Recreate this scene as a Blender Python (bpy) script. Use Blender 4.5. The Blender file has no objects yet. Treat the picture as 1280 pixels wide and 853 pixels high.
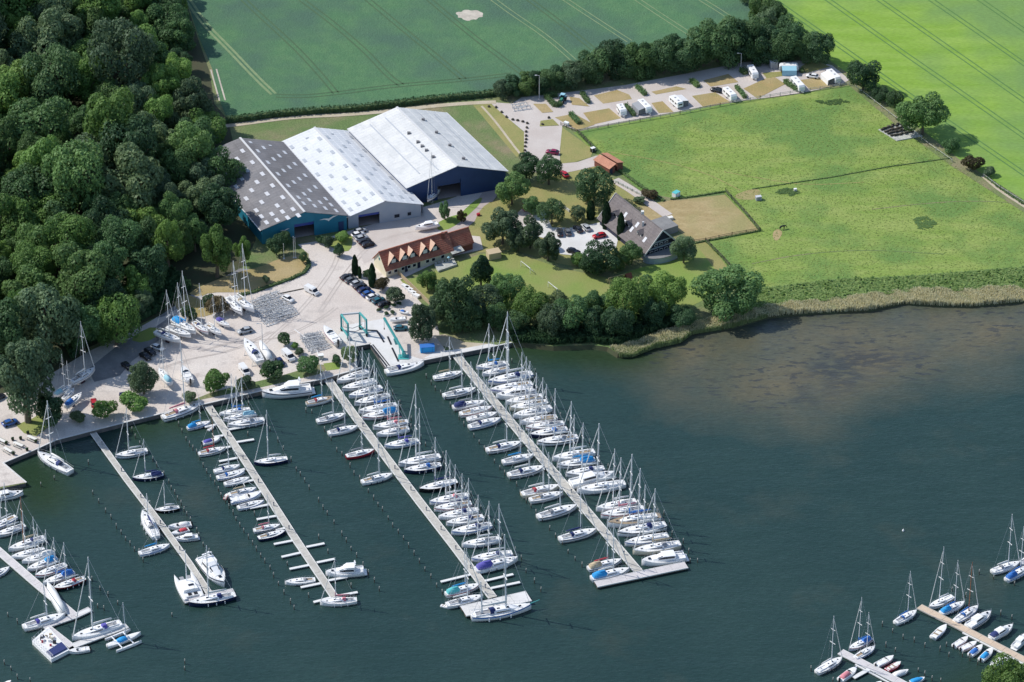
import bpy, math, random
import numpy as np
from mathutils import Vector, Matrix
R = random.Random(7)
sc = bpy.context.scene
# ---------------------------------------------------------------- camera
TH = math.radians(33.0); FOV = math.radians(16.0); DIST = 1089.0
FPX = 640.0 / math.tan(FOV / 2)
CAM = Vector((0, -DIST * math.cos(TH), DIST * math.sin(TH)))
cd = bpy.data.cameras.new('camera'); cam = bpy.data.objects.new('camera', cd)
sc.collection.objects.link(cam)
cam.location = CAM; cam.rotation_euler = (math.pi / 2 - TH, 0, 0)
cd.sensor_width = 36; cd.lens = 18 / math.tan(FOV / 2); cd.clip_start = 1; cd.clip_end = 20000
sc.camera = cam
# ---------------------------------------------------------------- sky, sun, exposure
w = bpy.data.worlds.new('World'); sc.world = w; w.use_nodes = True
SUN_EL = math.radians(46); sd = Vector((0.955, -0.29, 0)).normalized()     # the way the shadows fall
to_sun = Vector((-sd.x * math.cos(SUN_EL), -sd.y * math.cos(SUN_EL), math.sin(SUN_EL)))
nt = w.node_tree; bg = nt.nodes['Background']
sk = nt.nodes.new('ShaderNodeTexSky'); sk.sky_type = 'NISHITA'; sk.sun_disc = False
sk.sun_elevation = SUN_EL; sk.sun_rotation = math.atan2(to_sun.x, to_sun.y)
sk.air_density = 1.0; sk.dust_density = 0.6; sk.ozone_density = 1.5
nt.links.new(sk.outputs[0], bg.inputs[0]); bg.inputs[1].default_value = 0.145
sl = bpy.data.lights.new('sun', 'SUN'); sl.energy = 4.0; sl.angle = math.radians(0.5); sl.color = (1.0, 0.955, 0.88)
so = bpy.data.objects.new('sun', sl); sc.collection.objects.link(so)
so.rotation_euler = (-to_sun).to_track_quat('-Z', 'Y').to_euler()
sc.view_settings.view_transform = 'Standard'; sc.view_settings.look = 'None'
sc.view_settings.exposure = 0.08; sc.view_settings.gamma = 1
sc.cycles.max_bounces = 5

# ---------------------------------------------------------------- helpers
Z0 = 1.3                                                     # quay level above the water
_up = Vector((0, math.sin(TH), math.cos(TH))); _fw = Vector((0, math.cos(TH), -math.sin(TH)))
def P(px, py, z=Z0):
    """point at height z seen at photo pixel px, py"""
    d = _fw * FPX + Vector((px - 640, 0, 0)) + _up * (426.5 - py)
    t = (z - CAM.z) / d.z
    return CAM + d * t
def S(py, z=Z0):
    """pixels per metre across the picture at that row"""
    p = P(640, py, z) - CAM
    return FPX / p.dot(_fw)

WL = {}
USED = {}
def tag(o, label=None, cat=None, group=None, kind=None):
    if label: o['label'] = label
    if cat: o['category'] = cat
    if group: o['group'] = group
    if kind: o['kind'] = kind
    if label and not group:
        if label in USED: print('DUPLICATE LABEL', label)
        USED[label] = 1
    return o
def link(o):
    sc.collection.objects.link(o); return o
def empty(name, loc, label=None, cat=None, group=None, rz=0, scale=None):
    o = link(bpy.data.objects.new(name, None)); o.location = loc; o.rotation_euler = (0, 0, rz)
    o.empty_display_size = 0.5
    if scale is not None: o.scale = scale
    WL[o.name] = Vector(loc)
    return tag(o, label, cat, group)

class MB:
    def __init__(s): s.v = []; s.f = []
    def add(s, vs, fs):
        n = len(s.v); s.v += [tuple(p) for p in vs]; s.f += [tuple(i + n for i in f) for f in fs]; return s
    def box(s, x0, y0, z0, x1, y1, z1):
        return s.add([(x0,y0,z0),(x1,y0,z0),(x1,y1,z0),(x0,y1,z0),(x0,y0,z1),(x1,y0,z1),(x1,y1,z1),(x0,y1,z1)],
                     [(3,2,1,0),(4,5,6,7),(0,1,5,4),(1,2,6,5),(2,3,7,6),(3,0,4,7)])
    def bar(s, a, b, w, h=None, top=0.0):
        """box beam from a to b, w wide, h high"""
        a = Vector(a); b = Vector(b); h = w if h is None else h
        d = (b - a)
        if d.length < 1e-6: return s
        d.normalize(); up = Vector((0,0,1)) if abs(d.z) < 0.95 else Vector((1,0,0))
        n = d.cross(up).normalized() * (w / 2); u = n.cross(d).normalized() * (h / 2)
        return s.add([a-n-u,a+n-u,a+n+u,a-n+u,b-n-u,b+n-u,b+n+u,b-n+u],
                     [(3,2,1,0),(4,5,6,7),(0,1,5,4),(1,2,6,5),(2,3,7,6),(3,0,4,7)])
    def tube(s, a, b, r0, r1=None, n=6, cap=True):
        a = Vector(a); b = Vector(b); r1 = r0 if r1 is None else r1
        d = (b - a)
        if d.length < 1e-6: return s
        d.normalize(); up = Vector((0,0,1)) if abs(d.z) < 0.9 else Vector((1,0,0))
        x = d.cross(up).normalized(); y = d.cross(x)
        vs = []
        for p, r in ((a, r0), (b, r1)):
            for i in range(n):
                t = 2 * math.pi * i / n
                vs.append(p + x * (r * math.cos(t)) + y * (r * math.sin(t)))
        fs = [(i, (i + 1) % n, n + (i + 1) % n, n + i) for i in range(n)]
        if cap: fs += [tuple(range(n - 1, -1, -1)), tuple(range(n, 2 * n))]
        return s.add(vs, fs)
    def loft(s, secs, cap=True, closed=False):
        n = len(secs[0]); vs = [p for q in secs for p in q]; fs = []
        for k in range(len(secs) - 1):
            for i in range(n if closed else n - 1):
                j = (i + 1) % n
                fs.append((k*n+i, k*n+j, (k+1)*n+j, (k+1)*n+i))
        if cap: fs += [tuple(range(n - 1, -1, -1)), tuple(range((len(secs)-1)*n, len(secs)*n))]
        return s.add(vs, fs)
    def mesh(s, name, smooth=False, off=None):
        m = bpy.data.meshes.new(name)
        vs = s.v if off is None else [(x-off.x, y-off.y, z-off.z) for x, y, z in s.v]
        m.from_pydata(vs, [], s.f); m.update()
        if smooth: m.shade_smooth()
        m.materials.append(None)
        return m
    def build(s, name, mt, parent=None, smooth=False):
        off = WL.get(parent.name) if parent else None
        o = link(bpy.data.objects.new(name, s.mesh(name, smooth, off)))
        o.data.materials[0] = mt
        if parent: o.parent = parent; WL[o.name] = off
        else: WL[o.name] = Vector((0,0,0))
        return o
def inst(name, mesh, mt, parent=None, loc=(0,0,0), rot=(0,0,0), scale=(1,1,1)):
    o = link(bpy.data.objects.new(name, mesh)); o.location = loc; o.rotation_euler = rot; o.scale = scale
    if parent: o.parent = parent
    if mt is not None:
        o.material_slots[0].link = 'OBJECT'; o.material_slots[0].material = mt
    WL[o.name] = Vector((0,0,0))
    return o
UNIT = MB().box(-.5,-.5,-.5,.5,.5,.5).mesh('box_piece')
def beam(name, a, b, w, h, mt, parent=None):
    """a box piece between two world points that shares one mesh"""
    a = Vector(a); b = Vector(b); d = b - a
    o = link(bpy.data.objects.new(name, UNIT)); o.material_slots[0].link = 'OBJECT'; o.material_slots[0].material = mt
    off = WL[parent.name] if parent else Vector((0,0,0))
    o.location = (a + b) / 2 - off; o.rotation_euler = d.to_track_quat('X', 'Z').to_euler(); o.scale = (d.length, w, h)
    if parent: o.parent = parent
    return o

# ---------------------------------------------------------------- materials
def lin(c):
    if isinstance(c, (int, float)): c = (c, c, c)
    return tuple(c) + (1.0,)
def mat(name, col, rough=0.7, col2=None, sc_=0.3, detail=4, bump=0.0, bsc=None, metal=0.0, col3=None, sc3=0.05, aniso=None, objvar=0.0,
        w3=(0.42, 0.62), trans=0.0, local=False, rotz=0.0, spec=None, fine=0.0):
    m = bpy.data.materials.new(name); m.use_nodes = True; t = m.node_tree; N = t.nodes; L = t.links
    b = N['Principled BSDF']; b.inputs['Roughness'].default_value = rough; b.inputs['Metallic'].default_value = metal
    if spec is not None: b.inputs['Specular IOR Level'].default_value = spec
    if local: pos = N.new('ShaderNodeTexCoord').outputs['Object']
    else: pos = N.new('ShaderNodeNewGeometry').outputs['Position']
    if aniso:
        mp = N.new('ShaderNodeMapping'); mp.inputs['Scale'].default_value = aniso; mp.inputs['Rotation'].default_value = (0,0,rotz)
        L.new(pos, mp.inputs[0]); pos2 = mp.outputs[0]
    else: pos2 = pos
    out = None
    def noise(scale, p, det=detail):
        n = N.new('ShaderNodeTexNoise'); n.inputs['Scale'].default_value = scale; n.inputs['Detail'].default_value = det
        n.inputs['Roughness'].default_value = 0.6; L.new(p, n.inputs['Vector']); return n
    def mix(a, bcol, fac):
        x = N.new('ShaderNodeMix'); x.data_type = 'RGBA'
        if hasattr(a, 'name'): L.new(a, x.inputs['A'])
        else: x.inputs['A'].default_value = lin(a)
        x.inputs['B'].default_value = lin(bcol) ; L.new(fac, x.inputs['Factor']); return x.outputs['Result']
    def ramp(src, lo, hi):
        r = N.new('ShaderNodeMapRange'); r.inputs['From Min'].default_value = lo; r.inputs['From Max'].default_value = hi
        L.new(src, r.inputs['Value']); return r.outputs['Result']
    cur = col
    if col2 is not None:
        cur = mix(cur, col2, ramp(noise(sc_, pos2).outputs['Fac'], 0.38, 0.64))
    if col3 is not None:
        cur = mix(cur, col3, ramp(noise(sc3, pos, 3).outputs['Fac'], w3[0], w3[1]))
    if fine or objvar:
        hs = N.new('ShaderNodeHueSaturation')
        if hasattr(cur, 'name'): L.new(cur, hs.inputs['Color'])
        else: hs.inputs['Color'].default_value = lin(cur)
        src = None
        if fine:
            src = ramp(noise(2.2, pos2, 3).outputs['Fac'], 0.3, 0.7)
            mm = N.new('ShaderNodeMapRange'); mm.inputs['To Min'].default_value = 1 - fine; mm.inputs['To Max'].default_value = 1 + fine
            L.new(src, mm.inputs['Value']); L.new(mm.outputs['Result'], hs.inputs['Value'])
        if objvar:
            oi = N.new('ShaderNodeObjectInfo'); mm = N.new('ShaderNodeMapRange')
            mm.inputs['To Min'].default_value = 1 - objvar; mm.inputs['To Max'].default_value = 1 + objvar
            L.new(oi.outputs['Random'], mm.inputs['Value']); L.new(mm.outputs['Result'], hs.inputs['Value'])
        cur = hs.outputs['Color']
    if hasattr(cur, 'name'): L.new(cur, b.inputs['Base Color'])
    else: b.inputs['Base Color'].default_value = lin(cur)
    if bump:
        bn = N.new('ShaderNodeBump'); bn.inputs['Strength'].default_value = bump; bn.inputs['Distance'].default_value = 0.3
        L.new(noise(bsc or sc_ * 4, pos2).outputs['Fac'], bn.inputs['Height']); L.new(bn.outputs[0], b.inputs['Normal'])
    return m
def leafmat(name, dark, light, yellow, sat=1.0):
    """leaf colour differs from tree to tree, from clump to clump and from leaf to leaf"""
    m = bpy.data.materials.new(name); m.use_nodes = True; t = m.node_tree; N = t.nodes; L = t.links
    b = N['Principled BSDF']; b.inputs['Roughness'].default_value = 0.55; b.inputs['Specular IOR Level'].default_value = 0.25
    at = N.new('ShaderNodeAttribute'); at.attribute_name = 'tint'
    oi = N.new('ShaderNodeObjectInfo')
    a = N.new('ShaderNodeMix'); a.data_type = 'RGBA'; a.inputs['A'].default_value = lin(dark); a.inputs['B'].default_value = lin(light)
    L.new(at.outputs['Fac'], a.inputs['Factor'])
    y = N.new('ShaderNodeMix'); y.data_type = 'RGBA'; y.inputs['B'].default_value = lin(yellow)
    mr = N.new('ShaderNodeMapRange'); mr.inputs['From Min'].default_value = 0.45; mr.inputs['To Max'].default_value = 0.75
    L.new(oi.outputs['Random'], mr.inputs['Value']); L.new(mr.outputs[0], y.inputs['Factor']); L.new(a.outputs['Result'], y.inputs['A'])
    hv = N.new('ShaderNodeHueSaturation'); vr = N.new('ShaderNodeMath'); vr.operation = 'MULTIPLY_ADD'; fr = N.new('ShaderNodeMath'); fr.operation = 'FRACT'; m7 = N.new('ShaderNodeMath'); m7.operation = 'MULTIPLY'; m7.inputs[1].default_value = 7.31
    L.new(oi.outputs['Random'], m7.inputs[0]); L.new(m7.outputs[0], fr.inputs[0]); L.new(fr.outputs[0], vr.inputs[0]); vr.inputs[1].default_value = .50; vr.inputs[2].default_value = .78; L.new(vr.outputs[0], hv.inputs['Value'])
    L.new(y.outputs['Result'], hv.inputs['Color']); L.new(hv.outputs[0], b.inputs['Base Color'])
    tr = N.new('ShaderNodeBsdfTranslucent'); L.new(hv.outputs[0], tr.inputs['Color'])
    ms = N.new('ShaderNodeMixShader'); ms.inputs[0].default_value = 0.40
    L.new(b.outputs[0], ms.inputs[1]); L.new(tr.outputs[0], ms.inputs[2])
    L.new(ms.outputs[0], N['Material Output'].inputs['Surface'])
    return m
M = {}
def defmats():
    A = M
    A['field'] = mat('young_crop', (.066,.166,.072), .9, (.084,.188,.080), .25, col3=(.058,.128,.080), sc3=.030, bump=.9, bsc=1.2, fine=.22)
    A['bright'] = mat('bright_crop', (.185,.325,.030), .9, (.240,.375,.060), .11, col3=(.150,.265,.070), sc3=.020, aniso=(.30,1.7,1), rotz=math.radians(57), bump=.8, bsc=1.0, fine=.20)
    A['meadow'] = mat('meadow_grass', (.178,.272,.046), .9, (.252,.318,.080), .13, detail=8, col3=(.125,.225,.048), sc3=.035, aniso=(.42,1.5,1), bump=1.0, bsc=.7, fine=.30, w3=(.46,.60))
    A['rough'] = mat('rough_grass', (.150,.195,.070), .9, (.245,.210,.120), .14, col3=(.115,.18,.055), sc3=.05, bump=.9, bsc=1.2, fine=.25)
    A['lawn'] = mat('lawn_grass', (.175,.275,.050), .9, (.225,.300,.065), .06, col3=(.26,.26,.09), sc3=.03, bump=.4, bsc=2., fine=.10)
    A['dry'] = mat('dry_grass', (.36,.27,.115), .9, (.29,.25,.10), .2, col3=(.40,.31,.16), sc3=.06, bump=.5, bsc=2., fine=.13)
    A['drygreen'] = mat('half_dry_grass', (.30,.27,.10), .9, (.24,.25,.08), .15, bump=.5, bsc=2., fine=.13)
    A['gravelplot'] = mat('tan_paddock', (.34,.26,.12), .9, (.42,.33,.17), .35, col3=(.30,.27,.11), sc3=.05, aniso=(.6,1.4,1), rotz=.6, bump=.6, bsc=2., fine=.16)
    A['paving'] = mat('sandy_paving', (.56,.495,.445), .85, (.64,.585,.535), .05, detail=8, col3=(.47,.42,.385), sc3=.22, w3=(.55,.72), bump=.2, bsc=3., fine=.13)
    A['camp'] = mat('campsite_gravel', (.50,.44,.40), .85, (.56,.51,.47), .10, fine=.07, bump=.2, bsc=3.)
    A['concrete'] = mat('pale_concrete', (.68,.67,.66), .8, (.60,.59,.57), .2, fine=.05)
    A['asphalt'] = mat('grey_tarmac', (.20,.20,.205), .85, (.25,.25,.25), .3, fine=.1)
    A['brick'] = mat('reddish_brick_path', (.40,.33,.31), .85, (.46,.40,.37), .2, fine=.12)
    A['track'] = mat('sandy_track', (.50,.44,.34), .9, (.44,.38,.27), .3, fine=.12)
    A['soil'] = mat('forest_floor', (.055,.070,.032), .95, (.06,.06,.03), .3)
    A['wheeling'] = mat('wheel_track', (.055,.115,.055), .95, (.07,.13,.06), .5)
    A['wheelpale'] = mat('pale_wheel_track', (.17,.25,.12), .95, (.23,.29,.15), .5)
    A['wheelb'] = mat('bright_field_wheel_track', (.075,.175,.05), .95, (.10,.21,.05), .5)
    A['tyretrack'] = mat('tyre_marked_paving', (.45,.395,.355), .85, (.50,.45,.41), .4)
    A['mud'] = mat('pale_mud', (.55,.50,.42), .9, (.42,.38,.32), .4)
    A['stone'] = mat('pale_stone', (.50,.50,.46), .9, (.36,.37,.34), .8, fine=.3)
    A['quaywall'] = mat('quay_wall', (.10,.10,.10), .9, (.15,.14,.13), .6)
    A['wood'] = mat('weathered_grey_boards', (.42,.40,.36), .8, (.52,.50,.45), .5, local=False, fine=.08)
    A['tanwood'] = mat('new_tan_boards', (.60,.47,.35), .8, (.54,.43,.33), .5, fine=.08)
    A['pinkwood'] = mat('pale_grey_boards', (.60,.57,.57), .8, (.52,.50,.50), .5, fine=.08)
    A['white'] = mat('white_gelcoat', (.84,.84,.84), .3)
    A['deckwhite'] = mat('pale_deck', (.80,.80,.79), .6, (.72,.72,.71), 1.5, local=True)
    A['cream'] = mat('cream_paint', (.70,.65,.52), .4)
    A['whitebeam'] = mat('white_painted_steel', (.72,.72,.70), .5)
    A['navy'] = mat('navy_paint', (.015,.022,.07), .3)
    A['blue'] = mat('mid_blue_canvas', (.03,.16,.50), .8)
    A['sky'] = mat('bright_blue_canvas', (.02,.30,.66), .8)
    A['pblue'] = mat('pale_blue_canvas', (.30,.55,.66), .8)
    A['purple'] = mat('violet_blue_canvas', (.10,.09,.38), .8)
    A['dkblue'] = mat('dark_blue_canvas', (.02,.035,.14), .8)
    A['red'] = mat('red_canvas', (.55,.06,.08), .8)
    A['pink'] = mat('faded_red_canvas', (.62,.22,.26), .8)
    A['redpaint'] = mat('red_paint', (.42,.03,.05), .35)
    A['green'] = mat('green_canvas', (.03,.20,.14), .8)
    A['teal'] = mat('turquoise_canvas', (.10,.48,.50), .8)
    A['grey'] = mat('grey_canvas', (.30,.31,.33), .8)
    A['sand'] = mat('sand_canvas', (.50,.40,.26), .8)
    A['black'] = mat('black_paint', (.012,.012,.015), .4)
    A['glass'] = mat('dark_window_glass', (.015,.02,.03), .08, spec=.6)
    A['mast'] = mat('silver_mast', (.80,.81,.82), .45)
    A['rig'] = mat('rigging_wire', (.60,.61,.62), .5)
    A['furl'] = mat('furled_sail', (.76,.76,.74), .7)
    A['teak'] = mat('teak_deck', (.30,.23,.15), .7, (.36,.28,.19), 2., local=True)
    A['brownmast'] = mat('varnished_wood', (.33,.12,.05), .4)
    A['antif'] = mat('antifouling_paint', (.07,.03,.04), .8)
    A['antifb'] = mat('blue_antifouling_paint', (.02,.04,.10), .8)
    A['pile'] = mat('dark_wet_timber', (.055,.05,.04), .9, (.09,.08,.06), 2., local=True)
    A['piletop'] = mat('bleached_timber', (.42,.41,.37), .9)
    A['tyre'] = mat('tyre_rubber', (.015,.015,.016), .9)
    A['steel'] = mat('galvanised_steel', (.58,.59,.60), .5, metal=.15)
    A['turq'] = mat('turquoise_steel', (.07,.36,.35), .5)
    A['tealwall'] = mat('teal_blue_cladding', (.010,.17,.27), .6, (.014,.20,.31), .3)
    A['navywall'] = mat('dark_blue_cladding', (.010,.040,.125), .6, (.014,.05,.15), .3)
    A['greywall'] = mat('pale_grey_cladding', (.30,.37,.44), .7, (.34,.40,.46), .3)
    A['bluedoor'] = mat('blue_roller_door', (.015,.05,.28), .5)
    A['roofgrey'] = mat('weathered_fibre_cement', (.180,.178,.190), .85, (.222,.215,.222), .25, col3=(.15,.145,.15), sc3=.08, fine=.12)
    A['roofwhite'] = mat('white_roof_sheet', (.68,.70,.72), .6, (.60,.62,.65), .12, detail=8, fine=.06, col3=(.62,.64,.66), sc3=.4)
    A['roofwhite2'] = mat('offwhite_roof_sheet', (.60,.61,.60), .6, (.66,.66,.65), .08, detail=8, fine=.06, col3=(.55,.56,.56), sc3=.3)
    A['skylight'] = mat('pale_rooflight', (.56,.57,.60), .35)
    A['skygrey'] = mat('grey_rooflight', (.42,.45,.49), .35)
    A['ridge'] = mat('pale_ridge_cap', (.62,.62,.62), .6)
    A['tile'] = mat('red_clay_tile', (.33,.105,.068), .8, (.41,.16,.10), .4, aniso=(1,1,1), fine=.2, bump=.4, bsc=3.)
    A['orangetile'] = mat('orange_clay_tile', (.52,.25,.16), .8, (.44,.20,.13), .6, fine=.15)
    A['sunlit_slope'] = mat('sunlit_dormer_slope', (.66,.46,.34), .8, (.60,.40,.30), .8, fine=.1)  # bright sun on the left dormer slopes, put into the colour
    A['greytile'] = mat('brown_grey_tile', (.155,.135,.135), .85, (.195,.17,.165), .4, fine=.16, bump=.4, bsc=3.)
    A['creamwall'] = mat('cream_render', (.72,.66,.50), .85, (.68,.62,.46), .5)
    A['whitewall'] = mat('white_render', (.75,.74,.70), .8)
    A['darktimber'] = mat('black_blue_timber', (.018,.022,.05), .7)
    A['redwall'] = mat('red_brown_brick', (.20,.07,.05), .85)
    A['bark'] = mat('bark', (.10,.085,.06), .95, (.15,.13,.10), 1., local=True)
    A['carpaint'] = {k: mat(k + '_car_paint', v, .22, spec=.6) for k, v in dict(black=(.012,.012,.016), dark=(.03,.033,.04), grey=(.13,.14,.15),
        silver=(.42,.44,.46), white=(.76,.76,.76), blue=(.03,.10,.32), navy=(.015,.025,.09), red=(.45,.02,.03), maroon=(.24,.02,.07), teal=(.03,.13,.17)).items()}
    A['leaf'] = leafmat('woodland_leaves', (.044,.102,.044), (.140,.262,.098), (.185,.300,.092))
    A['leafdk'] = leafmat('dark_leaves', (.036,.086,.042), (.098,.186,.084), (.13,.22,.085))
    A['leafbr'] = leafmat('bright_leaves', (.080,.175,.048), (.205,.345,.090), (.240,.370,.090))
    A['leafgr'] = leafmat('grey_green_leaves', (.062,.118,.062), (.170,.245,.135), (.19,.265,.12))
    A['leafcy'] = leafmat('cypress_leaves', (.014,.040,.018), (.026,.066,.026), (.030,.068,.026))
    A['leafbrn'] = leafmat('brown_green_leaves', (.060,.055,.028), (.120,.105,.050), (.14,.11,.06))
    A['reed'] = leafmat('reed_blades', (.46,.45,.27), (.80,.74,.52), (.74,.70,.46))
    A['reedgreen'] = leafmat('green_reed_blades', (.16,.26,.09), (.38,.46,.22), (.36,.44,.20))
    A['nettle'] = leafmat('nettle_leaves', (.085,.165,.055), (.15,.25,.08), (.15,.25,.08))
    A['tussock'] = leafmat('tussock_grass', (.24,.36,.08), (.52,.60,.20), (.50,.56,.18))
    A['nettlecore'] = mat('inner_hedge_twigs', (.07,.11,.04), .95, (.10,.14,.05), .6)
    A['scrub'] = leafmat('dry_scrub', (.12,.13,.06), (.27,.23,.13), (.22,.24,.10))
    A['swamp'] = leafmat('bank_leaves', (.17,.30,.09), (.40,.54,.18), (.42,.50,.20))
defmats()
# ---------------------------------------------------------------- ground and water
def subdiv_poly(pts, z, zpx=None):
    return [P(x, y, Z0 if zpx is None else zpx).to_2d().to_3d() + Vector((0, 0, z)) for x, y in pts]
def inpoly(x, y, poly):
    c = False; n = len(poly); j = n - 1
    for i in range(n):
        xi, yi = poly[i]; xj, yj = poly[j]
        if (yi > y) != (yj > y) and x < (xj - xi) * (y - yi) / (yj - yi) + xi: c = not c
        j = i
    return c
def chaikin(pts, k=1, closed=True):
    for _ in range(k):
        q = []
        n = len(pts)
        for i in range(n if closed else n - 1):
            a = pts[i]; b = pts[(i + 1) % n]
            q.append((a[0]*.75+b[0]*.25, a[1]*.75+b[1]*.25)); q.append((a[0]*.25+b[0]*.75, a[1]*.25+b[1]*.75))
        pts = q if closed else [pts[0]] + q + [pts[-1]]
    return pts
def sheet(name, pts, z, mt, smooth=0, kind='structure'):
    """a thin sheet of ground laid over the one below; z in metres above the quay level"""
    if smooth: pts = chaikin(pts, smooth)
    v = subdiv_poly(pts, Z0 + z)
    mb = MB(); mb.add(v, [tuple(range(len(v)))])
    o = mb.build(name, mt)
    if o.data.polygons[0].normal.z < 0: o.data.flip_normals()
    return tag(o, kind=kind)
def ribbon(mb, pts, wd, z, k=2):
    """strip of constant width along a line of pixels"""
    q = chaikin(pts, k, closed=False)
    w_ = [P(x, y) for x, y in q]; vs = []
    for i, p in enumerate(w_):
        d = (w_[min(i+1, len(w_)-1)] - w_[max(i-1, 0)]); d.z = 0; d.normalize(); n = Vector((-d.y, d.x, 0)) * wd / 2
        vs += [(p.x+n.x, p.y+n.y, Z0+z), (p.x-n.x, p.y-n.y, Z0+z)]
    mb.add(vs, [(2*i, 2*i+1, 2*i+3, 2*i+2) for i in range(len(w_)-1)])
def strip(name, pts, wd, z, mt, k=2):
    mb = MB(); ribbon(mb, pts, wd, z, k); o = mb.build(name, mt)
    if o.data.polygons[0].normal.z < 0: o.data.flip_normals()
    return tag(o, kind='structure')

SHORE = [(-60,588),(-60,622),(0,611),(32,604),(3.5,580),(45,562.5),(70,551),(116,539),(160,528),(201,518),(264,504),(326,489.5),(402,475),(414,471.5),
  (437,465),(447,458),(443,434),(462.5,430.5),(482.5,460),(530,451),(560,445),(624,432.5),(640,429),(657.5,429),(692,433),(740,431),(760,434),(772.5,442),
  (790,441),(815,431),(847,424),(865,413),(915,405.5),(960,392.5),(1010,388),(1085,384.5),(1130,375.5),(1165,378),(1210,379.5),(1280,373),(1400,362)]
QUAY_N = 22
def base_ground():
    pts = [P(x, y) for x, y in SHORE]
    for p in pts: p.z = Z0
    far = [Vector((2600, pts[-1].y+100, Z0)), Vector((2600, 5200, Z0)), Vector((-2600, 5200, Z0)), Vector((-2600, pts[0].y, Z0))]
    allp = pts + far
    mb = MB(); mb.add(allp, [tuple(range(len(allp)))])
    o = mb.build('ground', M['rough'])
    if o.data.polygons[0].normal.z < 0: o.data.flip_normals()
    tag(o, kind='structure')
    # vertical quay wall and, further on, a low earth bank that slopes into the water
    q = MB(); n = QUAY_N
    q.loft([[(p.x, p.y, Z0 - .02), (p.x, p.y, -2.0)] for p in pts[1:n+1]], cap=False)
    tag(q.build('quay_wall', M['quaywall']), kind='structure')
    e = MB(); bank = pts[n:] ; secs = []
    for i, p in enumerate(bank):
        d = bank[min(i+1, len(bank)-1)] - bank[max(i-1, 0)]; nn = Vector((d.y, -d.x, 0)).normalized()
        b = p + nn * 1.2
        secs.append([(p.x, p.y, Z0), (b.x, b.y, -1.0)])
    e.loft(secs, cap=False); tag(e.build('earth_bank', M['soil']), kind='structure')
    # pale coping stones along the quay edge, one object each
    t = empty('quay_coping', (P(200, 518).x, P(200, 518).y, Z0), 'pale concrete coping running along the top edge of the harbour quay', 'kerb')
    for i in range(3, n):
        if i in (3,) : pass
        a = pts[i]; b = pts[i+1]; L_ = (b - a).length; k = max(1, round(L_ / 5)); d = (b - a).normalized(); nn = Vector((-d.y, d.x, 0)) * .22
        if nn.y < 0 and not (13 <= i <= 18): nn = -nn
        for j in range(k):
            p0 = a.lerp(b, j / k) + nn + d * .03; p1 = a.lerp(b, (j + 1) / k) + nn - d * .03
            beam('coping_stone', p0 + Vector((0,0,.08)), p1 + Vector((0,0,.08)), .45, .16, M['concrete'], t)
base_ground()

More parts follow.
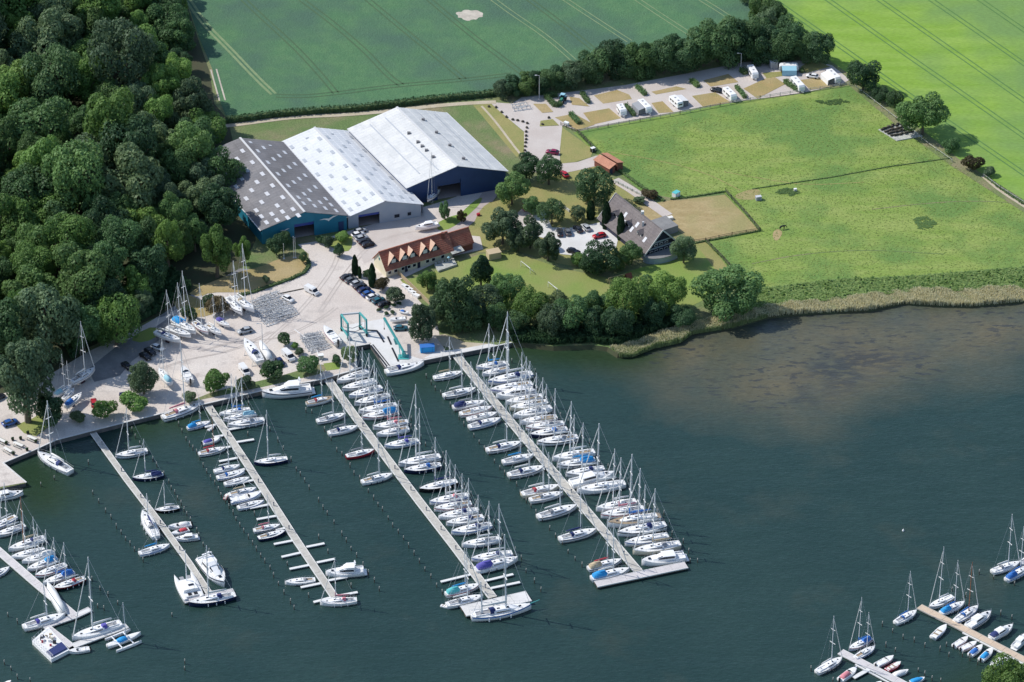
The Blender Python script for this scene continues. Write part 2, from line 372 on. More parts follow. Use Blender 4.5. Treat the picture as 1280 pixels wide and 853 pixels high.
def water():
    """one sheet; the attribute shallow carries where the muddy bottom shows through"""
    xs = list(np.linspace(-230, 230, 150)); ys = list(np.linspace(-190, 60, 120))
    xs = [-3000, -900, -400] + xs + [400, 900, 3000]; ys = [-1700, -700, -350] + ys + [90]
    poly = [(795,442),(850,426),(915,405),(960,390),(1085,380),(1290,365),(1420,365),(1420,400),(1300,440),(1180,470),(1060,505),(1000,520),(930,512),(870,495),(830,465)]
    pw = [P(x, y, 0) for x, y in poly]; pw2 = [(p.x, p.y) for p in pw]
    rid = [(920,380),(1000,400),(1100,410),(1180,405),(1280,395)]; rw = [P(x, y, 0) for x, y in rid]
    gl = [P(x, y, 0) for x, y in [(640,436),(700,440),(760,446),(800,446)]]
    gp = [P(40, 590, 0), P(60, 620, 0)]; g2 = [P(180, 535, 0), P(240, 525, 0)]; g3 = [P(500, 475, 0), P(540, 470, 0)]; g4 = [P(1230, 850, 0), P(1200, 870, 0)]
    def dseg(p, line):
        b = 1e9
        for a, c in zip(line, line[1:]):
            d = c - a; t = max(0, min(1, (p - a).dot(d) / d.length_squared)); b = min(b, (p - (a + d * t)).length)
        return b
    vs = []; sh = []; gr = []
    for y in ys:
        for x in xs:
            p = Vector((x, y, 0)); vs.append(p)
            d = dseg(p, [q for q in pw] + [pw[0]])
            ins = inpoly(x, y, pw2)
            s = 0.5 + (d if ins else -d) / 40.0
            sh.append(max(0, min(1, s)))
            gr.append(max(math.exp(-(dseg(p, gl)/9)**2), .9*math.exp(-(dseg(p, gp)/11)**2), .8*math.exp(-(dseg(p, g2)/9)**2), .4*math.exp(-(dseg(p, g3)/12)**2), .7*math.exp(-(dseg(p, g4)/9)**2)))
    nx = len(xs); fs = [(j*nx+i, j*nx+i+1, (j+1)*nx+i+1, (j+1)*nx+i) for j in range(len(ys)-1) for i in range(nx-1)]
    mb = MB(); mb.add(vs, fs)
    m = bpy.data.materials.new('harbour_water'); m.use_nodes = True; t = m.node_tree; N = t.nodes; L = t.links
    b = N['Principled BSDF']; b.inputs['Roughness'].default_value = .12; b.inputs['IOR'].default_value = 1.33
    geo = N.new('ShaderNodeNewGeometry')
    def noise(s, scale=(1,1,1), det=4):
        mp = N.new('ShaderNodeMapping'); mp.inputs['Scale'].default_value = scale; L.new(geo.outputs['Position'], mp.inputs[0])
        n = N.new('ShaderNodeTexNoise'); n.inputs['Scale'].default_value = s; n.inputs['Detail'].default_value = det; n.inputs['Roughness'].default_value = .6
        L.new(mp.outputs[0], n.inputs['Vector']); return n.outputs['Fac']
    def mr(src, a, c, lo=0., hi=1.):
        r = N.new('ShaderNodeMapRange'); r.inputs['From Min'].default_value = a; r.inputs['From Max'].default_value = c
        r.inputs['To Min'].default_value = lo; r.inputs['To Max'].default_value = hi; L.new(src, r.inputs['Value']); return r.outputs[0]
    def math_(op, x, y):
        n = N.new('ShaderNodeMath'); n.operation = op
        for k, v in ((0, x), (1, y)):
            if hasattr(v, 'name'): L.new(v, n.inputs[k])
            else: n.inputs[k].default_value = v
        return n.outputs[0]
    def mix(a, c, f):
        x = N.new('ShaderNodeMix'); x.data_type = 'RGBA'
        for k, v in (('A', a), ('B', c)):
            if hasattr(v, 'name'): L.new(v, x.inputs[k])
            else: x.inputs[k].default_value = lin(v)
        L.new(f, x.inputs['Factor']); return x.outputs['Result']
    a1 = N.new('ShaderNodeAttribute'); a1.attribute_name = 'shallow'; a2 = N.new('ShaderNodeAttribute'); a2.attribute_name = 'weed_and_reflection'
    deep = mix((.018,.044,.041), (.024,.053,.048), mr(noise(.02), .35, .65))
    mudc = mix((.122,.110,.068), (.088,.094,.068), mr(noise(.045), .38, .62))
    shf = mr(math_('ADD', a1.outputs['Fac'], mr(noise(.03), .3, .7, -.18, .18)), .05, .85)
    base = mix(deep, mudc, shf)
    base = mix(base, (.022,.044,.018), math_('MULTIPLY', a2.outputs['Fac'], .85))  # dark green near the shore: algae plus tree reflections painted into the colour
    specks = mr(noise(.42, (.5,1.3,1), 7), .545, .60)
    big = mr(noise(.016, (.9,1.2,1), 6), .58, .68)
    wm = math_('MULTIPLY', math_('MAXIMUM', math_('MULTIPLY', specks, mr(noise(.035), .36, .55)), math_('MULTIPLY', big, mr(noise(.4,(.6,1.5,1)), .40, .52))), mr(a1.outputs['Fac'], .38, .60))
    base = mix(base, (.036,.042,.048), math_('MULTIPLY', wm, .72))
    hs = N.new('ShaderNodeHueSaturation'); L.new(base, hs.inputs['Color']); L.new(mr(noise(.8, (.6,1.5,1), 5), .3, .7, .86, 1.14), hs.inputs['Value'])
    L.new(hs.outputs[0], b.inputs['Base Color'])
    L.new(mr(noise(.015, (1,1.6,1), 3), .35, .65, .07, .22), b.inputs['Roughness'])
    bn = N.new('ShaderNodeBump'); bn.inputs['Strength'].default_value = .6; bn.inputs['Distance'].default_value = .25
    hgt = math_('ADD', noise(1.0, (.7,1.4,1), 4), math_('MULTIPLY', noise(.12, (.7,1.4,1), 2), 2.0))
    L.new(hgt, bn.inputs['Height']); L.new(bn.outputs[0], b.inputs['Normal'])
    o = mb.build('water', m, smooth=True)
    for nm, arr in (('shallow', sh), ('weed_and_reflection', gr)):
        at = o.data.attributes.new(nm, 'FLOAT', 'POINT'); at.data.foreach_set('value', arr)
    tag(o, kind='structure')
water()

# fields
sheet('crop_field', [(180,-90),(232,-5),(248,45),(266,88),(272,120),(282,144),(300,147),(400,141),(560,124),(620,117),(700,100),(800,80),(900,55),(943,20),(950,-5),(915,-90)], .02, M['field'])
sheet('bright_field', [(950,-5),(960,20),(1000,50),(1060,92),(1130,145),(1200,200),(1283,252),(1480,380),(1480,-90),(915,-90)], .02, M['bright'])
sheet('meadow', [(716,166),(800,150),(900,131),(1000,118),(1062,107),(1120,150),(1190,203),(1275,257),(1400,345),(1400,352),(1280,340),(1150,345),(1040,352),(958,360),(925,350),(884,302),(949,289),(906,242),(840,252),(800,238),(760,205)], .02, M['meadow'])
sheet('paddock', [(784,262),(850,248),(905,242.5),(949,288),(868,302),(838,282),(812,288)], .04, M['gravelplot'])
sheet('lawn', [(500,352),(530,345),(565,330),(600,318),(640,315),(700,335),(760,348),(800,335),(860,322),(868,303),(884,303),(925,350),(900,365),(860,385),(800,400),(700,390),(600,385),(560,380),(530,372)], .03, M['lawn'])
sheet('dry_strip', [(868,303),(884,303),(922,350),(905,352)], .05, M['drygreen'])
sheet('garden', [(560,295),(600,265),(625,245),(700,215),(740,205),(790,240),(835,275),(800,320),(760,340),(700,330),(640,312),(600,316),(575,312)], .03, M['drygreen'])
sheet('campsite_lawn', [(580,128),(612,127),(655,165),(655,188),(640,200),(630,215),(590,175),(560,142)], .03, M['rough'])
sheet('dry_slope', [(590,130),(612,128),(655,166),(657,190),(646,197)], .05, M['drygreen'])
sheet('triangle_lawn', [(701,158),(742,188),(738,197),(718,203),(700,205)], .06, M['drygreen'])
sheet('woodland_floor', [(-80,-90),(180,-90),(232,0),(248,50),(262,90),(268,130),(285,150),(320,300),(300,340),(240,372),(200,395),(165,410),(110,435),(85,470),(40,500),(-80,490)], .03, M['soil'])
# hard ground
sheet('harbour_paving', [(-60,495),(5,492),(60,470),(110,440),(165,415),(205,392),(240,372),(300,352),(345,350),(385,334),(386,318),(372,306),(395,302),(440,288),(470,280),(520,262),(560,250),(612,230),(622,238),(600,262),(580,278),(560,292),(600,296),(604,312),(560,322),(500,350),(520,372),(545,400),(552,430),(560,444),(528,450),(484,459),(463.5,429.5),(442.5,433),(446,457),(437,464.5),(402,474.5),(326,489),(264,503.5),(201,517.5),(116,538.5),(70,550.5),(44,562),(4,580),(31,603.5),(-60,620)], .06, M['paving'])
sheet('service_yard', [(440,288),(475,278),(525,262),(545,290),(480,318),(455,330)], .08, M['camp'])
sheet('lift_apron', [(419,422),(437,406),(478,399),(482,398),(508,444),(529,450),(483,458.5),(463.5,428.5),(443,432)], .08, M['concrete'])
sheet('quay_path', [(5,579),(70,546),(116,532),(200,508),(262,496),(326,482),(402,468),(440,452),(446,457),(437,464),(402,474),(326,489),(264,503),(201,517),(116,538),(70,550),(44,561)], .09, M['paving'])
sheet('pontoon_landing', [(528,449),(545,440),(580,436),(612,430),(622,432),(560,444)], .09, M['concrete'])
sheet('shore_path', [(544,420),(556,418),(580,428),(610,430),(622,432),(600,436),(570,438),(552,432)], .08, M['track'])
sheet('campsite_road', [(612,128),(640,130),(652,122),(700,117),(780,107),(860,92),(930,78),(1010,76),(1040,82),(1062,100),(1052,106),(1000,117),(900,130),(800,149),(722,163),(703,157),(700,186),(700,205),(722,203),(745,195),(760,193),(765,203),(728,212),(700,218),(655,215),(655,165),(625,140)], .07, M['camp'])
PLOTS = [(746,120,771,114,784,119,787,124,756,129),(732,142,760,137,773,148,742,155),(817,115,844,109,855,112,822,118),(816,130,828,128,840,140,824,141),
 (882,101,909,94,920,103,890,108),(868,121,893,117,910,128,880,133),(935,111,965,97,978,106,948,121),(933,111,964,96.5,978,106,948,122),(1003,101,1028,98,1040,108,1014,112),
 (1003,84,1015,76,1035,84,1008,91),(955,92,980,90,985,94,960,98),(713,122,724,124,735,133,716,131),(668,131,682,131,690,140,678,141),(697,148,718,144,740,156,722,162),(677,152,690,150,697,157,676,158)]
for i, q in enumerate(PLOTS):
    if i == 6: continue
    cx_ = sum(q[0::2])/(len(q)//2); cy_ = sum(q[1::2])/(len(q)//2); q = [cx_+(v-cx_)*1.16 if k % 2 == 0 else cy_+(v-cy_)*1.14 for k, v in enumerate(q)]
    sheet('tan_plot', [(q[k], q[k+1]) for k in range(0, len(q), 2)], .10 + .004*i, M['dry'] if i not in (9, 10, 14) else M['drygreen'])
strip('farm_track', [(225,172),(262,160),(295,156.5),(340,150),(380,146),(430,144),(480,140),(540,133),(590,129),(620,128)], 2.2, .09, M['track'])
strip('brick_drive', [(617,236),(606,252),(592,268),(575,283),(562,292)], 5.0, .11, M['brick'])
strip('path', [(602,133),(620,153),(640,180),(652,195)], .8, .12, M['track'])
strip('garden_path', [(768,225),(790,238),(812,254),(835,270)], 3.6, .11, M['camp'])
sheet('woodland_track', [(196,398),(240,368),(300,336),(330,338),(300,352),(243,374),(205,396)], .09, M['asphalt'])
sheet('shaded_drive', [(110,462),(150,430),(190,412),(215,395),(225,400),(200,425),(165,452),(150,470),(118,478)], .11, M['asphalt'])
sheet('flagpole_lawn', [(292,342),(330,333),(346,325),(366,320),(382,318),(388,330),(382,340),(360,352),(345,356),(320,366),(300,366),(262,366),(250,372),(232,366)], .12, M['dry'], 1)
sheet('yard_lawn', [(212,372),(228,366),(245,373),(262,378),(270,392),(250,398),(225,392)], .12, M['dry'], 1)
sheet('shed_lawn', [(402,303),(420,297),(440,292),(441,308),(434,316),(420,312)], .12, M['lawn'], 1)
sheet('quay_lawn', [(230,505),(262,492),(300,482),(345,472),(400,456),(414,458),(400,468),(330,484),(262,498)], .12, M['rough'])
sheet('small_lawn', [(404,455),(420,453),(428,457),(424,462),(408,464)], .13, M['lawn'])
sheet('corner_lawn', [(20,532),(40,524),(60,512),(60,535),(45,546),(30,542)], .13, M['lawn'])
sheet('roadside_lawn', [(160,425),(185,410),(195,410),(205,416),(180,430)], .12, M['lawn'], 1)
sheet('drive_lawn', [(545,280),(560,272),(575,268),(592,252),(604,246),(600,256),(585,270),(565,286),(548,290)], .12, M['lawn'], 1)
sheet('restaurant_lawn', [(600,262),(617,250),(625,262),(620,280),(604,290),(592,280)], .12, M['drygreen'], 1)
sheet('car_park', [(655,268),(680,262),(690,285),(720,285),(752,278),(775,290),(770,310),(740,322),(700,318),(690,300),(650,292)], .10, M['concrete'])
sheet('terrace_paving', [(625,285),(652,262),(675,262),(660,280),(640,292)], .11, M['camp'])
sheet('bare_patch', [(569,17),(572,15),(577,15.5),(579,13),(585,12.5),(589,13.8),(596,12.8),(600,15),(604.5,17),(603,19.5),(604,21.5),(598,22),(596,25),(590,24.5),(586,26.8),(579,25),(577,22.5),(572,22.5),(573,20)], .05, M['mud'], 1)
sheet('worn_patch', [(966,290),(973,286),(979,291),(972,302),(966,299)], .05, M['gravelplot'], 1)
sheet('trodden_ground', [(915,245),(940,236),(952,238),(946,250),(925,250)], .05, M['gravelplot'], 1)
sheet('roadside_verge', [(1062,108),(1066,106),(1120,150),(1190,203),(1275,257),(1290,266),(1280,266),(1185,205),(1118,155)], .05, M['rough'])
strip('field_edge_track', [(1229,220),(1250,238),(1275,254),(1300,270)], 1.8, .07, M['track'])
strip('meadow_edge', [(800,239),(840,251),(870,246),(905,242)], 1.6, .045, M['swamp'] if False else M['rough'])
# wheel tracks of the fields
def tramlines(name, lines, mt, wd=.5, off=.95):
    mb = MB()
    for k, ln in enumerate(lines):
        x0, y0 = ln[0]; x1, y1 = ln[1]
        if y0 <= 1: ln = [(x0 - (x1-x0) * 70 / max(1, y1-y0), y0 - 70)] + ln
        q = chaikin(ln, 2, closed=False); w_ = [P(x, y) for x, y in q]
        for s in (-1, 1):
            vs = []
            for i, p in enumerate(w_):
                d = (w_[min(i+1, len(w_)-1)] - w_[max(i-1, 0)]); d.z = 0; d.normalize(); n = Vector((-d.y, d.x, 0))
                a = p + n * (s * off + wd/2); b = p + n * (s * off - wd/2)
                vs += [(a.x, a.y, Z0+.06), (b.x, b.y, Z0+.06)]
            mb.add(vs, [(2*i, 2*i+1, 2*i+3, 2*i+2) for i in range(len(w_)-1)])
    tag(mb.build(name, mt), kind='structure')
tramlines('crop_wheel_tracks', [[(300,-5),(320,15),(370,60),(402,95),(420,117)],[(377,0),(420,32),(460,67),(485,95),(502,107)],[(460,0),(510,42),(545,70),(580,100)],
  [(537,0),(590,45),(640,82),(668,104)],[(662,0),(705,32),(742,62)],[(345,120),(380,121),(420,117),(495,107),(582,100),(640,93)]], M['wheeling'], .55)
tramlines('pale_crop_tracks', [[(617,0),(640,17),(685,47),(722,80)],[(707,0),(745,25),(787,52)],[(797,0),(830,22),(866,45)],[(877,0),(900,14),(928,33)]], M['wheelpale'], .35)
tramlines('field_edge_tracks', [[(232,-4),(255,30),(287,62),(320,97),(342,118)]], M['wheelpale'], .9, .8)
tramlines('gateway_tracks', [[(267,87),(272,105),(278,126)]], M['mud'], .5)
tramlines('bright_wheel_tracks', [[(967,0),(1067,70),(1112,102),(1200,163),(1272,212),(1330,252)],[(1035,0),(1120,60),(1200,115),(1280,171),(1340,212)],[(1099,0),(1190,63),(1280,126),(1330,160)],
  [(1164,0),(1280,80),(1330,115)],[(1225,0),(1280,38),(1330,72)]], M['wheelb'], .5)

# ---------------------------------------------------------------- vegetation
def quads_mesh(name, C, Nn, size, tint, rng, aspect=1.0, upright=False):
    """many small leaf faces: C centres, Nn normals"""
    n = len(C)
    r = rng.normal(size=(n, 3)); t1 = np.cross(Nn, r); t1 /= np.linalg.norm(t1, axis=1)[:, None] + 1e-9
    t2 = np.cross(Nn, t1)
    s = (size * rng.uniform(.65, 1.35, n))[:, None]; a = rng.uniform(.6, 1.0, n)[:, None] * aspect
    bend = Nn * s * rng.uniform(-.25, .25, n)[:, None]
    v = np.stack([C - t1*s, C - t2*s*a + bend, C + t1*s, C + t2*s*a + bend], 1).reshape(-1, 3)
    return finish_quads(name, v, tint, n)
def finish_quads(name, v, tint, n):
    m = bpy.data.meshes.new(name); m.vertices.add(4*n); m.vertices.foreach_set('co', v.astype(np.float32).ravel())
    m.loops.add(4*n); m.loops.foreach_set('vertex_index', np.arange(4*n, dtype=np.int32))
    m.polygons.add(n); m.polygons.foreach_set('loop_start', np.arange(0, 4*n, 4, dtype=np.int32))
    m.update(); m.validate()
    at = m.attributes.new('tint', 'FLOAT', 'FACE'); at.data.foreach_set('value', tint.astype(np.float32))
    m.materials.append(None); return m
def crown_mesh(seed, nl, n, size, lobe=(.30, .48), spread=.66, flat=.45, cone=0.0, low=-.55):
    rng = np.random.default_rng(seed)
    L_ = []
    while len(L_) < nl:
        d = rng.normal(size=3); d /= np.linalg.norm(d)
        if d[2] < low: continue
        rr = spread * rng.uniform(.55, 1.0)
        c = d * rr; r = rng.uniform(*lobe)
        if cone: k = 1 - cone * (c[2] + 1) / 2; c[:2] *= k; r *= (.5 + .5 * k)
        L_.append((c, r, rng.uniform(0, 1)))
    L_.append((np.array([0, 0, -.05]), .55, .4))
    cs = []; ns = []; ts = []
    w_ = np.array([l[1]**2 for l in L_]); w_ /= w_.sum(); cnt = rng.multinomial(int(n*1.7), w_)
    for (c, r, tt), k in zip(L_, cnt):
        d = rng.normal(size=(k, 3)); d[:, 2] += .25; d /= np.linalg.norm(d, axis=1)[:, None]
        rad = r * rng.uniform(.78, 1.10, k)
        p = c + d * rad[:, None]
        keep = np.ones(k, bool)
        for c2, r2, _ in L_:
            keep &= ~((np.linalg.norm(p - c2, axis=1) < r2 * .72))
        p = p[keep]; d = d[keep]
        nn = d + rng.normal(size=p.shape) * .42; nn /= np.linalg.norm(nn, axis=1)[:, None]
        cs.append(p); ns.append(nn); ts.append(np.clip(tt*.55 + rng.uniform(0, .45, len(p)) + (rng.uniform(0,1,len(p)) > .93) * .25, 0, 1))
    C = np.concatenate(cs); Nn = np.concatenate(ns); T = np.concatenate(ts)
    return quads_mesh('crown', C, Nn, size, T, rng)
def cypress_mesh(seed, n=2600):
    rng = np.random.default_rng(seed)
    z = rng.uniform(-1, 1, n); a = rng.uniform(0, 2*np.pi, n)
    prof = np.clip(np.sqrt(np.clip(1 - ((z + .25) / 1.26)**2, 0, 1)), 0, 1) * (1 - .12 * np.sin(a*3 + z*9)) * rng.uniform(.8, 1.05, n)
    C = np.stack([np.cos(a) * prof, np.sin(a) * prof, z], 1)
    Nn = np.stack([np.cos(a), np.sin(a), .4 + 0*z], 1) + rng.normal(size=(n, 3)) * .4; Nn /= np.linalg.norm(Nn, axis=1)[:, None]
    m = quads_mesh('crown', C, Nn, .16, rng.uniform(0, 1, n), rng); return m
CROWN = [crown_mesh(10+i, 26 + 5*(i % 3), 7600, .040, lobe=(.20, .40), spread=.80, low=-.7) for i in range(8)]
CROWNT = [crown_mesh(40+i, 34, 7600, .040, lobe=(.16, .34), spread=.84, low=-.8) for i in range(5)]
CONE = [crown_mesh(60+i, 26, 4200, .045, lobe=(.2, .3), spread=.8, cone=.8) for i in range(2)]
BUSH = [crown_mesh(70+i, 12, 2600, .070, lobe=(.3, .5), low=-.2) for i in range(4)]
CYP = [cypress_mesh(80+i) for i in range(3)]
def trunk_mesh(seed):
    r = random.Random(seed); mb = MB()
    mb.tube((0,0,-.03), (.02,.01,.55), .045, .03, 7); top = Vector((.02,.01,.55))
    for k in range(6):
        a = k * 1.05 + r.uniform(-.3,.3); q = Vector((math.cos(a)*.26, math.sin(a)*.26, r.uniform(.72,.95)))
        s = top + Vector((0,0,-r.uniform(0,.2))); mid = s.lerp(q, .5) + Vector((0,0,.03))
        mb.tube(s, mid, .022, .014, 5); mb.tube(mid, q, .014, .005, 5)
    mb.tube(top, (0,0,1.05), .03, .008, 6)
    return mb.mesh('trunk')
TRUNK = [trunk_mesh(i) for i in range(4)]
def tree_at(base, r, rz, clear, label, cat='tree', group=None, mt='leaf', crowns=None, name='broadleaf_tree', seed=None, trunk=True, g=1.0):
    rr = random.Random(seed if seed is not None else int(base.x*13+base.y*7))
    o = empty(name, base, label, cat, group, rz=rr.uniform(0, 6.28))
    crowns = crowns or CROWN
    H = clear + 2 * rz
    if trunk: inst('trunk', TRUNK[rr.randrange(4)], M['bark'], o, (0,0,0), (0,0,0), (H*.8, H*.8, H*.8) if rz < 2*r else (H*.5, H*.5, H*.8))
    inst('crown', crowns[rr.randrange(len(crowns))], M[mt], o, (0,0,clear + rz), (rr.uniform(-.12,.12),rr.uniform(-.12,.12),rr.uniform(0,6)), (r*1.04*g, r*1.04*g*rr.uniform(.85,1.1), rz*1.08*g))
    return o
def tree(cx, cy, rpx, ratio, clear, label, **k):
    r = rpx / S(cy); rz = r * ratio; zc = Z0 + clear + rz
    p = P(cx, cy, zc); p.z = Z0
    return tree_at(p, r, rz, clear, label, **k)

# the wood on the left: canopy trees filled in by spacing, the telling ones by hand
NAMED = [(209,305,19,1.7,2.5,'tall yellow-green tree on the wood edge left of the parked yachts','leafbr'),
 (270,312,20,1.6,2.0,'tall tree left of the teal shed, just behind the dry-stored yachts','leafbr'),
 (303,312,12,1.4,1.5,'small bright green tree between the flagpoles and the teal shed','leafbr'),
 (30,468,37,1.45,4,'very large dark poplar-like tree at left edge beside the waterfront','leafgr'),
 (198,138,21,.9,9,'bright yellow-green crown in the wood left of the farm track gateway','leafbr'),
 (170,62,30,.95,8,'big light green crown on the wood edge beside the dark green field','leafbr'),
 (240,185,30,1.0,7,'broad crown in the wood touching the grey shed roof far corner','leaf'),
 (276,212,27,.95,2,'large crown hanging over the left eave of the grey shed roof','leaf'),
 (85,300,34,.95,9,'wide pale green crown in the middle of the wood','leafbr'),
 (148,300,30,.95,7,'rounded mid green crown standing alone above dark wood interior','leaf'),
 (40,330,27,.95,8,'bright crown near the left picture edge, halfway down the wood','leafbr'),
 (222,84,18,1.0,9,'yellow-green crown bulging from the wood towards the long tree shadow','leafbr'),
 (20,105,30,.9,10,'pale green crown at the left picture edge, upper part of wood','leafbr')]
placed = []
for cx, cy, r, ra, cl, lb, mt in NAMED:
    o = tree(cx, cy, r, ra, cl, lb, mt=mt, crowns=CROWNT if ra > 1.3 else CROWN); placed.append((o.location.x, o.location.y, r / S(cy) * .8))
WOOD = [(-110,-100),(150,-100),(220,-20),(225,20),(227,50),(238,80),(249,100),(256,122),(256,150),(250,185),(258,222),(276,250),(274,262),(258,275),(226,287),(202,315),(182,335),(172,372),(140,395),(100,425),(80,440),(45,435),(-20,440),(-110,450)]
wp = [(P(x, y, Z0+11).x, P(x, y, Z0+11).y) for x, y in WOOD]
rw = random.Random(3); tries = 0; x0 = min(p[0] for p in wp); x1 = max(p[0] for p in wp); y0 = min(p[1] for p in wp); y1 = max(p[1] for p in wp)
nwood = 0
while tries < 14000 and nwood < 285:
    tries += 1
    x = rw.uniform(x0, x1); y = rw.uniform(y0, y1)
    if not inpoly(x, y, wp): continue
    r = rw.choice((3.4, 4.6, 6.0, 7.4, 8.8, 10.2))
    edge = not all(inpoly(x+dx, y, wp) for dx in (5, 11))
    if edge: r = min(r, 6.2)
    if any((x-a)**2 + (y-b)**2 < (.62*(r+c))**2 for a, b, c in placed): continue
    placed.append((x, y, r)); nwood += 1
    mt_ = rw.choice(('leaf','leaf','leafdk','leafgr','leafbr')); fx = (x - x0) / (x1 - x0); yb = P(0, 130, Z0+11).y; yc = P(0, 300, Z0+11).y; inner = x < P(130, 200, Z0+11).x
    zone = ('in the upper wood beside the crop field' if not inner else 'in the upper left part of the wood') if y > yb else (('in the wood beside the grey shed roof' if not inner else 'deep inside the middle of the wood') if y > yc else ('in the lower wood behind the dry-stored yachts' if x > P(110, 380, Z0+11).x else 'in the lower left wood above the quay road'))
    lab = {'leaf':'mid green','leafdk':'dark green','leafgr':'grey-green','leafbr':'bright yellow-green'}[mt_] + (' large' if r > 7 else ' smaller') + ' broadleaf tree ' + zone
    tree_at(Vector((x, y, Z0)), r, r*rw.uniform(.85,1.35), rw.uniform(.5,3) if edge else rw.uniform(2,9.5), lab, group=lab.replace('tree', 'trees', 1),
            mt=mt_, seed=tries, g=1.14, crowns=CROWN if rw.random() < .6 else CROWNT)
print('wood trees', nwood)
# belt of trees behind the caravans
BELT = [(628,112,11,.8),(642,108,12,.8),(657,105,13,.85),(672,103,13,.85),(688,100,13,.9),(703,97,13,.9),(718,93,14,.95),(732,86,16,1),(748,80,17,1),(765,74,18,1),(781,76,17,1),(797,73,19,1),(814,72,18,1),(830,73,18,1),(846,68,19,1),
 (862,64,20,1),(880,62,20,1),(898,53,23,1),(915,54,21,1),(932,50,20,1),(948,46,19,1),(940,62,15,1),(962,56,18,1),(978,60,17,1),(992,52,17,1),(1006,58,15,1),(960,30,14,1),(950,8,14,1),(968,20,13,1),(984,38,14,1),(938,-12,14,1),(925,-32,14,1)]
for bi, (cx, cy, r, ra) in enumerate(BELT):
    bl = 'tree in the caravan belt, ' + (['leftmost tree, next to the farm track', 'second tree from the farm track end','third tree from the farm track end','fourth tree, directly behind the lamp post'][bi] if bi < 4 else ('low left stretch above the tractor' if cx < 740 else ('tall middle stretch behind the awning caravan' if cx < 855 else ('tallest stretch behind the motorhome' if cy > 35 and cx < 950 else ('right stretch behind the blue-awning caravan' if cy > 35 else 'top spur between the two crop fields')))))
    tree(cx, cy, r*1.12, ra*1.05, 0.0, bl, g=1.12, group=None if bi < 4 else bl, mt=R.choice(('leafdk','leafdk','leafgr','leaf')))
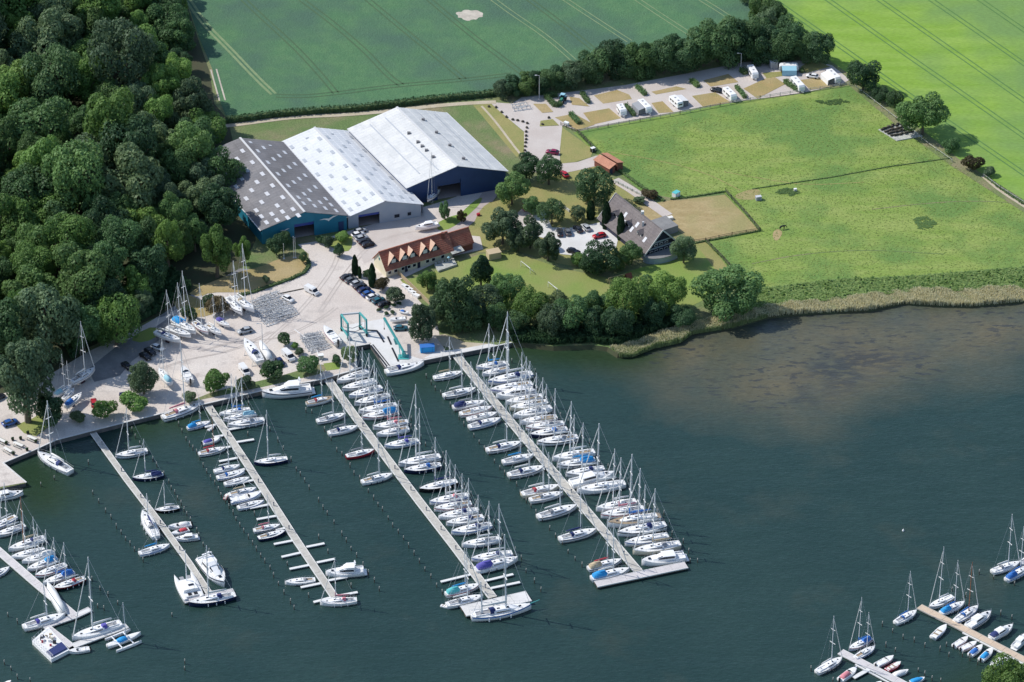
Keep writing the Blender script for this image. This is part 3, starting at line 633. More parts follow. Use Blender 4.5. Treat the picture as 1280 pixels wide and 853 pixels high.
OTHER = [ # cx, cy, rpx, height ratio, clear stem, label, material, kind, crown set
 (1026,60,19,1.05,1,'dark pointed tree at the right end of the caravan pitches, beside the bright field','leafdk','tree',0),
 (1080,92,22,.95,1,'broad dark tree right of the last white caravan','leafdk','tree',0),
 (1102,118,12,.8,0,'low dark tree between the two big trees on the field boundary','leafdk','tree',0),
 (1118,124,13,.85,0,'round dark bush-like tree left of the largest boundary tree','leafdk','tree',0),
 (1155,142,31,.85,1.5,'largest round tree on the boundary between meadow and bright field, by the log pile','leaf','tree',0),
 (1190,181,12,.8,0,'small tree with a lime green top below the largest boundary tree','leaf','tree',0),
 (1216,204,14,.7,0,'brownish green bush on the meadow boundary above the edge track','leafbrn','bush',2),
 (1237,215,7,.8,0,'small blue-green bush at the top of the field edge track','leafgr','bush',2),
 (640,236,22,.9,1.5,'dense round tree just right of the white-roofed shed front','leaf','tree',0),
 (658,207,16,1.0,2,'left of two dark trees standing below the maroon car','leafdk','tree',0),
 (686,212,18,1.0,2,'right of two dark trees standing below the maroon car','leafdk','tree',0),
 (743,232,25,.95,2,'big dark tree beside the orange roofed stable','leafdk','tree',0),
 (690,265,17,.9,1,'round dark tree at the top left corner of the restaurant car park','leafdk','tree',0),
 (722,266,10,.9,1.5,'small round olive tree between car park and dry garden','leafgr','tree',0),
 (628,283,23,.95,2,'airy grey-green tree right of the red-tiled house end','leafgr','tree',1),
 (663,292,17,1.15,1,'grey-green birch on the left side of the restaurant car park','leafgr','tree',1),
 (685,309,17,1.05,1,'grey-green birch at the lower left corner of the restaurant car park','leafgr','tree',1),
 (601,338,24,.95,0,'wide blue-green conifer on the lawn in front of the red-tiled house','leafdk','tree',3),
 (534,351,11,1.0,1,'small light green fruit tree on the lawn near the picket fence','leafbr','tree',0),
 (553,357,10,.8,.5,'small leafy tree on the lawn beside the grey patio','leaf','tree',0),
 (752,322,23,.95,0,'large dark blue-green bushy tree below the restaurant car park','leafdk','tree',0),
 (722,324,11,.6,0,'lime green shrub on the lower edge of the restaurant car park','leafbr','bush',2),
 (790,317,15,.95,1,'bright rounded tree in front of the dark timber restaurant','leaf','tree',0),
 (855,312,16,1.1,1,'solitary leaning tree right of the dark timber restaurant gable','leafgr','tree',0),
 (567,378,26,1.35,1,'tall dark willow-like tree on the shore left of the longest pontoon root','leafdk','tree',1),
 (528,402,18,1.4,1,'tall drooping olive tree beside the stored motorboats','leafgr','tree',1),
 (545,390,15,1.2,1,'drooping olive tree between the stored motorboats and the dark shore willow','leafgr','tree',1),
 (604,378,20,1.0,1,'rounded shore tree behind the masts at the root of the longest pontoon','leafgr','tree',0),
 (633,360,21,.95,1,'dark tree on the inner side of the shore row by the football goal','leaf','tree',0),
 (663,382,21,1.0,1,'pale domed tree in the shore row, second past the pontoon masts','leafbr','tree',0),
 (690,400,19,1.0,.5,'grey-green tree in the shore row over the water','leafgr','tree',0),
 (716,393,21,1.05,1,'mid green tree in the shore row with bright left side','leaf','tree',0),
 (745,402,18,.9,.5,'low dark tree in the shore row nearest the water','leafdk','tree',0),
 (782,375,26,1.0,1,'biggest bright tree of the shore row, left of its twin','leafbr','tree',0),
 (772,404,20,.95,.5,'dark tree at the water side below the biggest shore tree','leafdk','tree',0),
 (835,368,23,1.05,1,'light green tree at the right end of the shore row','leafbr','tree',0),
 (815,390,18,.9,.5,'dark tree in the gap between the two bright shore trees','leafdk','tree',0),
 (852,396,15,.8,0,'low dark tree at the right tip of the shore row','leafdk','tree',0),
 (585,396,17,1.0,.5,'dark round tree behind the blue tarpaulin, left part of the shore row','leafdk','tree',0),
 (618,396,16,.9,.5,'mid green tree directly behind the tallest masts of the longest pontoon','leaf','tree',0),
 (648,402,14,.9,.5,'small dark tree between two pale shore trees at the pontoon masts','leafdk','tree',0),
 (748,381,18,.95,.5,'green tree on the lawn side of the shore row, left of the biggest one','leaf','tree',0),
 (806,366,18,.95,.5,'green tree wedged between the two brightest shore trees','leaf','tree',0),
 (697,378,13,.9,.5,'small green tree on the lawn side of the shore row by the lower goal','leafgr','tree',0),
 (664,258,13,.9,.5,'rounded green tree just behind the red kiosk','leaf','tree',0),
 (647,300,15,1.0,.5,'grey-green tree between the two birches and the garden shed','leafgr','tree',1),
 (738,330,14,.85,0,'low dark bushy tree at the lawn edge below the car park','leafdk','tree',0),
 (775,326,13,.85,0,'low green bushy tree left of the bright tree by the timber restaurant','leaf','tree',0),
 (908,366,36,.78,.5,'great round tree standing alone by the reeds','leaf','tree',0),
 (179,474,17,1.15,1.5,'leaning tree on the quay strip beside a shrouded yacht','leafgr','tree',1),
 (272,477,17,.75,0,'large round green bush on the quay behind the moored blue-covered yachts','leafbr','bush',2),
 (342,466,16,.8,0,'bushy green shrub behind the big white motor yacht','leaf','bush',2),
 (384,457,14,.8,0,'green shrub at the root of the ketch pontoon','leaf','bush',2),
 (131,513,15,.8,0,'rounded shrub between the red car and the quay','leafbr','bush',2),
 (168,505,17,.65,0,'wide low shrub on the quay between red and navy cars','leafbr','bush',2),
 (65,515,20,1.0,0,'dark evergreen bush beside the corner lawn','leafdk','bush',2),
 (97,522,10,.6,0,'low round bush near the quay below the dry-stored blue yacht','leafgr','bush',2),
 (308,480,13,.6,0,'low olive shrub on the quay strip below the white van','leafgr','bush',2),
 (236,497,9,.8,0,'small shrub behind the mast of the navy striped quay yacht','leafgr','bush',2),
 (356,424,8,1.1,0,'dark small tree at the tip of the planted parking divider','leafdk','bush',2),
 (368,433,5,.8,0,'pale flowering shrub on the parking divider','leafbr','bush',2),
 (374,440,6,.7,0,'second pale shrub on the parking divider, nearer the quay','leafgr','bush',2),
 (420,451,7,.9,0,'clipped dark round bush on the small lawn by the cradles','leafdk','bush',2),
 (437,444,10,1.3,0,'tall green shrub in the corner beside the boat lift basin','leafgr','bush',2),
 (428,296,9,.7,0,'bright clipped oval bush in front of the teal shed door','leafbr','bush',2),
 (411,303,8,1.0,0,'dark shrub left on the small island in front of the teal shed','leafgr','bush',2),
 (424,313,10,.95,0,'dark conifer shrub right on the small island in front of the teal shed','leafdk','bush',3),
 (379,322,6,1.3,0,'small dark shrub on the flagpole lawn tip','leafdk','bush',2),
 (333,350,5,1.1,0,'small olive shrub at the lower edge of the flagpole lawn','leafgr','bush',2),
 (345,308,12,1.1,0,'dark shrub against the teal shed behind the flagpoles','leafdk','bush',2),
 (356,299,9,1.1,0,'dark bush left of the teal shed door opening','leafdk','bush',2),
 (401,300,6,.9,0,'dark bush right of the teal shed door opening','leafdk','bush',2),
 (478,355,10,.9,0,'brown-green shrub beside the cypress in front of the cream gable','leafbrn','bush',2),
 (494,370,11,.9,0,'grey-green shrub at the near end of the parked car row','leafgr','bush',2),
 (459,343,6,1.0,0,'small dark shrub between the two cypress columns by the cars','leafdk','bush',2),
 (556,264,9,1.3,.8,'slim young tree between the yacht on stands and the red-tiled roof','leaf','tree',1),
 (577,270,6,1.3,.8,'tiny sparse tree on the strip beside the brick drive','leafbrn','tree',1),
 (272,383,14,.8,0,'purple-brown bush behind the dry-stored yachts with tall masts','leafbrn','bush',2),
 (262,377,9,.9,0,'green bush left of the purple-brown bush behind the dry yachts','leafgr','bush',2),
 (236,393,10,.9,0,'dark bush on the yard lawn behind the row of dry yachts','leafdk','bush',2),
 (735,248,8,.7,0,'pale bush between the big dark tree and the dry garden','leafgr','bush',2),
 (812,243,9,.6,0,'dark brown spreading bush behind the dark timber restaurant','leafbrn','bush',2),
 (800,251,8,.5,0,'olive end of the spreading bush behind the restaurant','leafgr','bush',2),
 (1262,852,29,1.0,3,'blossoming tree filling the bottom right corner of the picture','leafbr','tree',0)]
for cx, cy, r, ra, cl, lb, mt, kind, cs in OTHER:
    tree(cx, cy, r, ra, cl*.5, lb, mt=mt, cat=kind, g=(1.12 if cy > 340 else 1.0) if kind == 'tree' else 1.05, name={'tree':'broadleaf_tree','bush':'bush'}[kind] if cs != 3 else 'conifer', crowns=(CROWN, CROWNT, BUSH, CONE)[cs], trunk=True)
# headland in the bottom right corner that carries the blossoming tree
b_ = P(1262, 852, Z0 + 3 + 29/S(852)); hp = [(b_.x + 14*math.cos(a), b_.y - 6 + 9*math.sin(a), Z0 - .3) for a in [i*math.pi/8 for i in range(16)]]
hb = MB(); hb.loft([[(x*1.0 + (x-b_.x)*.2, y + (y-b_.y+6)*.2, -1.5) for x, y, z in hp], hp], cap=True, closed=True); tag(hb.build('headland', M['rough']), kind='structure')
# cypresses
for cx, cy, wpx, hpx, lb in [(444,332,7,23,'dark cypress column at the head of the parked car row'),(465.5,345,8,27,'taller dark cypress beside the cream gable end'),
   (450,341,4,14,'slim dark cypress squeezed between the two larger ones by the car row'),(758,270,9.5,31,'dark cypress column at the left corner of the dark timber restaurant'),
   (776,284,8.5,31,'dark cypress column in front of the restaurant dormers'),(770,272,5,20,'slimmer cypress just behind the one by the dormers'),(738.5,263,9,21,'dark cypress at the edge of the dry garden above the car park')]:
    s = S(cy); H = hpx / s / math.cos(TH); p = P(cx, cy + hpx/2); rr = wpx / 2 / s
    o = empty('cypress', (p.x, p.y, Z0), lb, 'tree'); inst('trunk', TRUNK[0], M['bark'], o, scale=(H*.3, H*.3, H*.6))
    inst('crown', CYP[int(cx) % 3], M['leafcy'], o, (0,0,H/2), (0,0,cx), (rr*1.1, rr*1.1, H/2))

# clipped hedges
def hedge(label, pts, wd, h, mt='leaf', dens=11, name='hedge', size=.20, cat='hedge'):
    rng = np.random.default_rng(int(pts[0][0])); w_ = [P(x, y) for x, y in pts]; C = []; Nn = []
    base = w_[0].copy()
    for a, b in zip(w_, w_[1:]):
        d = b - a; L_ = d.length; d.normalize(); n = Vector((-d.y, d.x, 0)); k = int(L_ * (wd + 2*h) * dens)
        u = rng.uniform(0, L_, k); t = rng.uniform(-(wd/2 + h), wd/2 + h, k)
        for ui, ti in zip(u, t):
            if abs(ti) <= wd/2: q = a + d*ui + n*ti + Vector((0,0,h)); nn = (0,0,1)
            else:
                s = 1 if ti > 0 else -1; q = a + d*ui + n*(s*wd/2) + Vector((0,0,h - (abs(ti) - wd/2))); nn = (n.x*s, n.y*s, .3)
            C.append((q.x - base.x, q.y - base.y, q.z - Z0)); Nn.append(nn)
    C = np.array(C) + rng.normal(size=(len(C),3)) * .09; Nn = np.array(Nn) + rng.normal(size=(len(C),3))*.4; Nn /= np.linalg.norm(Nn, axis=1)[:, None]
    m = quads_mesh('hedge', C, Nn, size, rng.uniform(0,1,len(C)), rng)
    # a dark twiggy core so the hedge is not see-through
    o = empty(name, (base.x, base.y, Z0), label, cat); f = inst('foliage', m, M[mt], o)
    core = MB()
    for a, b in zip(w_, w_[1:]): core.bar(a + Vector((0,0,h*.45)), b + Vector((0,0,h*.42)), wd*.7, h*.75)
    core.build('twigs', M['nettlecore'], o); return o
HED = [('L-shaped clipped hedge in front of the green and white tractor',[(697,121),(682,122),(694,134),(702,132)],1.6,1.5),
 ('clipped hedge between tractor pitch and first empty pitch',[(727,118),(736,130)],1.4,1.5),('clipped hedge below the gas tank pitch',[(713,144),(724,156)],1.6,1.5),
 ('hedge right of the first white caravan',[(782,133),(793,146)],1.2,1.3),('hedge on the far side pitches behind the awning caravan',[(796,110),(807,120)],1.6,1.4),
 ('hedge on the far side pitches nearest the flatbed caravan gap',[(864,102),(873,110)],1.8,1.4),('hedge right of the caravan parked behind the dark car',[(920,110),(932,124)],1.2,1.4),
 ('hedge left of the caravan with the pull-out shade',[(927,89),(932,94)],2,1.6),('clipped hedge left of the long white caravan',[(981,103),(985,107),(999,115)],1.6,1.5),
 ('small round hedge between the awning caravan and dry grass',[(1001,88),(1003,92)],1.6,1.2)]
for lb, pts, wd, h in HED: hedge(lb, pts, wd, h)
hedge('long low dark hedge between the crop field and the farm track', [(282,153),(300,151.5),(340,146),(400,141),(450,138),(500,132),(560,125),(612,120),(622,118)], 2.2, 1.9, 'leafdk', 5, size=.32)
hedge('low dark clipped hedge curving round the dry flagpole lawn', [(298,371),(320,365),(345,356),(365,349),(380,342),(386,334),(386,328),(382,323)], 1.2, .7, 'leafdk', 9)
hedge('thin dark field hedge dividing the meadow', [(940,237),(985,230),(1040,222),(1110,209),(1190,198)], .4, .3, 'nettle', 6, size=.16)
hedge('overgrown hedge line along the upper edge of the tan paddock', [(838,250),(870,246),(907,240)], .6, .5, 'nettle', 7)
hedge('overgrown fence line along the right edge of the tan paddock', [(907,240),(930,265),(950,289)], .7, .5, 'nettle', 7)
hedge('overgrown fence line along the lower edge of the tan paddock', [(950,289),(915,296),(882,302),(868,305)], .5, .4, 'nettle', 7)
hedge('overgrown fence line running from paddock corner to the great round tree', [(882,302),(905,325),(925,348)], .6, .5, 'nettle', 7)
hedge('tall grass line between the dark timber restaurant path and the meadow', [(722,165),(745,188),(762,205),(800,233),(830,252)], 1.2, .6, 'nettle', 7)
hedge('row of low shrubs along the field edge track', [(1232,222),(1250,236),(1280,256)], .9, .9, 'leafdk', 6)
# reeds and bank plants: nobody could count them
def scatter(name, poly, n, fn, mt, seed=1, shore=None):
    rng = random.Random(seed); pw = [(P(x, y).x, P(x, y).y) for x, y in poly]
    a0 = min(p[0] for p in pw); a1 = max(p[0] for p in pw); b0 = min(p[1] for p in pw); b1 = max(p[1] for p in pw)
    V = []; T = []; k = 0
    while k < n:
        x = rng.uniform(a0, a1); y = rng.uniform(b0, b1)
        if inpoly(x, y, pw):
            V += fn(x, y, rng); T.append(rng.random()); k += 1
    m = finish_quads(name, np.array(V), np.array(T), n)
    o = inst(name, m, M[mt]); return tag(o, kind='stuff')
def blade(x, y, r, h=1.35, wd=.16):
    a = r.uniform(0, 6.28); c, s = math.cos(a)*wd, math.sin(a)*wd; hh = h * r.uniform(.7, 1.15) * (.78 + .22*math.sin(x*.31) + .18*math.sin(x*.83 + y*.7)); lx, ly = r.uniform(-.3,.3), r.uniform(-.3,.3)
    z = Z0 - .9
    return [(x-c, y-s, z), (x+c, y+s, z), (x+c*.5+lx, y+s*.5+ly, z+hh+.6), (x-c*.5+lx, y-s*.5+ly, z+hh+.6)]
def tuft(x, y, r, h=.9, wd=.35):
    a = r.uniform(0, 6.28); c, s = math.cos(a)*wd, math.sin(a)*wd; hh = h * r.uniform(.4, 1.3); lx, ly = r.uniform(-.5,.5), r.uniform(-.5,.5)
    return [(x-c, y-s, Z0+hh*.2), (x+c, y+s, Z0+hh*.1), (x+c+lx, y+s+ly, Z0+hh), (x-c+lx, y-s+ly, Z0+hh*.9)]
def flat(x, y, r, h=.12, wd=.42):
    a = r.uniform(0, 6.28); c, s = math.cos(a)*wd*r.uniform(.5,1.3), math.sin(a)*wd*r.uniform(.5,1.3); z = Z0 + .08 + r.uniform(.02, h)
    return [(x-c, y-s, z), (x+s*.6, y-c*.6, z+r.uniform(-.03,.06)), (x+c, y+s, z), (x-s*.6, y+c*.6, z+r.uniform(-.03,.06))]
scatter('reeds', [(762,435),(775,443),(790,442),(816,432),(850,425),(866,414),(915,406.5),(960,393.5),(1010,389),(1085,385.5),(1130,376.5),(1165,379),(1210,380.5),(1282,374),(1282,358),(1210,362),(1130,362),(1070,371),(1000,378),(955,382),(900,394),(850,408),(800,425)], 30000, blade, 'reed', 1)
scatter('green_reeds', [(764,436),(776,444),(792,443),(817,433),(850,426),(866,415),(915,407),(960,394),(960,391),(900,403),(850,415),(800,430)], 9000, lambda x,y,r: blade(x,y,r,1.1), 'reedgreen', 2)
scatter('bank_plants', [(928,352),(960,360),(1040,350),(1150,345),(1282,334),(1400,340),(1400,352),(1282,362),(1210,364),(1130,366),(1070,373),(1000,380),(955,384),(935,386)], 15000, lambda x,y,r: flat(x,y,r,.35,.5) if r.random() < .93 else tuft(x,y,r,.8,.38), 'swamp', 3)
scatter('shore_undergrowth', [(640,428),(692,431),(740,429),(765,432),(800,422),(850,405),(860,395),(820,395),(740,410),(680,412),(640,415)], 9000, lambda x,y,r: tuft(x,y,r,1.8,.45), 'leafdk', 4)
for i, (cx, cy, a, b) in enumerate([(1157,280,13,8),(985,240,15,5),(1040,128,18,4)]):
    rp = random.Random(i); pts = [(cx + a*math.cos(t)*rp.uniform(.55,1.35), cy + b*math.sin(t)*rp.uniform(.5,1.4)) for t in [k*math.pi/7 for k in range(14)]]
    scatter('nettle_patch', pts, int(a*b*3.2), lambda x,y,r: flat(x,y,r), 'nettle', 20+i)
scatter('woodland_undergrowth', [(180,330),(215,340),(240,360),(205,388),(165,408),(110,432),(90,450),(80,430),(150,380)], 6000, lambda x,y,r: tuft(x,y,r,2.2,.5), 'leafdk', 9)

for i, pts in enumerate([[(1090,262),(1160,254),(1220,251),(1290,255)],[(905,215),(960,225),(1010,232),(1080,228)],[(940,330),(1000,318),(1080,312),(1180,318)],[(760,190),(820,200),(880,215),(925,238)]]):
    strip('grazing_path', pts, .45, .045, M['drygreen'] if i % 2 else M['rough'])
for i, pts in enumerate([[(330,430),(370,395),(400,360),(420,330),(425,305)],[(250,440),(300,425),(350,425),(400,400),(420,385)],[(180,470),(230,450),(290,440),(340,415)],[(400,390),(440,330),(470,300),(540,285)]]):
    for k in (-2.5, 2.5): strip('tyre_track', [(x+k, y) for x, y in pts], .35, .085+.002*i+(.001 if k > 0 else 0), M['tyretrack'])

scatter('meadow_tussocks', [(740,180),(800,160),(1062,112),(1190,205),(1400,345),(1280,338),(1150,343),(1040,350),(958,358),(925,348),(890,304),(955,290),(910,240),(840,250)], 15000, lambda x,y,r: flat(x,y,r,.06,.24), 'tussock', 5)
# ---------------------------------------------------------------- boats: template meshes, bow along +X, 10 m long, waterline at z = 0
def hull_secs(style):
    st = []; n = 13
    for k in range(n):
        t = k / (n - 1); x = -5 + 10 * t
        if style == 'sail': b = 1.62 * (0.66 + .34*math.sin(min(1, t/.45)*math.pi/2)) if t < .45 else 1.62 * math.cos(((t-.45)/.55)**1.55 * math.pi/2)
        elif style == 'double': b = 1.6 * math.sin(math.pi * (.06 + .94*t) ** .9) ** .75 if t < .999 else 0
        else: b = 1.75 * (0.90 + .10*math.sin(min(1, t/.4)*math.pi/2)) if t < .5 else 1.75 * max(0, 1 - ((t-.5)/.5)**2.4)
        b = max(b, .03); sh = 1.0 + .30 * ((t-.35)/.65)**2 if t > .35 else 1.0 + .10*((.35-t)/.35)**2
        if style == 'motor': sh = 1.15 + .55 * max(0, (t-.3)/.7)**1.5
        dp = .45 * math.sin(math.pi * min(1, max(0, .12 + .8*t)))
        st.append((x, b, sh, dp))
    return st
def hull_mesh(style):
    mb = MB(); secs = []
    for x, b, sh, dp in hull_secs(style):
        xb = x + (.0 if x < 4.5 else 0)
        half = [(b, sh), (b*.99, sh*.55), (b*.86, 0.02), (b*.5, -dp*.8), (0.0, -dp)]
        secs.append([(x, y, z) for y, z in half] + [(x, -y, z) for y, z in half[-2::-1]])
    mb.loft(secs, cap=True); return mb.mesh('hull', True)
def stripe_mesh(style):
    mb = MB(); S_ = hull_secs(style)
    for s in (1, -1): mb.loft([[(x, s*(b+.02), sh-.10), (x, s*(b+.025), sh-.32)] for x, b, sh, dp in S_], cap=False)
    return mb.mesh('sheer_stripe')
def deck_mesh(style):
    mb = MB(); secs = []
    for x, b, sh, dp in hull_secs(style):
        c = .10 * (b / 1.6)
        secs.append([(x, b*.97, sh-.03), (x, b*.5, sh+c*.6), (x, 0, sh+c), (x, -b*.5, sh+c*.6), (x, -b*.97, sh-.03)])
    mb.loft(secs, cap=False); return mb.mesh('deck')
BM = {}
def house(secs):
    """lofted cabin: (x, half width bottom, half width top, z bottom, z top)"""
    return MB().loft([[(x, wb, zb), (x, wt, zt), (x, wt*.4, zt+.05), (x, -wt*.4, zt+.05), (x, -wt, zt), (x, -wb, zb)] for x, wb, wt, zb, zt in secs])
def make_templates():
    B = BM
    for s in ('sail', 'double', 'motor'):
        B['hull_'+s] = hull_mesh(s); B['stripe_'+s] = stripe_mesh(s); B['deck_'+s] = deck_mesh(s)
    B['coach'] = house([(-1.35,.98,.86,.95,1.52),(.4,.98,.84,.98,1.50),(1.6,.80,.66,1.02,1.36),(2.6,.45,.32,1.08,1.16)]).mesh('coachroof')
    m = MB()
    for s in (1,-1): m.loft([[(x, s*(w+.015), z0), (x, s*(w-.05), z1)] for x, w, z0, z1 in ((-1.0,.955,1.12,1.36),(.4,.945,1.14,1.35),(1.4,.80,1.16,1.27))], cap=False)
    B['window'] = m.mesh('window')
    m = MB(); m.box(-4.3,.62,1.0,-1.4,.80,1.30); m.box(-4.3,-.80,1.0,-1.4,-.62,1.30); m.box(-4.4,-.8,1.0,-4.2,.8,1.22); B['coaming'] = m.mesh('coaming')
    B['sole'] = MB().box(-4.2,-.62,1.02,-1.4,.62,1.13).mesh('cockpit_floor')
    m = MB(); m.tube((-3.4,-.02,1.15),(-3.4,.02,1.15),.01,.01,6)
    for k in range(14):
        a = k*math.pi/7; b = (k+1)*math.pi/7; m.tube((-3.4,math.cos(a)*.42,1.55+math.sin(a)*.42),(-3.4,math.cos(b)*.42,1.55+math.sin(b)*.42),.035,.035,4)
    m.box(-3.5,-.08,1.1,-3.3,.08,1.6); B['wheel'] = m.mesh('steering_wheel')
    B['hatch'] = MB().box(-.27,-.25,0,.27,.25,.05).mesh('hatch')
    B['mast'] = MB().tube((0,0,0),(-.18,0,13.2),.140,.09,7).mesh('mast')
    m = MB(); m.bar((-.08,-1.15,5.6),(-.08,1.15,5.6),.16,.10); B['spr1'] = m.mesh('spreader')
    m = MB(); m.bar((-.12,-.85,9.3),(-.12,.85,9.3),.14,.09); B['spr2'] = m.mesh('spreader')
    m = MB(); m.tube((4.1,0,-.35),(-.16,0,12.7),.028,.028,4)
    m.tube((-5.6,0,-.35),(-.18,0,13.1),.030,.030,4)
    for s in (1,-1): m.tube((-.2,s*1.45,-.4),(-.08,s*1.12,5.6),.018,.018,4); m.tube((-.08,s*1.12,5.6),(-.12,s*.83,9.3),.018,.018,4); m.tube((-.12,s*.83,9.3),(-.17,0,12.8),.018,.018,4)
    B['rig'] = m.mesh('rigging')
    B['furl'] = MB().tube((4.0,0,.1),(.02,0,12.2),.11,.075,6).mesh('furled_headsail')
    B['boom'] = MB().tube((-.1,0,1.15),(-4.0,0,1.30),.07,.06,6).mesh('boom')
    m = MB(); m.loft([[(x, math.sin(a)*r, z+math.cos(a)*r*1.35) for a in [i*math.pi/4 for i in range(8)]] for x, z, r in ((-.1,1.45,.13),(-.5,1.42,.21),(-2.2,1.42,.19),(-3.9,1.44,.11))], closed=True)
    m.loft([[(x+.05, math.sin(a)*r, z+math.cos(a)*r) for a in [i*math.pi/3 for i in range(6)]] for x, z, r in ((.0,1.3,.15),(.0,2.4,.12))] and
           [[(.02+math.sin(a)*r, math.cos(a)*r, z) for a in [i*math.pi/3 for i in range(6)]] for z, r in ((1.2,.17),(2.6,.13))], closed=True)
    B['cover'] = m.mesh('sail_cover', True)
    m = MB(); m.loft([[(x, math.cos(a)*wd, 1.15+math.sin(a)*h) for a in [i*math.pi/6 for i in range(7)]] for x, wd, h in ((-.95,.78,.35),(-1.25,.86,.82),(-2.0,.86,.80))], cap=False); B['hood'] = m.mesh('sprayhood', True)
    m = MB(); m.loft([[(x, math.cos(a)*wd, 1.15+math.sin(a)*h) for a in [i*math.pi/6 for i in range(7)]] for x, wd, h in ((-1.0,.85,.5),(-1.4,1.05,1.15),(-3.2,1.1,1.25),(-4.4,.95,.95),(-4.6,.8,.1))]); B['tent'] = m.mesh('cockpit_tent', True)
    m = MB(); S_ = hull_secs('sail')
    for s in (1,-1):
        pr = None
        for i, (x, b, sh, dp) in enumerate(S_):
            p = Vector((x, s*b*.95, sh)); q = p + Vector((0,0,.6)); m.tube(p, q, .018, .018, 4, False)
            if pr: m.tube(pr, q, .016, .016, 4, False)
            pr = q
    m.tube((5,-.05,1.9),(5,.05,1.9),.02); B['rail'] = m.mesh('guard_rail')
    m = MB(); m.loft([[(x, y, z) for y in (-t, t)] for x, z, t in ()] or [[(.9,-.07,-.4),(.9,.07,-.4),(-1.1,.07,-.4),(-1.1,-.07,-.4)],[(.4,-.10,-1.75),(.4,.10,-1.75),(-1.0,.10,-1.75),(-1.0,-.10,-1.75)]], closed=True)
    m.loft([[(-4.1,-.04,-.1),(-4.1,.04,-.1),(-4.6,.04,-.1),(-4.6,-.04,-.1)],[(-4.2,-.04,-1.4),(-4.2,.04,-1.4),(-4.5,.04,-1.4),(-4.5,-.04,-1.4)]], closed=True); B['keel'] = m.mesh('keel')
    m = MB()
    for x in (-2.6, 2.2):
        for s in (1,-1): m.bar((x, s*1.5, -1.75), (x, s*.9, .0), .10)
        m.bar((x,-1.6,-1.72),(x,1.6,-1.72),.12)
    m.bar((-2.8,-.5,-1.7),(2.4,-.5,-1.7),.12); m.bar((-2.8,.5,-1.7),(2.4,.5,-1.7),.12); B['cradle'] = m.mesh('cradle')
    m = MB()
    for x in (-2.4,-.6,1.2):
        for s in (1,-1): m.tube((x, s*1.72, .1),(x, s*1.70, .75),.11,.09,6)
    B['fender'] = m.mesh('fenders')
    # motor yacht pieces
    B['m_house'] = house([(-2.6,1.30,1.20,1.2,2.35),(.2,1.32,1.12,1.3,2.45),(1.4,1.15,.80,1.4,2.0),(2.6,.8,.5,1.5,1.62)]).mesh('superstructure', False)
    m = MB()
    for s in (1,-1): m.loft([[(x, s*(w+.02), z0),(x, s*(w2+.03), z1)] for x, w, w2, z0, z1 in ((-2.3,1.27,1.22,1.75,2.22),(.2,1.24,1.15,1.8,2.3),(1.3,1.05,.92,1.75,1.92))], cap=False)
    m.loft([[(.35,y,2.44-.02*abs(y)),(1.5,y*.8,1.98)] for y in (-1.0,0,1.0)], cap=False); B['m_glass'] = m.mesh('window')
    B['m_fly'] = house([(-2.6,1.15,1.25,2.35,2.9),(-.6,1.15,1.2,2.4,2.95),(.3,.8,.75,2.4,2.6)]).mesh('flybridge')
    m = MB(); m.bar((-2.4,-1.0,2.9),(-2.7,-1.0,3.7),.10); m.bar((-2.4,1.0,2.9),(-2.7,1.0,3.7),.10); m.bar((-2.7,-1.0,3.7),(-2.7,1.0,3.7),.3,.10); m.tube((-2.7,0,3.7),(-2.7,0,4.4),.04); m.tube((-2.7,.4,3.75),(-2.7,.4,4.0),.22,.22,8); B['m_arch'] = m.mesh('radar_arch')
    B['m_plat'] = MB().box(-5.7,-1.35,.25,-4.95,1.35,.40).mesh('bathing_platform')
    m = MB(); m.box(-4.8,1.25,1.1,-2.6,1.42,1.5); m.box(-4.8,-1.42,1.1,-2.6,-1.25,1.5); m.box(-4.9,-1.35,1.1,-4.7,1.35,1.45); B['m_cock'] = m.mesh('coaming')
    B['m_sole'] = MB().box(-4.7,-1.25,1.0,-2.6,1.25,1.17).mesh('cockpit_floor')
    B['m_tent'] = MB().loft([[(x, math.cos(a)*wd, 1.5+math.sin(a)*h) for a in [i*math.pi/6 for i in range(7)]] for x, wd, h in ((.5,1.1,.4),(-.3,1.3,1.0),(-3.4,1.35,1.0),(-4.7,1.2,.2))]).mesh('canopy', True)
    # small open boat pieces
    B['o_sole'] = MB().box(-4.3,-1.25,.9,2.2,1.25,1.16).mesh('inner_floor')
    B['o_rim'] = MB().box(-4.4,1.2,1.0,2.4,1.4,1.4).box(-4.4,-1.4,1.0,2.4,-1.2,1.4).box(2.2,-1.3,1.0,2.5,1.3,1.45).box(-4.5,-1.4,1.0,-4.2,1.4,1.3).mesh('coaming')
    B['o_seat'] = MB().box(-3.0,-1.2,1.1,-2.3,1.2,1.45).box(-.4,-1.2,1.1,.3,1.2,1.45).mesh('bench')
    B['o_screen'] = MB().loft([[(1.0,-1.2,1.3),(.4,-1.1,2.1)],[(1.7,0,1.3),(1.0,0,2.1)],[(1.0,1.2,1.3),(.4,1.1,2.1)]], cap=False).mesh('windscreen')
    B['o_motor'] = MB().box(-5.6,-.28,.3,-4.9,.28,1.9).box(-5.4,-.1,-.8,-5.1,.1,.4).mesh('outboard_motor')
    B['o_tarp'] = MB().loft([[(x, math.cos(a)*wd, 1.15+math.sin(a)*h) for a in [i*math.pi/6 for i in range(7)]] for x, wd, h in ((-4.8,1.5,.4),(-3.2,1.65,1.0),(.5,1.7,1.1),(3.0,1.15,.6),(4.6,.3,.2))]).mesh('tarpaulin', True)
make_templates()
HULLM = dict(w='white', n='navy', r='redpaint', k='black', c='cream', b='blue', g='green')
HULLN = dict(w='white', n='navy blue', r='red', k='black', c='cream', b='blue', g='green')
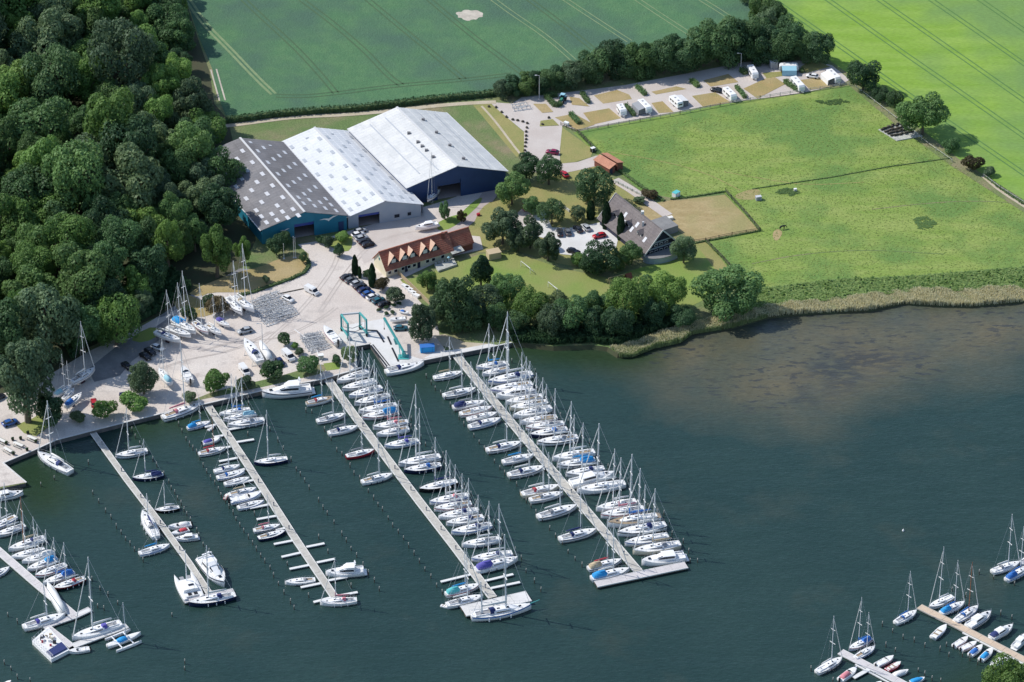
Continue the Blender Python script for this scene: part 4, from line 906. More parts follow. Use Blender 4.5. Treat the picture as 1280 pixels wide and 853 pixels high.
COVM = dict(b='blue', s='sky', p='pblue', v='purple', n='dkblue', r='red', f='pink', g='grey', w='furl', t='teal', y='sand', G='green')
COVN = dict(b='blue', s='bright blue', p='pale blue', v='violet', n='dark blue', r='red', f='faded red', g='grey', w='white', t='turquoise', y='sand coloured', G='green')
def boat(bx, by, sx, sy, kind='sail', hull='w', cov='w', hood=None, tent=None, mast=1.0, label=None, z=0.0, wide=1.0, dry=False, stripe=None, furl=None, teak=False, mastm='mast', bow='', fly=True, group=None, double=False, cat=None, cradle=True):
    """bow and stern as seen at deck level"""
    dk = z + 1.0
    b = P(bx, by, dk); s = P(sx, sy, dk); L_ = (b - s).length; L_ = max(L_, 2.5); c = (b + s) / 2; k = L_ / 10
    if not dry: c = (P(bx, by, 1.1*k) + P(sx, sy, 1.1*k)) / 2
    rz = math.atan2(b.y - s.y, b.x - s.x); kw = k ** .78 * wide * .90; kz = k ** .72
    lift = (1.8*kz if kind in ('sail','cat') else 1.0*kz) if dry else 0
    rr = random.Random(int(bx*31 + by*17 + sx)); nm = {'sail':'sailing_yacht','motor':'motor_yacht','open':'open_motorboat','covered':'covered_boat','row':'dinghy'}[kind]
    o = empty(nm, (c.x, c.y, (z + lift) if dry else 0), label, cat or {'sail':'sailing boat','motor':'motor boat','open':'motor boat','covered':'boat','row':'dinghy'}[kind], group, rz)
    sc_ = (k, kw, kz)
    def part(name, mesh, mt, loc=(0,0,0), par=None, scl=(1,1,1)):
        q = inst(name, BM[mesh], M[mt], par or o, loc, (0,0,0), scl)
        return q
    o.scale = sc_
    st = 'double' if double else ('motor' if kind in ('motor','open','row','covered') else 'sail')
    h = part('hull', 'hull_'+st, HULLM[hull])
    big = L_ > 5.5
    if stripe or hull == 'w' and rr.random() < .5 and big: part('sheer_stripe', 'stripe_'+st, stripe or rr.choice(('navy','navy','blue','grey','redpaint')))
    part('deck', 'deck_'+st, 'teak' if teak else 'deckwhite')
    if dry and kind == 'sail':
        part('keel', 'keel', rr.choice(('antif','antifb','grey')))
    if dry and cradle: part('cradle', 'cradle', 'steel', scl=(1,1,1) if kind == 'sail' else (1,1,.58))
    if kind == 'sail':
        part('coachroof', 'coach', 'white'); part('window', 'window', 'glass'); part('coaming', 'coaming', 'white'); part('cockpit_floor', 'sole', rr.choice(('teak','deckwhite','grey','grey')))
        part('hatch', 'hatch', 'glass', (1.0,0,1.50)); part('hatch', 'hatch', 'glass', (3.1,0,1.22), scl=(.8,.8,1)); part('hatch', 'hatch', 'glass', (-.5,0,1.57), scl=(.9,.7,1))
        part('guard_rail', 'rail', 'steel')
        if L_ > 9: part('steering_wheel', 'wheel', 'steel')
        if mast:
            mp = part('mast', 'mast', mastm, (.75,0,1.4), scl=(1,1,1.07 * mast / kz * k))
            q = 1
            part('spreader', 'spr1', 'whitebeam', (0,0,0), mp); part('spreader', 'spr2', 'whitebeam', (0,0,0), mp)
            part('rigging', 'rig', 'rig', (0,0,0), mp)
            if furl if furl is not None else rr.random() < .75: part('furled_headsail', 'furl', 'furl', (0,0,-.1), mp)
            bo = part('boom', 'boom', 'mast', (.75,0,1.4))
            if cov != '-': part('sail_cover', 'cover', COVM[cov], (0,0,0), bo)
        if not hood and not tent and rr.random() < .5: hood = rr.choice(('g','n','g','w'))
        if hood: part('sprayhood', 'hood', COVM[hood])
        if tent: part('cockpit_tent', 'tent', COVM[tent])
        if not dry and rr.random() < .6: part('fender', 'fender', rr.choice(('white','navy','white')))
    elif kind == 'motor':
        part('superstructure', 'm_house', 'white'); part('window', 'm_glass', 'glass'); part('coaming', 'm_cock', 'white'); part('cockpit_floor', 'm_sole', rr.choice(('teak','deckwhite','grey'))); part('bathing_platform', 'm_plat', 'white')
        if fly: f = part('flybridge', 'm_fly', 'white'); part('radar_arch', 'm_arch', 'white')
        part('hatch', 'hatch', 'glass', (3.2,0,1.72), scl=(1.2,1.2,1)); part('guard_rail', 'rail', 'steel', (0,0,.3), scl=(1,1.05,1))
        if tent: part('canopy', 'm_tent', COVM[tent], (-1.2,0,.3) if not fly else (0,0,1.2), scl=(.8,.95,.8) if not fly else (.5,.8,.6))
    elif kind == 'open':
        part('inner_floor', 'o_sole', 'sand' if rr.random() < .2 else 'deckwhite'); part('coaming', 'o_rim', 'white'); part('bench', 'o_seat', 'deckwhite'); part('windscreen', 'o_screen', 'glass'); part('outboard_motor', 'o_motor', 'black')
        if tent: part('canopy', 'm_tent', COVM[tent], (0,0,-.2), scl=(.9,.92,1))
    elif kind == 'row':
        part('inner_floor', 'o_sole', 'sand' if cov == 'y' else ('deckwhite' if cov == 'w' else COVM[cov])); part('coaming', 'o_rim', HULLM[hull]); part('bench', 'o_seat', 'teak')
    elif kind == 'covered':
        part('tarpaulin', 'o_tarp', COVM[cov])
    return o
ORD = ['first','second','third','fourth','fifth','sixth','seventh','eighth','ninth','tenth','eleventh','twelfth','thirteenth','fourteenth','fifteenth','sixteenth','seventeenth','eighteenth','nineteenth','twentieth','twenty-first','twenty-second','twenty-third','twenty-fourth','twenty-fifth']
def row(where, L_):
    """boats along one side of a pontoon, in order from the shore; each entry bow, stern, options"""
    for i, e in enumerate(L_):
        a = e[:4]; k = dict(e[4]) if len(e) > 4 else {}
        ks = k.get('kind', 'sail'); noun = {'sail':'yacht','motor':'motor yacht','open':'open motorboat','row':'dinghy','covered':'covered boat'}[ks]
        if 'label' not in k:
            d = []
            if k.get('tent'): d.append(COVN[k['tent']] + (' cockpit tent' if ks == 'sail' else ' canopy'))
            elif k.get('hood'): d.append(COVN[k['hood']] + ' sprayhood')
            elif ks in ('sail',) and k.get('cov', 'w') not in ('w','-'): d.append(COVN[k['cov']] + ' sail cover')
            k['label'] = HULLN[k.get('hull','w')] + ' ' + noun + (' with ' + d[0] if d else '') + ', ' + ORD[i] + ' out ' + where
        boat(*a, **k)
# longest pontoon
row('right of the longest pontoon', [(595,459,632,453,dict(cov='s',hood='b',mast=1.1)),(602.5,467.5,636,459.5),(610,476,665,465,dict(hood='n',mast=1.15)),(612,487,665,478,dict(stripe='purple')),
 (620,495,667,487,dict(kind='motor',fly=False)),(632,502,678,494,dict(cov='g')),(637,509.5,684,501,dict(cov='y',hull='c')),(641,519,689,508,dict(hull='w',cov='w')),(650,527,696,520),
 (657,534,705,528,dict(cov='y')),(662,543,709,535,dict(hull='n',hood='b')),(671,552,722,545,dict(stripe='black')),(690,572,743,563,dict(cov='w')),(696,581,744,574,dict(cov='s',tent='s')),
 (707,592,755,584),(768,591,713,604,dict(kind='motor',fly=False)),(721,612,781,602,dict(mast=1.05)),(745,635,795,625,dict(mast=1.1)),(751,643,805,634,dict(cov='f',stripe='redpaint')),
 (759,653,825,643,dict(cov='b',teak=True)),(772,665,832,654,dict(hood='n',stripe='black')),(781,678,835,668,dict(stripe='blue')),(791,688,850,678,dict(cov='y',hull='c')),(802,702,856,694,dict(kind='motor',fly=False,wide=1.15))])
row('left of the longest pontoon', [(578,464.5,542,472,dict(cov='y',stripe='black')),(595,485,554,494,dict(stripe='navy',cov='w')),(607,501,566,508.5,dict(tent='n',cov='g')),
 (616,508,575,517,dict(cov='w')),(622,515.5,584,524,dict(hood='g')),(626,522.5,586,533,dict(stripe='blue',hood='n')),(652,552,608,562,dict(hood='n',stripe='navy')),(667,568,628,577,dict(cov='s')),
 (681,582.5,635,593,dict(hood='n',mast=.85)),(699,606,652,617,dict(hull='c',hood='r')),(704,615,662,624.5,dict(cov='g')),(721,631,672,645,dict(stripe='navy',tent=None,hood='g')),(745.6,661,699,673,dict(cov='n',hood='n')),
 (777,699,735,710,dict(cov='r',hull='w',tent='y')),(787,710,739,722,dict(tent='s'))])
# ketch pontoon
row('right of the ketch pontoon', [(421,476,460,463),(427.5,485.5,469,474.5,dict(stripe='navy')),(436,494.5,477,483),(443,503.5,487,493,dict(cov='w')),(448,513.5,496,505,dict(cov='b')),
 (452,521,497,512.5,dict(tent='s')),(466,533.5,510,526,dict(cov='f',hood='f')),(470.5,542.5,511,534.5,dict(hull='w')),(480.5,557,522.5,549.5,dict(cov='v',hood='v')),(498,579,550,569,dict(mast=1.45)),
 (505,587.5,551,580,dict(hull='n',hood='b',mast=1.3)),(524,611,571,600.5,dict(hull='k',cov='n')),(537,627,585,618,dict(hood='f')),(542.5,635.5,589,628,dict(stripe='redpaint')),(548,645.5,597,636.5,dict(hood='n',hull='w',cov='g')),
 (557.5,653.5,604,645,dict(stripe='grey')),(564,664.5,614,654.5,dict(hood='n')),(577,680.5,624.5,672.5,dict(hood='g')),(589,698,640,690,dict(hood='n',mast=1.1)),(647.5,696,594,711,dict(tent='v',mast=1.05))])
row('left of the ketch pontoon', [(417,496,383,504,dict(cov='s',hood='r',teak=True)),(432,517,396,526,dict(hood='g',stripe='navy')),(447,532.5,410,541,dict(cov='g',hood='n')),(468,562,432.5,570,dict(hull='r',mast=.55,cov='g')),
 (490.5,592,452,602,dict(hood='g')),(600,730,557,742,dict(cov='s',tent='t',mast=.9)),(604,744,558,755.5,dict(mast=1.1))])
boat(562,760,551,757, kind='row', label='small white dinghy tied to the stern of the yacht beside the white pontoon head')
boat(664,754.5,589,768.5, double=True, hull='w', cov='w', mast=1.02, stripe='blue', furl=False, label='large blue and white two-masted ketch lying along the white pontoon head')
ketch = bpy.data.objects[-1] if False else [o for o in sc.collection.objects if o.get('label','').startswith('large blue and white two-masted')][0]
for nm, me, mt, loc, scl in (('mizzen_mast','mast','mast',(-3.2,0,1.2),(1,1,.55)),('mizzen_boom','boom','mast',(-3.2,0,1.0),(.45,1,1))): inst(nm, BM[me], M[mt], ketch, loc, (0,0,0), scl)
q_ = MB().tube((4.8,0,1.25),(6.4,0,1.75),.12,.06,6); inst('bowsprit', q_.mesh('bowsprit'), M['turq'], ketch)
# finger pontoon
row('left of the finger pontoon', [(263,527,234,535,dict(cov='s',tent='s',mast=.9)),(275,548.5,253,554.5,dict(kind='open',tent='v')),(282,559.5,248,567,dict(cov='r',mastm='brownmast',hood='r',hull='w',stripe='black')),
 (300,581.5,267.5,589),(306,589,271,597,dict(cov='s',hood='b',mast=0)),(312,597,280.5,605,dict(mast=0)),(320.5,610,285.5,618.5,dict(mast=.35,cov='y')),(326,617.5,287.5,626,dict(mast=0,kind='open')),(330,626,297,634.5,dict(mast=0,hood='g')),
 (350.5,656,317,663,dict(cov='f',hood='f')),(357,663.5,322.5,672.5,dict(hull='n',mast=0,hood='g')),(356,727.5,394,724,dict(mast=0,hood='g'))])
row('right of the finger pontoon', [(274,517,312.5,511,dict(cov='b',hood='b')),(279,524,320,517,dict(tent='p')),(284,531,330,523.5,dict(stripe='navy',hood='g')),(317.5,578,359,572.5,dict(hull='n',mast=1.25)),
 (407,716,455,712.5,dict(kind='motor',wide=1.1)),])
boat(400,752.5,446,749, cov='f', tent=None, hood='f', label='white yacht with red cockpit covers lying across the end of the finger pontoon', mast=1.0)
boat(267,534,261,538, kind='row', label='tiny white tender between the first two boats left of the finger pontoon')
boat(283.5,618.5,281,624, kind='row', hull='r', cov='f', label='little red dinghy behind a white boat left of the finger pontoon')
# narrow pontoon
row('right of the narrow pontoon', [(144,569.5,184,562,dict(mast=1.15,cov='w',stripe='navy')),(165.5,597.5,204,592.5,dict(hull='n',tent='n',cov='n')),(193,638,224,634,dict(hull='k',cov='w',mast=.95)),
 (210,659.5,239,655,dict(kind='open',tent='w')),(214,668,236,662,dict(kind='open',tent='r')),(219,674,247.5,671,dict(kind='motor',fly=False))])
boat(178,638,195,670, label='white yacht lying alongside the left edge of the narrow pontoon', cov='n', mast=.5, furl=False)
boat(212,680.5,174,691.5, label='white yacht with blue sail cover, alone left of the narrow pontoon', cov='s', mast=.55, furl=False)
boat(280,729,253,696, kind='motor', wide=1.2, tent='w', label='big motor cruiser shrouded in white near the narrow pontoon end')
boat(236,753,294,742, hull='n', teak=False, cov='w', mast=.95, label='long navy hulled yacht lying across the end of the narrow pontoon')
# left pontoon
row('right of the lower left pontoon', [(-12,661,20,645,dict(stripe='blue')),(-6,669,31,656,dict(mast=1.25,cov='w')),(10.5,686,56,671,dict(mast=1.0,cov='y',mastm='brownmast')),(14,696,56,686,dict()),(27.5,701.5,68,690.5,dict(cov='g',tent='w')),
 (34,711.5,71,697,dict(tent='s')),(44,719.5,82.5,705,dict()),(54,728.5,92.5,714.5,dict(cov='b',tent='b')),(66,735.5,106,722,dict(hull='k',hood='r',stripe='redpaint'))])
boat(12,709,-16,723, stripe='blue', label='white yacht cut by the left edge below the lower left pontoon', mast=0)
boat(59,729,79,765, kind='covered', cov='w', wide=.6, label='slender white covered hull lying across the lower left pontoon deck')
boat(81,767,29,783, tent=None, hood='v', mast=.72, label='white yacht with violet sprayhood below the lower left pontoon end')
boat(90,796,151,777, mast=1.2, hood='v', cov='w', label='big white racing yacht with very tall mast beside the white finger')
boat(86,815,112,811, kind='open', label='small white motorboat between the work barge and the white finger')
boat(29,615.5,-9,622, kind='motor', fly=False, label='white motor cruiser beside the stone pier at the left edge')
boat(-4,848,-26,858, kind='covered', cov='s', label='boat under blue tarpaulin at the bottom left corner')
boat(14,852,-2,860, kind='open', label='white boat next to the blue tarpaulin at the bottom left corner')
# quay
boat(327.5,491,389,484.5, kind='motor', wide=1.05, tent='n', label='large white motor yacht moored along the quay, dark blue flybridge cover')
boat(252,503.5,203,521, mast=1.25, cov='f', stripe='navy', hood='f', label='large navy-striped yacht with red covers moored along the quay', furl=False)
boat(47,564,88,588, mast=1.0, label='white yacht moored bow-on to the stone terrace on the left', hood='n', cov='w')
boat(530,452,482,464, mast=0, wide=1.05, hood='n', label='mastless white yacht lying across the end of the boat lift pier')
# tan pontoon
row('counted inward from the tip above the tan pontoon', []) 
T_ = 'the tan pontoon'
for a in [(1146,763,1119,778,dict(cov='b',hood='b',mast=1.25,label='white yacht with blue covers tied left of the tan pontoon tip')),(1161,759,1191,745,dict(mast=1.5,label='white yacht with tallest mast, first above the tan pontoon tip')),
 (1206,752,1176,766,dict(mast=1.25,cov='b',tent='s',label='white yacht with bright blue cockpit tent, second above the tan pontoon')),(1223,757,1194,776,dict(mastm='brownmast',mast=1.2,cov='b',hood='b',tent=None,label='white yacht with varnished brown mast and blue covers above the tan pontoon')),
 (1239,765,1210,783,dict(kind='motor',fly=False,label='white wheelhouse motorboat above the tan pontoon, beside the brown-masted yacht')),(1266,782,1239,797,dict(kind='motor',fly=False,tent='n',label='white motorboat with dark blue canopy above the tan pontoon')),
 (1286,792,1268,809,dict(kind='motor',fly=False,label='white motor cruiser above the tan pontoon at the right edge')),(1183,782,1166,797,dict(kind='row',cov='w',label='white rowing boat alone below the tan pontoon')),
 (1210,797,1192.5,808,dict(kind='open',label='white motorboat, leftmost of the cluster of four below the tan pontoon')),(1221,803,1201,812,dict(kind='open',stripe='redpaint',label='white motorboat with red stripe, second of the cluster below the tan pontoon')),
 (1228,807,1212.5,819,dict(kind='open',tent='b',label='small boat with mid blue cover, third of the cluster below the tan pontoon')),(1241,811,1226,825,dict(kind='open',tent='s',label='small boat with bright blue cover, nearest the blossoming tree')),
 (1262,822,1241,831,dict(kind='motor',fly=False,label='white cruiser half hidden by the blossoming tree')),
 (1053,821.5,1021,839.5,dict(mast=1.15,cov='w',label='white yacht left of the pale corner pontoon tip')),(1061,811.5,1089,797.5,dict(mast=1.35,tent='b',cov='b',label='white yacht with blue cockpit tent above the pale corner pontoon')),
 (1094,808,1069,822,dict(mast=1.2,cov='-',label='pale turquoise decked yacht beside the blue-tented one',teak=False,hull='w')),(1117,821,1095,832,dict(kind='open',label='white motorboat above the pale corner pontoon, nearest its turquoise-decked yacht')),
 (1126,828.5,1108,838,dict(kind='row',hull='r',cov='t',label='red rowing boat with turquoise inside by the pale corner pontoon')),(1135.5,838.5,1117,844.5,dict(kind='covered',cov='w',label='white covered boat above the pale corner pontoon')),
 (1156,848,1138,853,dict(kind='covered',cov='s',label='blue covered boat above the pale corner pontoon at the bottom edge')),(1071,835,1050,850,dict(kind='open',tent='f',label='white motorboat with faded red canopy below the pale corner pontoon')),
 (1102,853,1088,860,dict(kind='row',cov='y',label='sand coloured dinghy below the pale corner pontoon at the bottom edge')),
 (1275,702,1240,714,dict(mast=1.3,label='white yacht moored alone near the right edge above the tan pontoon')),(1288,707,1258,724,dict(cov='b',hood='b',stripe='blue',tent='b',label='blue covered yacht at the right edge beside a white one',mast=1.1)),
 (1300,690,1276,704,dict(mast=1.0,label='white boat stern showing at the right edge behind the lone yachts'))]:
    boat(*a[:4], **a[4])
# boats standing ashore
D = dict(dry=True, z=Z0)
for a in [(226,431,194,420,dict(label='white yacht ashore on cradle, nearest the parked dark cars',mast=1.2,hood='n')),(239,424.5,209,414,dict(label='white yacht ashore between the first one and the blue covered one',mast=1.35,hood='g')),
 (245,421,216,405,dict(label='yacht ashore under bright blue cover in the row',tent='s',cov='s',mast=1.3)),(260.5,420,242,407,dict(label='white yacht ashore right of the bright blue covered one',mast=1.45)),
 (277,421,257.5,410,dict(label='small white yacht ashore, left of the violet covered boat',mast=1.2)),(287,410,270.5,402,dict(label='small boat ashore with violet cover',cov='v',tent='v',mast=1.2)),
 (303,397,284,378,dict(label='white yacht ashore with navy stripe, right part of the yard',mast=1.1,stripe='navy')),(318,393.5,292.5,376.5,dict(label='largest white yacht ashore, beside the field of cradles',mast=1.45,hood='y')),
 (306,432,326,460,dict(label='white yacht ashore beside the planted quay, bow to the yard',mast=0,hood='n')),(325,431,337.5,453,dict(label='white covered yacht ashore next to the one behind the round bush',mast=0,kind='covered',cov='w',wide=.75)),
 (228,461,238,479,dict(label='white motorboat ashore at the root of the finger pontoon',mast=0,kind='open')),(199,466,213,484,dict(label='shrouded pale blue yacht ashore beside the leaning tree',mast=1.0,tent='p')),
 (119,466,90,484,dict(label='large white yacht ashore in front of the wood, far left group',mast=1.3,hood='g')),(90,485,69,498,dict(label='white yacht with pale blue cover in the far left group ashore',mast=1.2,tent='p')),
 (93,489,79,503,dict(label='small white yacht squeezed in the middle of the far left group',mast=1.2)),(102.5,496,82.5,512.5,dict(label='white yacht with blue cover nearest the quay in the far left group',tent='b',mast=0)),
 (405,412,422.5,431,dict(label='white motorboat with red stripe ashore beside the boat lift',stripe='redpaint',kind='open')),(534,254,548,241,dict(label='white yacht on stands before the blue shed front',mast=1.5)),
 (519,287,547,281.5,dict(label='low white hull ashore behind the red-tiled house',mast=0,kind='motor',fly=False)),(487,400.5,507,398.5,dict(label='white speedboat ashore beside the drooping olive tree',kind='open',tent=None)),
 (511,391,500,388,dict(label='blue and white motorboat ashore behind the white speedboat',kind='open',tent='b'))]:
    boat(*a[:4], **{**D, **a[4]})
# catamaran
def catamaran():
    b = P(228,717.5,1.2); s = P(242.5,747.5,1.2); c = (b+s)/2; L_ = (b-s).length; k = L_/10
    o = empty('catamaran', (c.x,c.y,0), 'wide white catamaran with black window panels at the narrow pontoon end', 'catamaran', rz=math.atan2(b.y-s.y,b.x-s.x), scale=(k,k,k))
    for y in (-2.0, 2.0): inst('hull', BM['hull_sail'], M['white'], o, (0,y,0), scale=(1,.42,1)); inst('hull_deck', BM['deck_sail'], M['deckwhite'], o, (0,y,0.02), scale=(1,.42,1))
    inst('bridge_deck', MB().box(-4.2,-2.1,.75,2.6,2.1,1.15).mesh('bridge_deck'), M['deckwhite'], o)
    inst('coachroof', house([(-2.6,1.9,1.7,1.15,1.9),(.6,1.7,1.4,1.15,1.85),(1.9,1.1,.8,1.15,1.35)]).mesh('coachroof'), M['white'], o)
    inst('window', MB().box(-1.4,-1.1,1.86,-.6,.2,1.97).mesh('window'), M['glass'], o)
    for y in (-1.3, .1): inst('cockpit_mat', MB().box(-4.0,y,1.17,-3.0,y+.9,1.24).mesh('cockpit_mat'), M['black'], o)
    for y in (-1.0,.6): inst('trampoline', MB().box(2.9,y-.5,.9,4.1,y+.5,.96).mesh('trampoline'), M['grey'], o)
    inst('mast', BM['mast'], M['mast'], o, (1.2,0,1.5), scale=(1,1,.7))
catamaran()
def trimaran():
    b = P(176,791,.8); s = P(134,807.5,.8); c = (b+s)/2; L_ = (b-s).length; k = L_/10
    o = empty('trimaran', (c.x,c.y,0), 'white trimaran with blue cockpit cover and two outrigger floats', 'trimaran', rz=math.atan2(b.y-s.y,b.x-s.x), scale=(k,k,k))
    inst('hull', BM['hull_sail'], M['white'], o, scale=(1,.6,.9)); inst('deck', BM['deck_sail'], M['deckwhite'], o, (0,0,0), scale=(1,.6,.9))
    inst('cockpit_tent', BM['tent'], M['sky'], o, (1.6,0,-.25), scale=(.8,.9,.8)); inst('coachroof', BM['coach'], M['white'], o, (-.3,0,-.1), scale=(.9,.7,.9))
    for y in (-3.0, 3.0): inst('float', BM['hull_sail'], M['white'], o, (-.2,y,0), scale=(.75,.16,.7)); inst('float_deck', BM['deck_sail'], M['white'], o, (-.2,y,0.01), scale=(.75,.16,.7))
    for x in (-2.2,1.2): inst('crossbeam', MB().bar((x,-3.0,.85),(x,3.0,.85),.28,.18).mesh('crossbeam'), M['white'], o)
    mp = inst('mast', BM['mast'], M['mast'], o, (.6,0,1.3), scale=(1,1,.85)); inst('rigging', BM['rig'], M['rig'], mp)
trimaran()
def barge():
    c4 = [P(40,801,1.2),P(64,824,1.2),P(87,812,1.2),P(60,783,1.2)]; c = sum(c4, Vector())/4
    o = empty('work_barge', (c.x,c.y,0), 'square flat work barge with cluttered deck and dark blue tank end', 'barge')
    m = MB(); m.loft([[(p.x,p.y,-.4) for p in c4],[(p.x,p.y,1.1) for p in c4]], closed=True); m.build('hull', M['white'], o)
    def q(u, v, z): p = c4[0].lerp(c4[1], u).lerp(c4[3].lerp(c4[2], u), v); return Vector((p.x,p.y,z))
    m = MB(); m.loft([[q(.04,.06,1.12),q(.65,.06,1.12),q(.65,.94,1.12),q(.04,.94,1.12)],[q(.04,.06,1.2),q(.65,.06,1.2),q(.65,.94,1.2),q(.04,.94,1.2)]], closed=True); m.build('deck_boards', M['deckwhite'], o)
    m = MB(); m.loft([[q(.68,.08,1.12),q(.94,.08,1.12),q(.94,.94,1.12),q(.68,.94,1.12)],[q(.68,.08,1.5),q(.94,.08,1.5),q(.94,.94,1.5),q(.68,.94,1.5)]], closed=True); m.build('tank_cover', M['dkblue'], o)
    m = MB()
    for a, b in ((0,0),(0,1),(1,1),(1,0)): pass
    for k in range(9):
        for v in (.01,.12): p = q(k/8,v,1.1); m.tube(p, p+Vector((0,0,1)), .04, .04, 4)
    for v in (.01,.12): m.tube(q(0,v,2.1), q(1,v,2.1), .04, .04, 4); m.tube(q(0,v,1.6), q(1,v,1.6), .03, .03, 4)
    for k in range(6): p = q(0,k/5,1.1); m.tube(p, p+Vector((0,0,1)), .04,.04,4)
    m.tube(q(0,0,2.1), q(0,1,2.1), .04,.04,4); m.build('guard_rail', M['steel'], o)
    rr = random.Random(5)
    for k in range(16):
        u, v = rr.uniform(.12,.6), rr.uniform(.2,.88); s_ = rr.uniform(.3,.9); p = q(u,v,1.2)
        MB().box(p.x-s_/2,p.y-s_*.3,1.2,p.x+s_/2,p.y+s_*.3,1.2+rr.uniform(.2,.9)).build('deck_cargo', M[rr.choice(('sand','white','black','redpaint','teak','cream'))], o)
barge()
# ---------------------------------------------------------------- pontoons
def pontoon(name, label, pts, wd, mt, z=.62, seg=4.2, piles=True, h=.35, cat='pontoon'):
    w_ = [P(x, y, z) for x, y in pts]; o = empty(name, (w_[0].x, w_[0].y, 0), label, cat)
    for a, b in zip(w_, w_[1:]):
        L_ = (b-a).length; k = max(1, round(L_/seg)); d = (b-a).normalized(); n = Vector((-d.y, d.x, 0))
        for i in range(k):
            p0 = a + d*(L_*i/k + .03); p1 = a + d*(L_*(i+1)/k - .03); dz = Vector((0,0,-.05 + .01*(i % 2)))
            beam('deck_panel', p0+dz, p1+dz, wd*.94, .10, mt, o)
        for s in (1,-1):
            beam('edge_beam', a + n*(s*wd*.49) + Vector((0,0,-.12)), b + n*(s*wd*.49) + Vector((0,0,-.12)), .16, .34, M['whitebeam'] if mt is not M['tanwood'] else M['piletop'], o)
            beam('float', a + n*(s*wd*.3) + Vector((0,0,-.5)), b + n*(s*wd*.3) + Vector((0,0,-.5)), wd*.32, .5, M['pile'], o)
    return o
pontoon('pontoon','longest grey pontoon, its boards running from the lift quay far out into the harbour',[(570,443.5),(637.5,526),(791,706),(798,714)],2.5,M['wood'])
pontoon('cross_pontoon','pale cross head at the outer end of the longest pontoon',[(744.5,730),(858,706)],2.9,M['pinkwood'],z=.85)
pontoon('pontoon','long grey ketch pontoon running out between two rows of yachts',[(408,471.5),(443.7,520),(523.7,626),(565.6,680),(616,747)],2.4,M['wood'])
pontoon('cross_pontoon','broad white platform across the end of the ketch pontoon',[(579,764),(661,745)],4.6,M['concrete'],z=1.1)
pontoon('pontoon','grey pontoon with many narrow white fingers on both sides',[(256,501),(302.5,570),(371,676),(418,746)],2.1,M['wood'])
pontoon('pontoon','narrow grey gangway pontoon leading out to the catamaran',[(115.6,540),(159,600),(205,660),(237,704.5),(263,743.5)],1.7,M['wood'])
pontoon('cross_pontoon','short pale cross pontoon between the catamaran and the navy yacht',[(230,751.5),(292,738)],1.6,M['pinkwood'],z=.8)
pontoon('pontoon','lower left pontoon coming in from the left picture edge',[(-40,656),(0,690),(46,730),(93,769.5)],2.3,M['pinkwood'])
pontoon('walkway','pale crosspiece at the end of the lower left pontoon',[(113,761),(94,770),(60,781.5)],1.9,M['pinkwood'],z=.6)
pontoon('walkway','short pontoon piece behind the work barge',[(57,782),(90,808)],1.7,M['pinkwood'],z=.64)
pontoon('walkway','wide white finger between the racing yacht and the trimaran',[(91,807.5),(159,782)],2.0,M['concrete'],z=.68)
pontoon('pontoon','tan boarded pontoon at the lower right reaching the right picture edge',[(1149,758),(1195,781),(1270,819.5),(1310,840)],2.3,M['tanwood'])
pontoon('pontoon','pale pinkish pontoon in the bottom right corner',[(1050.5,814.5),(1120,850),(1160,871)],2.3,M['pinkwood'])
def boom_line(label, a, b, name='floating_boom', w_=.45, z=.35):
    a = P(*a, z); b = P(*b, z); L_ = (b-a).length; o = empty(name, (a.x,a.y,0), label, 'boom'); k = max(2, round(L_/6)); 
    for i in range(k): beam('float_tube', a.lerp(b, i/k + .004), a.lerp(b, (i+1)/k - .004), w_, .3, M['whitebeam'], o)
boom_line('thin white floating boom parallel to the tan pontoon', (1203,791), (1290,836))
boom_line('thin white floating boom parallel to the pale corner pontoon', (1069,831), (1112,854))
FING = [('right of the ketch pontoon',[(600,716,634,708),(606,726.5,641.5,718),(614,735.5,650,728)]),('left of the ketch pontoon',[(590,718,551,727.5)]),
 ('right of the finger pontoon',[(285,537.5,306,533.5),(295.5,553,317.5,549.5),(383,684,405.5,679.5),(396,703.5,418,699),(410,726,434,721.5)]),
 ('left of the finger pontoon',[(270,531,256,534),(279,544.5,268,546.5),(288,558.5,277,561),(297,572.5,274,577),(306,586.5,292,590),(316,600.5,294,605),(326,614.5,314,617),(335.5,631,312.5,635.5),(346,645,321,649.5),(356,660.5,345,663),(365.5,676,342.5,680.5),(376,691,352,696.5),(387,706.5,362,711.5),(400.5,729.5,376,734.5)])]
def finger(a, label, w_=.85):
    p = P(a[0], a[1], .5); q = P(a[2], a[3], .5); o = empty('finger_pier', (p.x,p.y,0), label, 'finger pier')
    beam('walking_beam', p, q, w_, .22, M['whitebeam'], o); 
    e = q.lerp(p, .06); MB().tube((e.x,e.y,-1.5),(e.x,e.y,.42),.28,.28,8).build('support_float', M['pile'], o)
for wh, L_ in FING:
    for i, a in enumerate(L_): finger(a, 'narrow white finger pier, ' + ORD[i] + ' from the shore ' + wh if len(L_) > 1 else 'narrow white finger pier, the only one ' + wh)
finger((418,746,392,753), 'white arm across the left of the finger pontoon end'); finger((418,746,447,740.5), 'white arm across the right of the finger pontoon end')
finger((1086,837,1067,847.5), 'white finger pier below the pale corner pontoon', 1.2); finger((94,769.5,112,762.5), 'short white finger pointing at the tall racing yacht mast', 1.0)
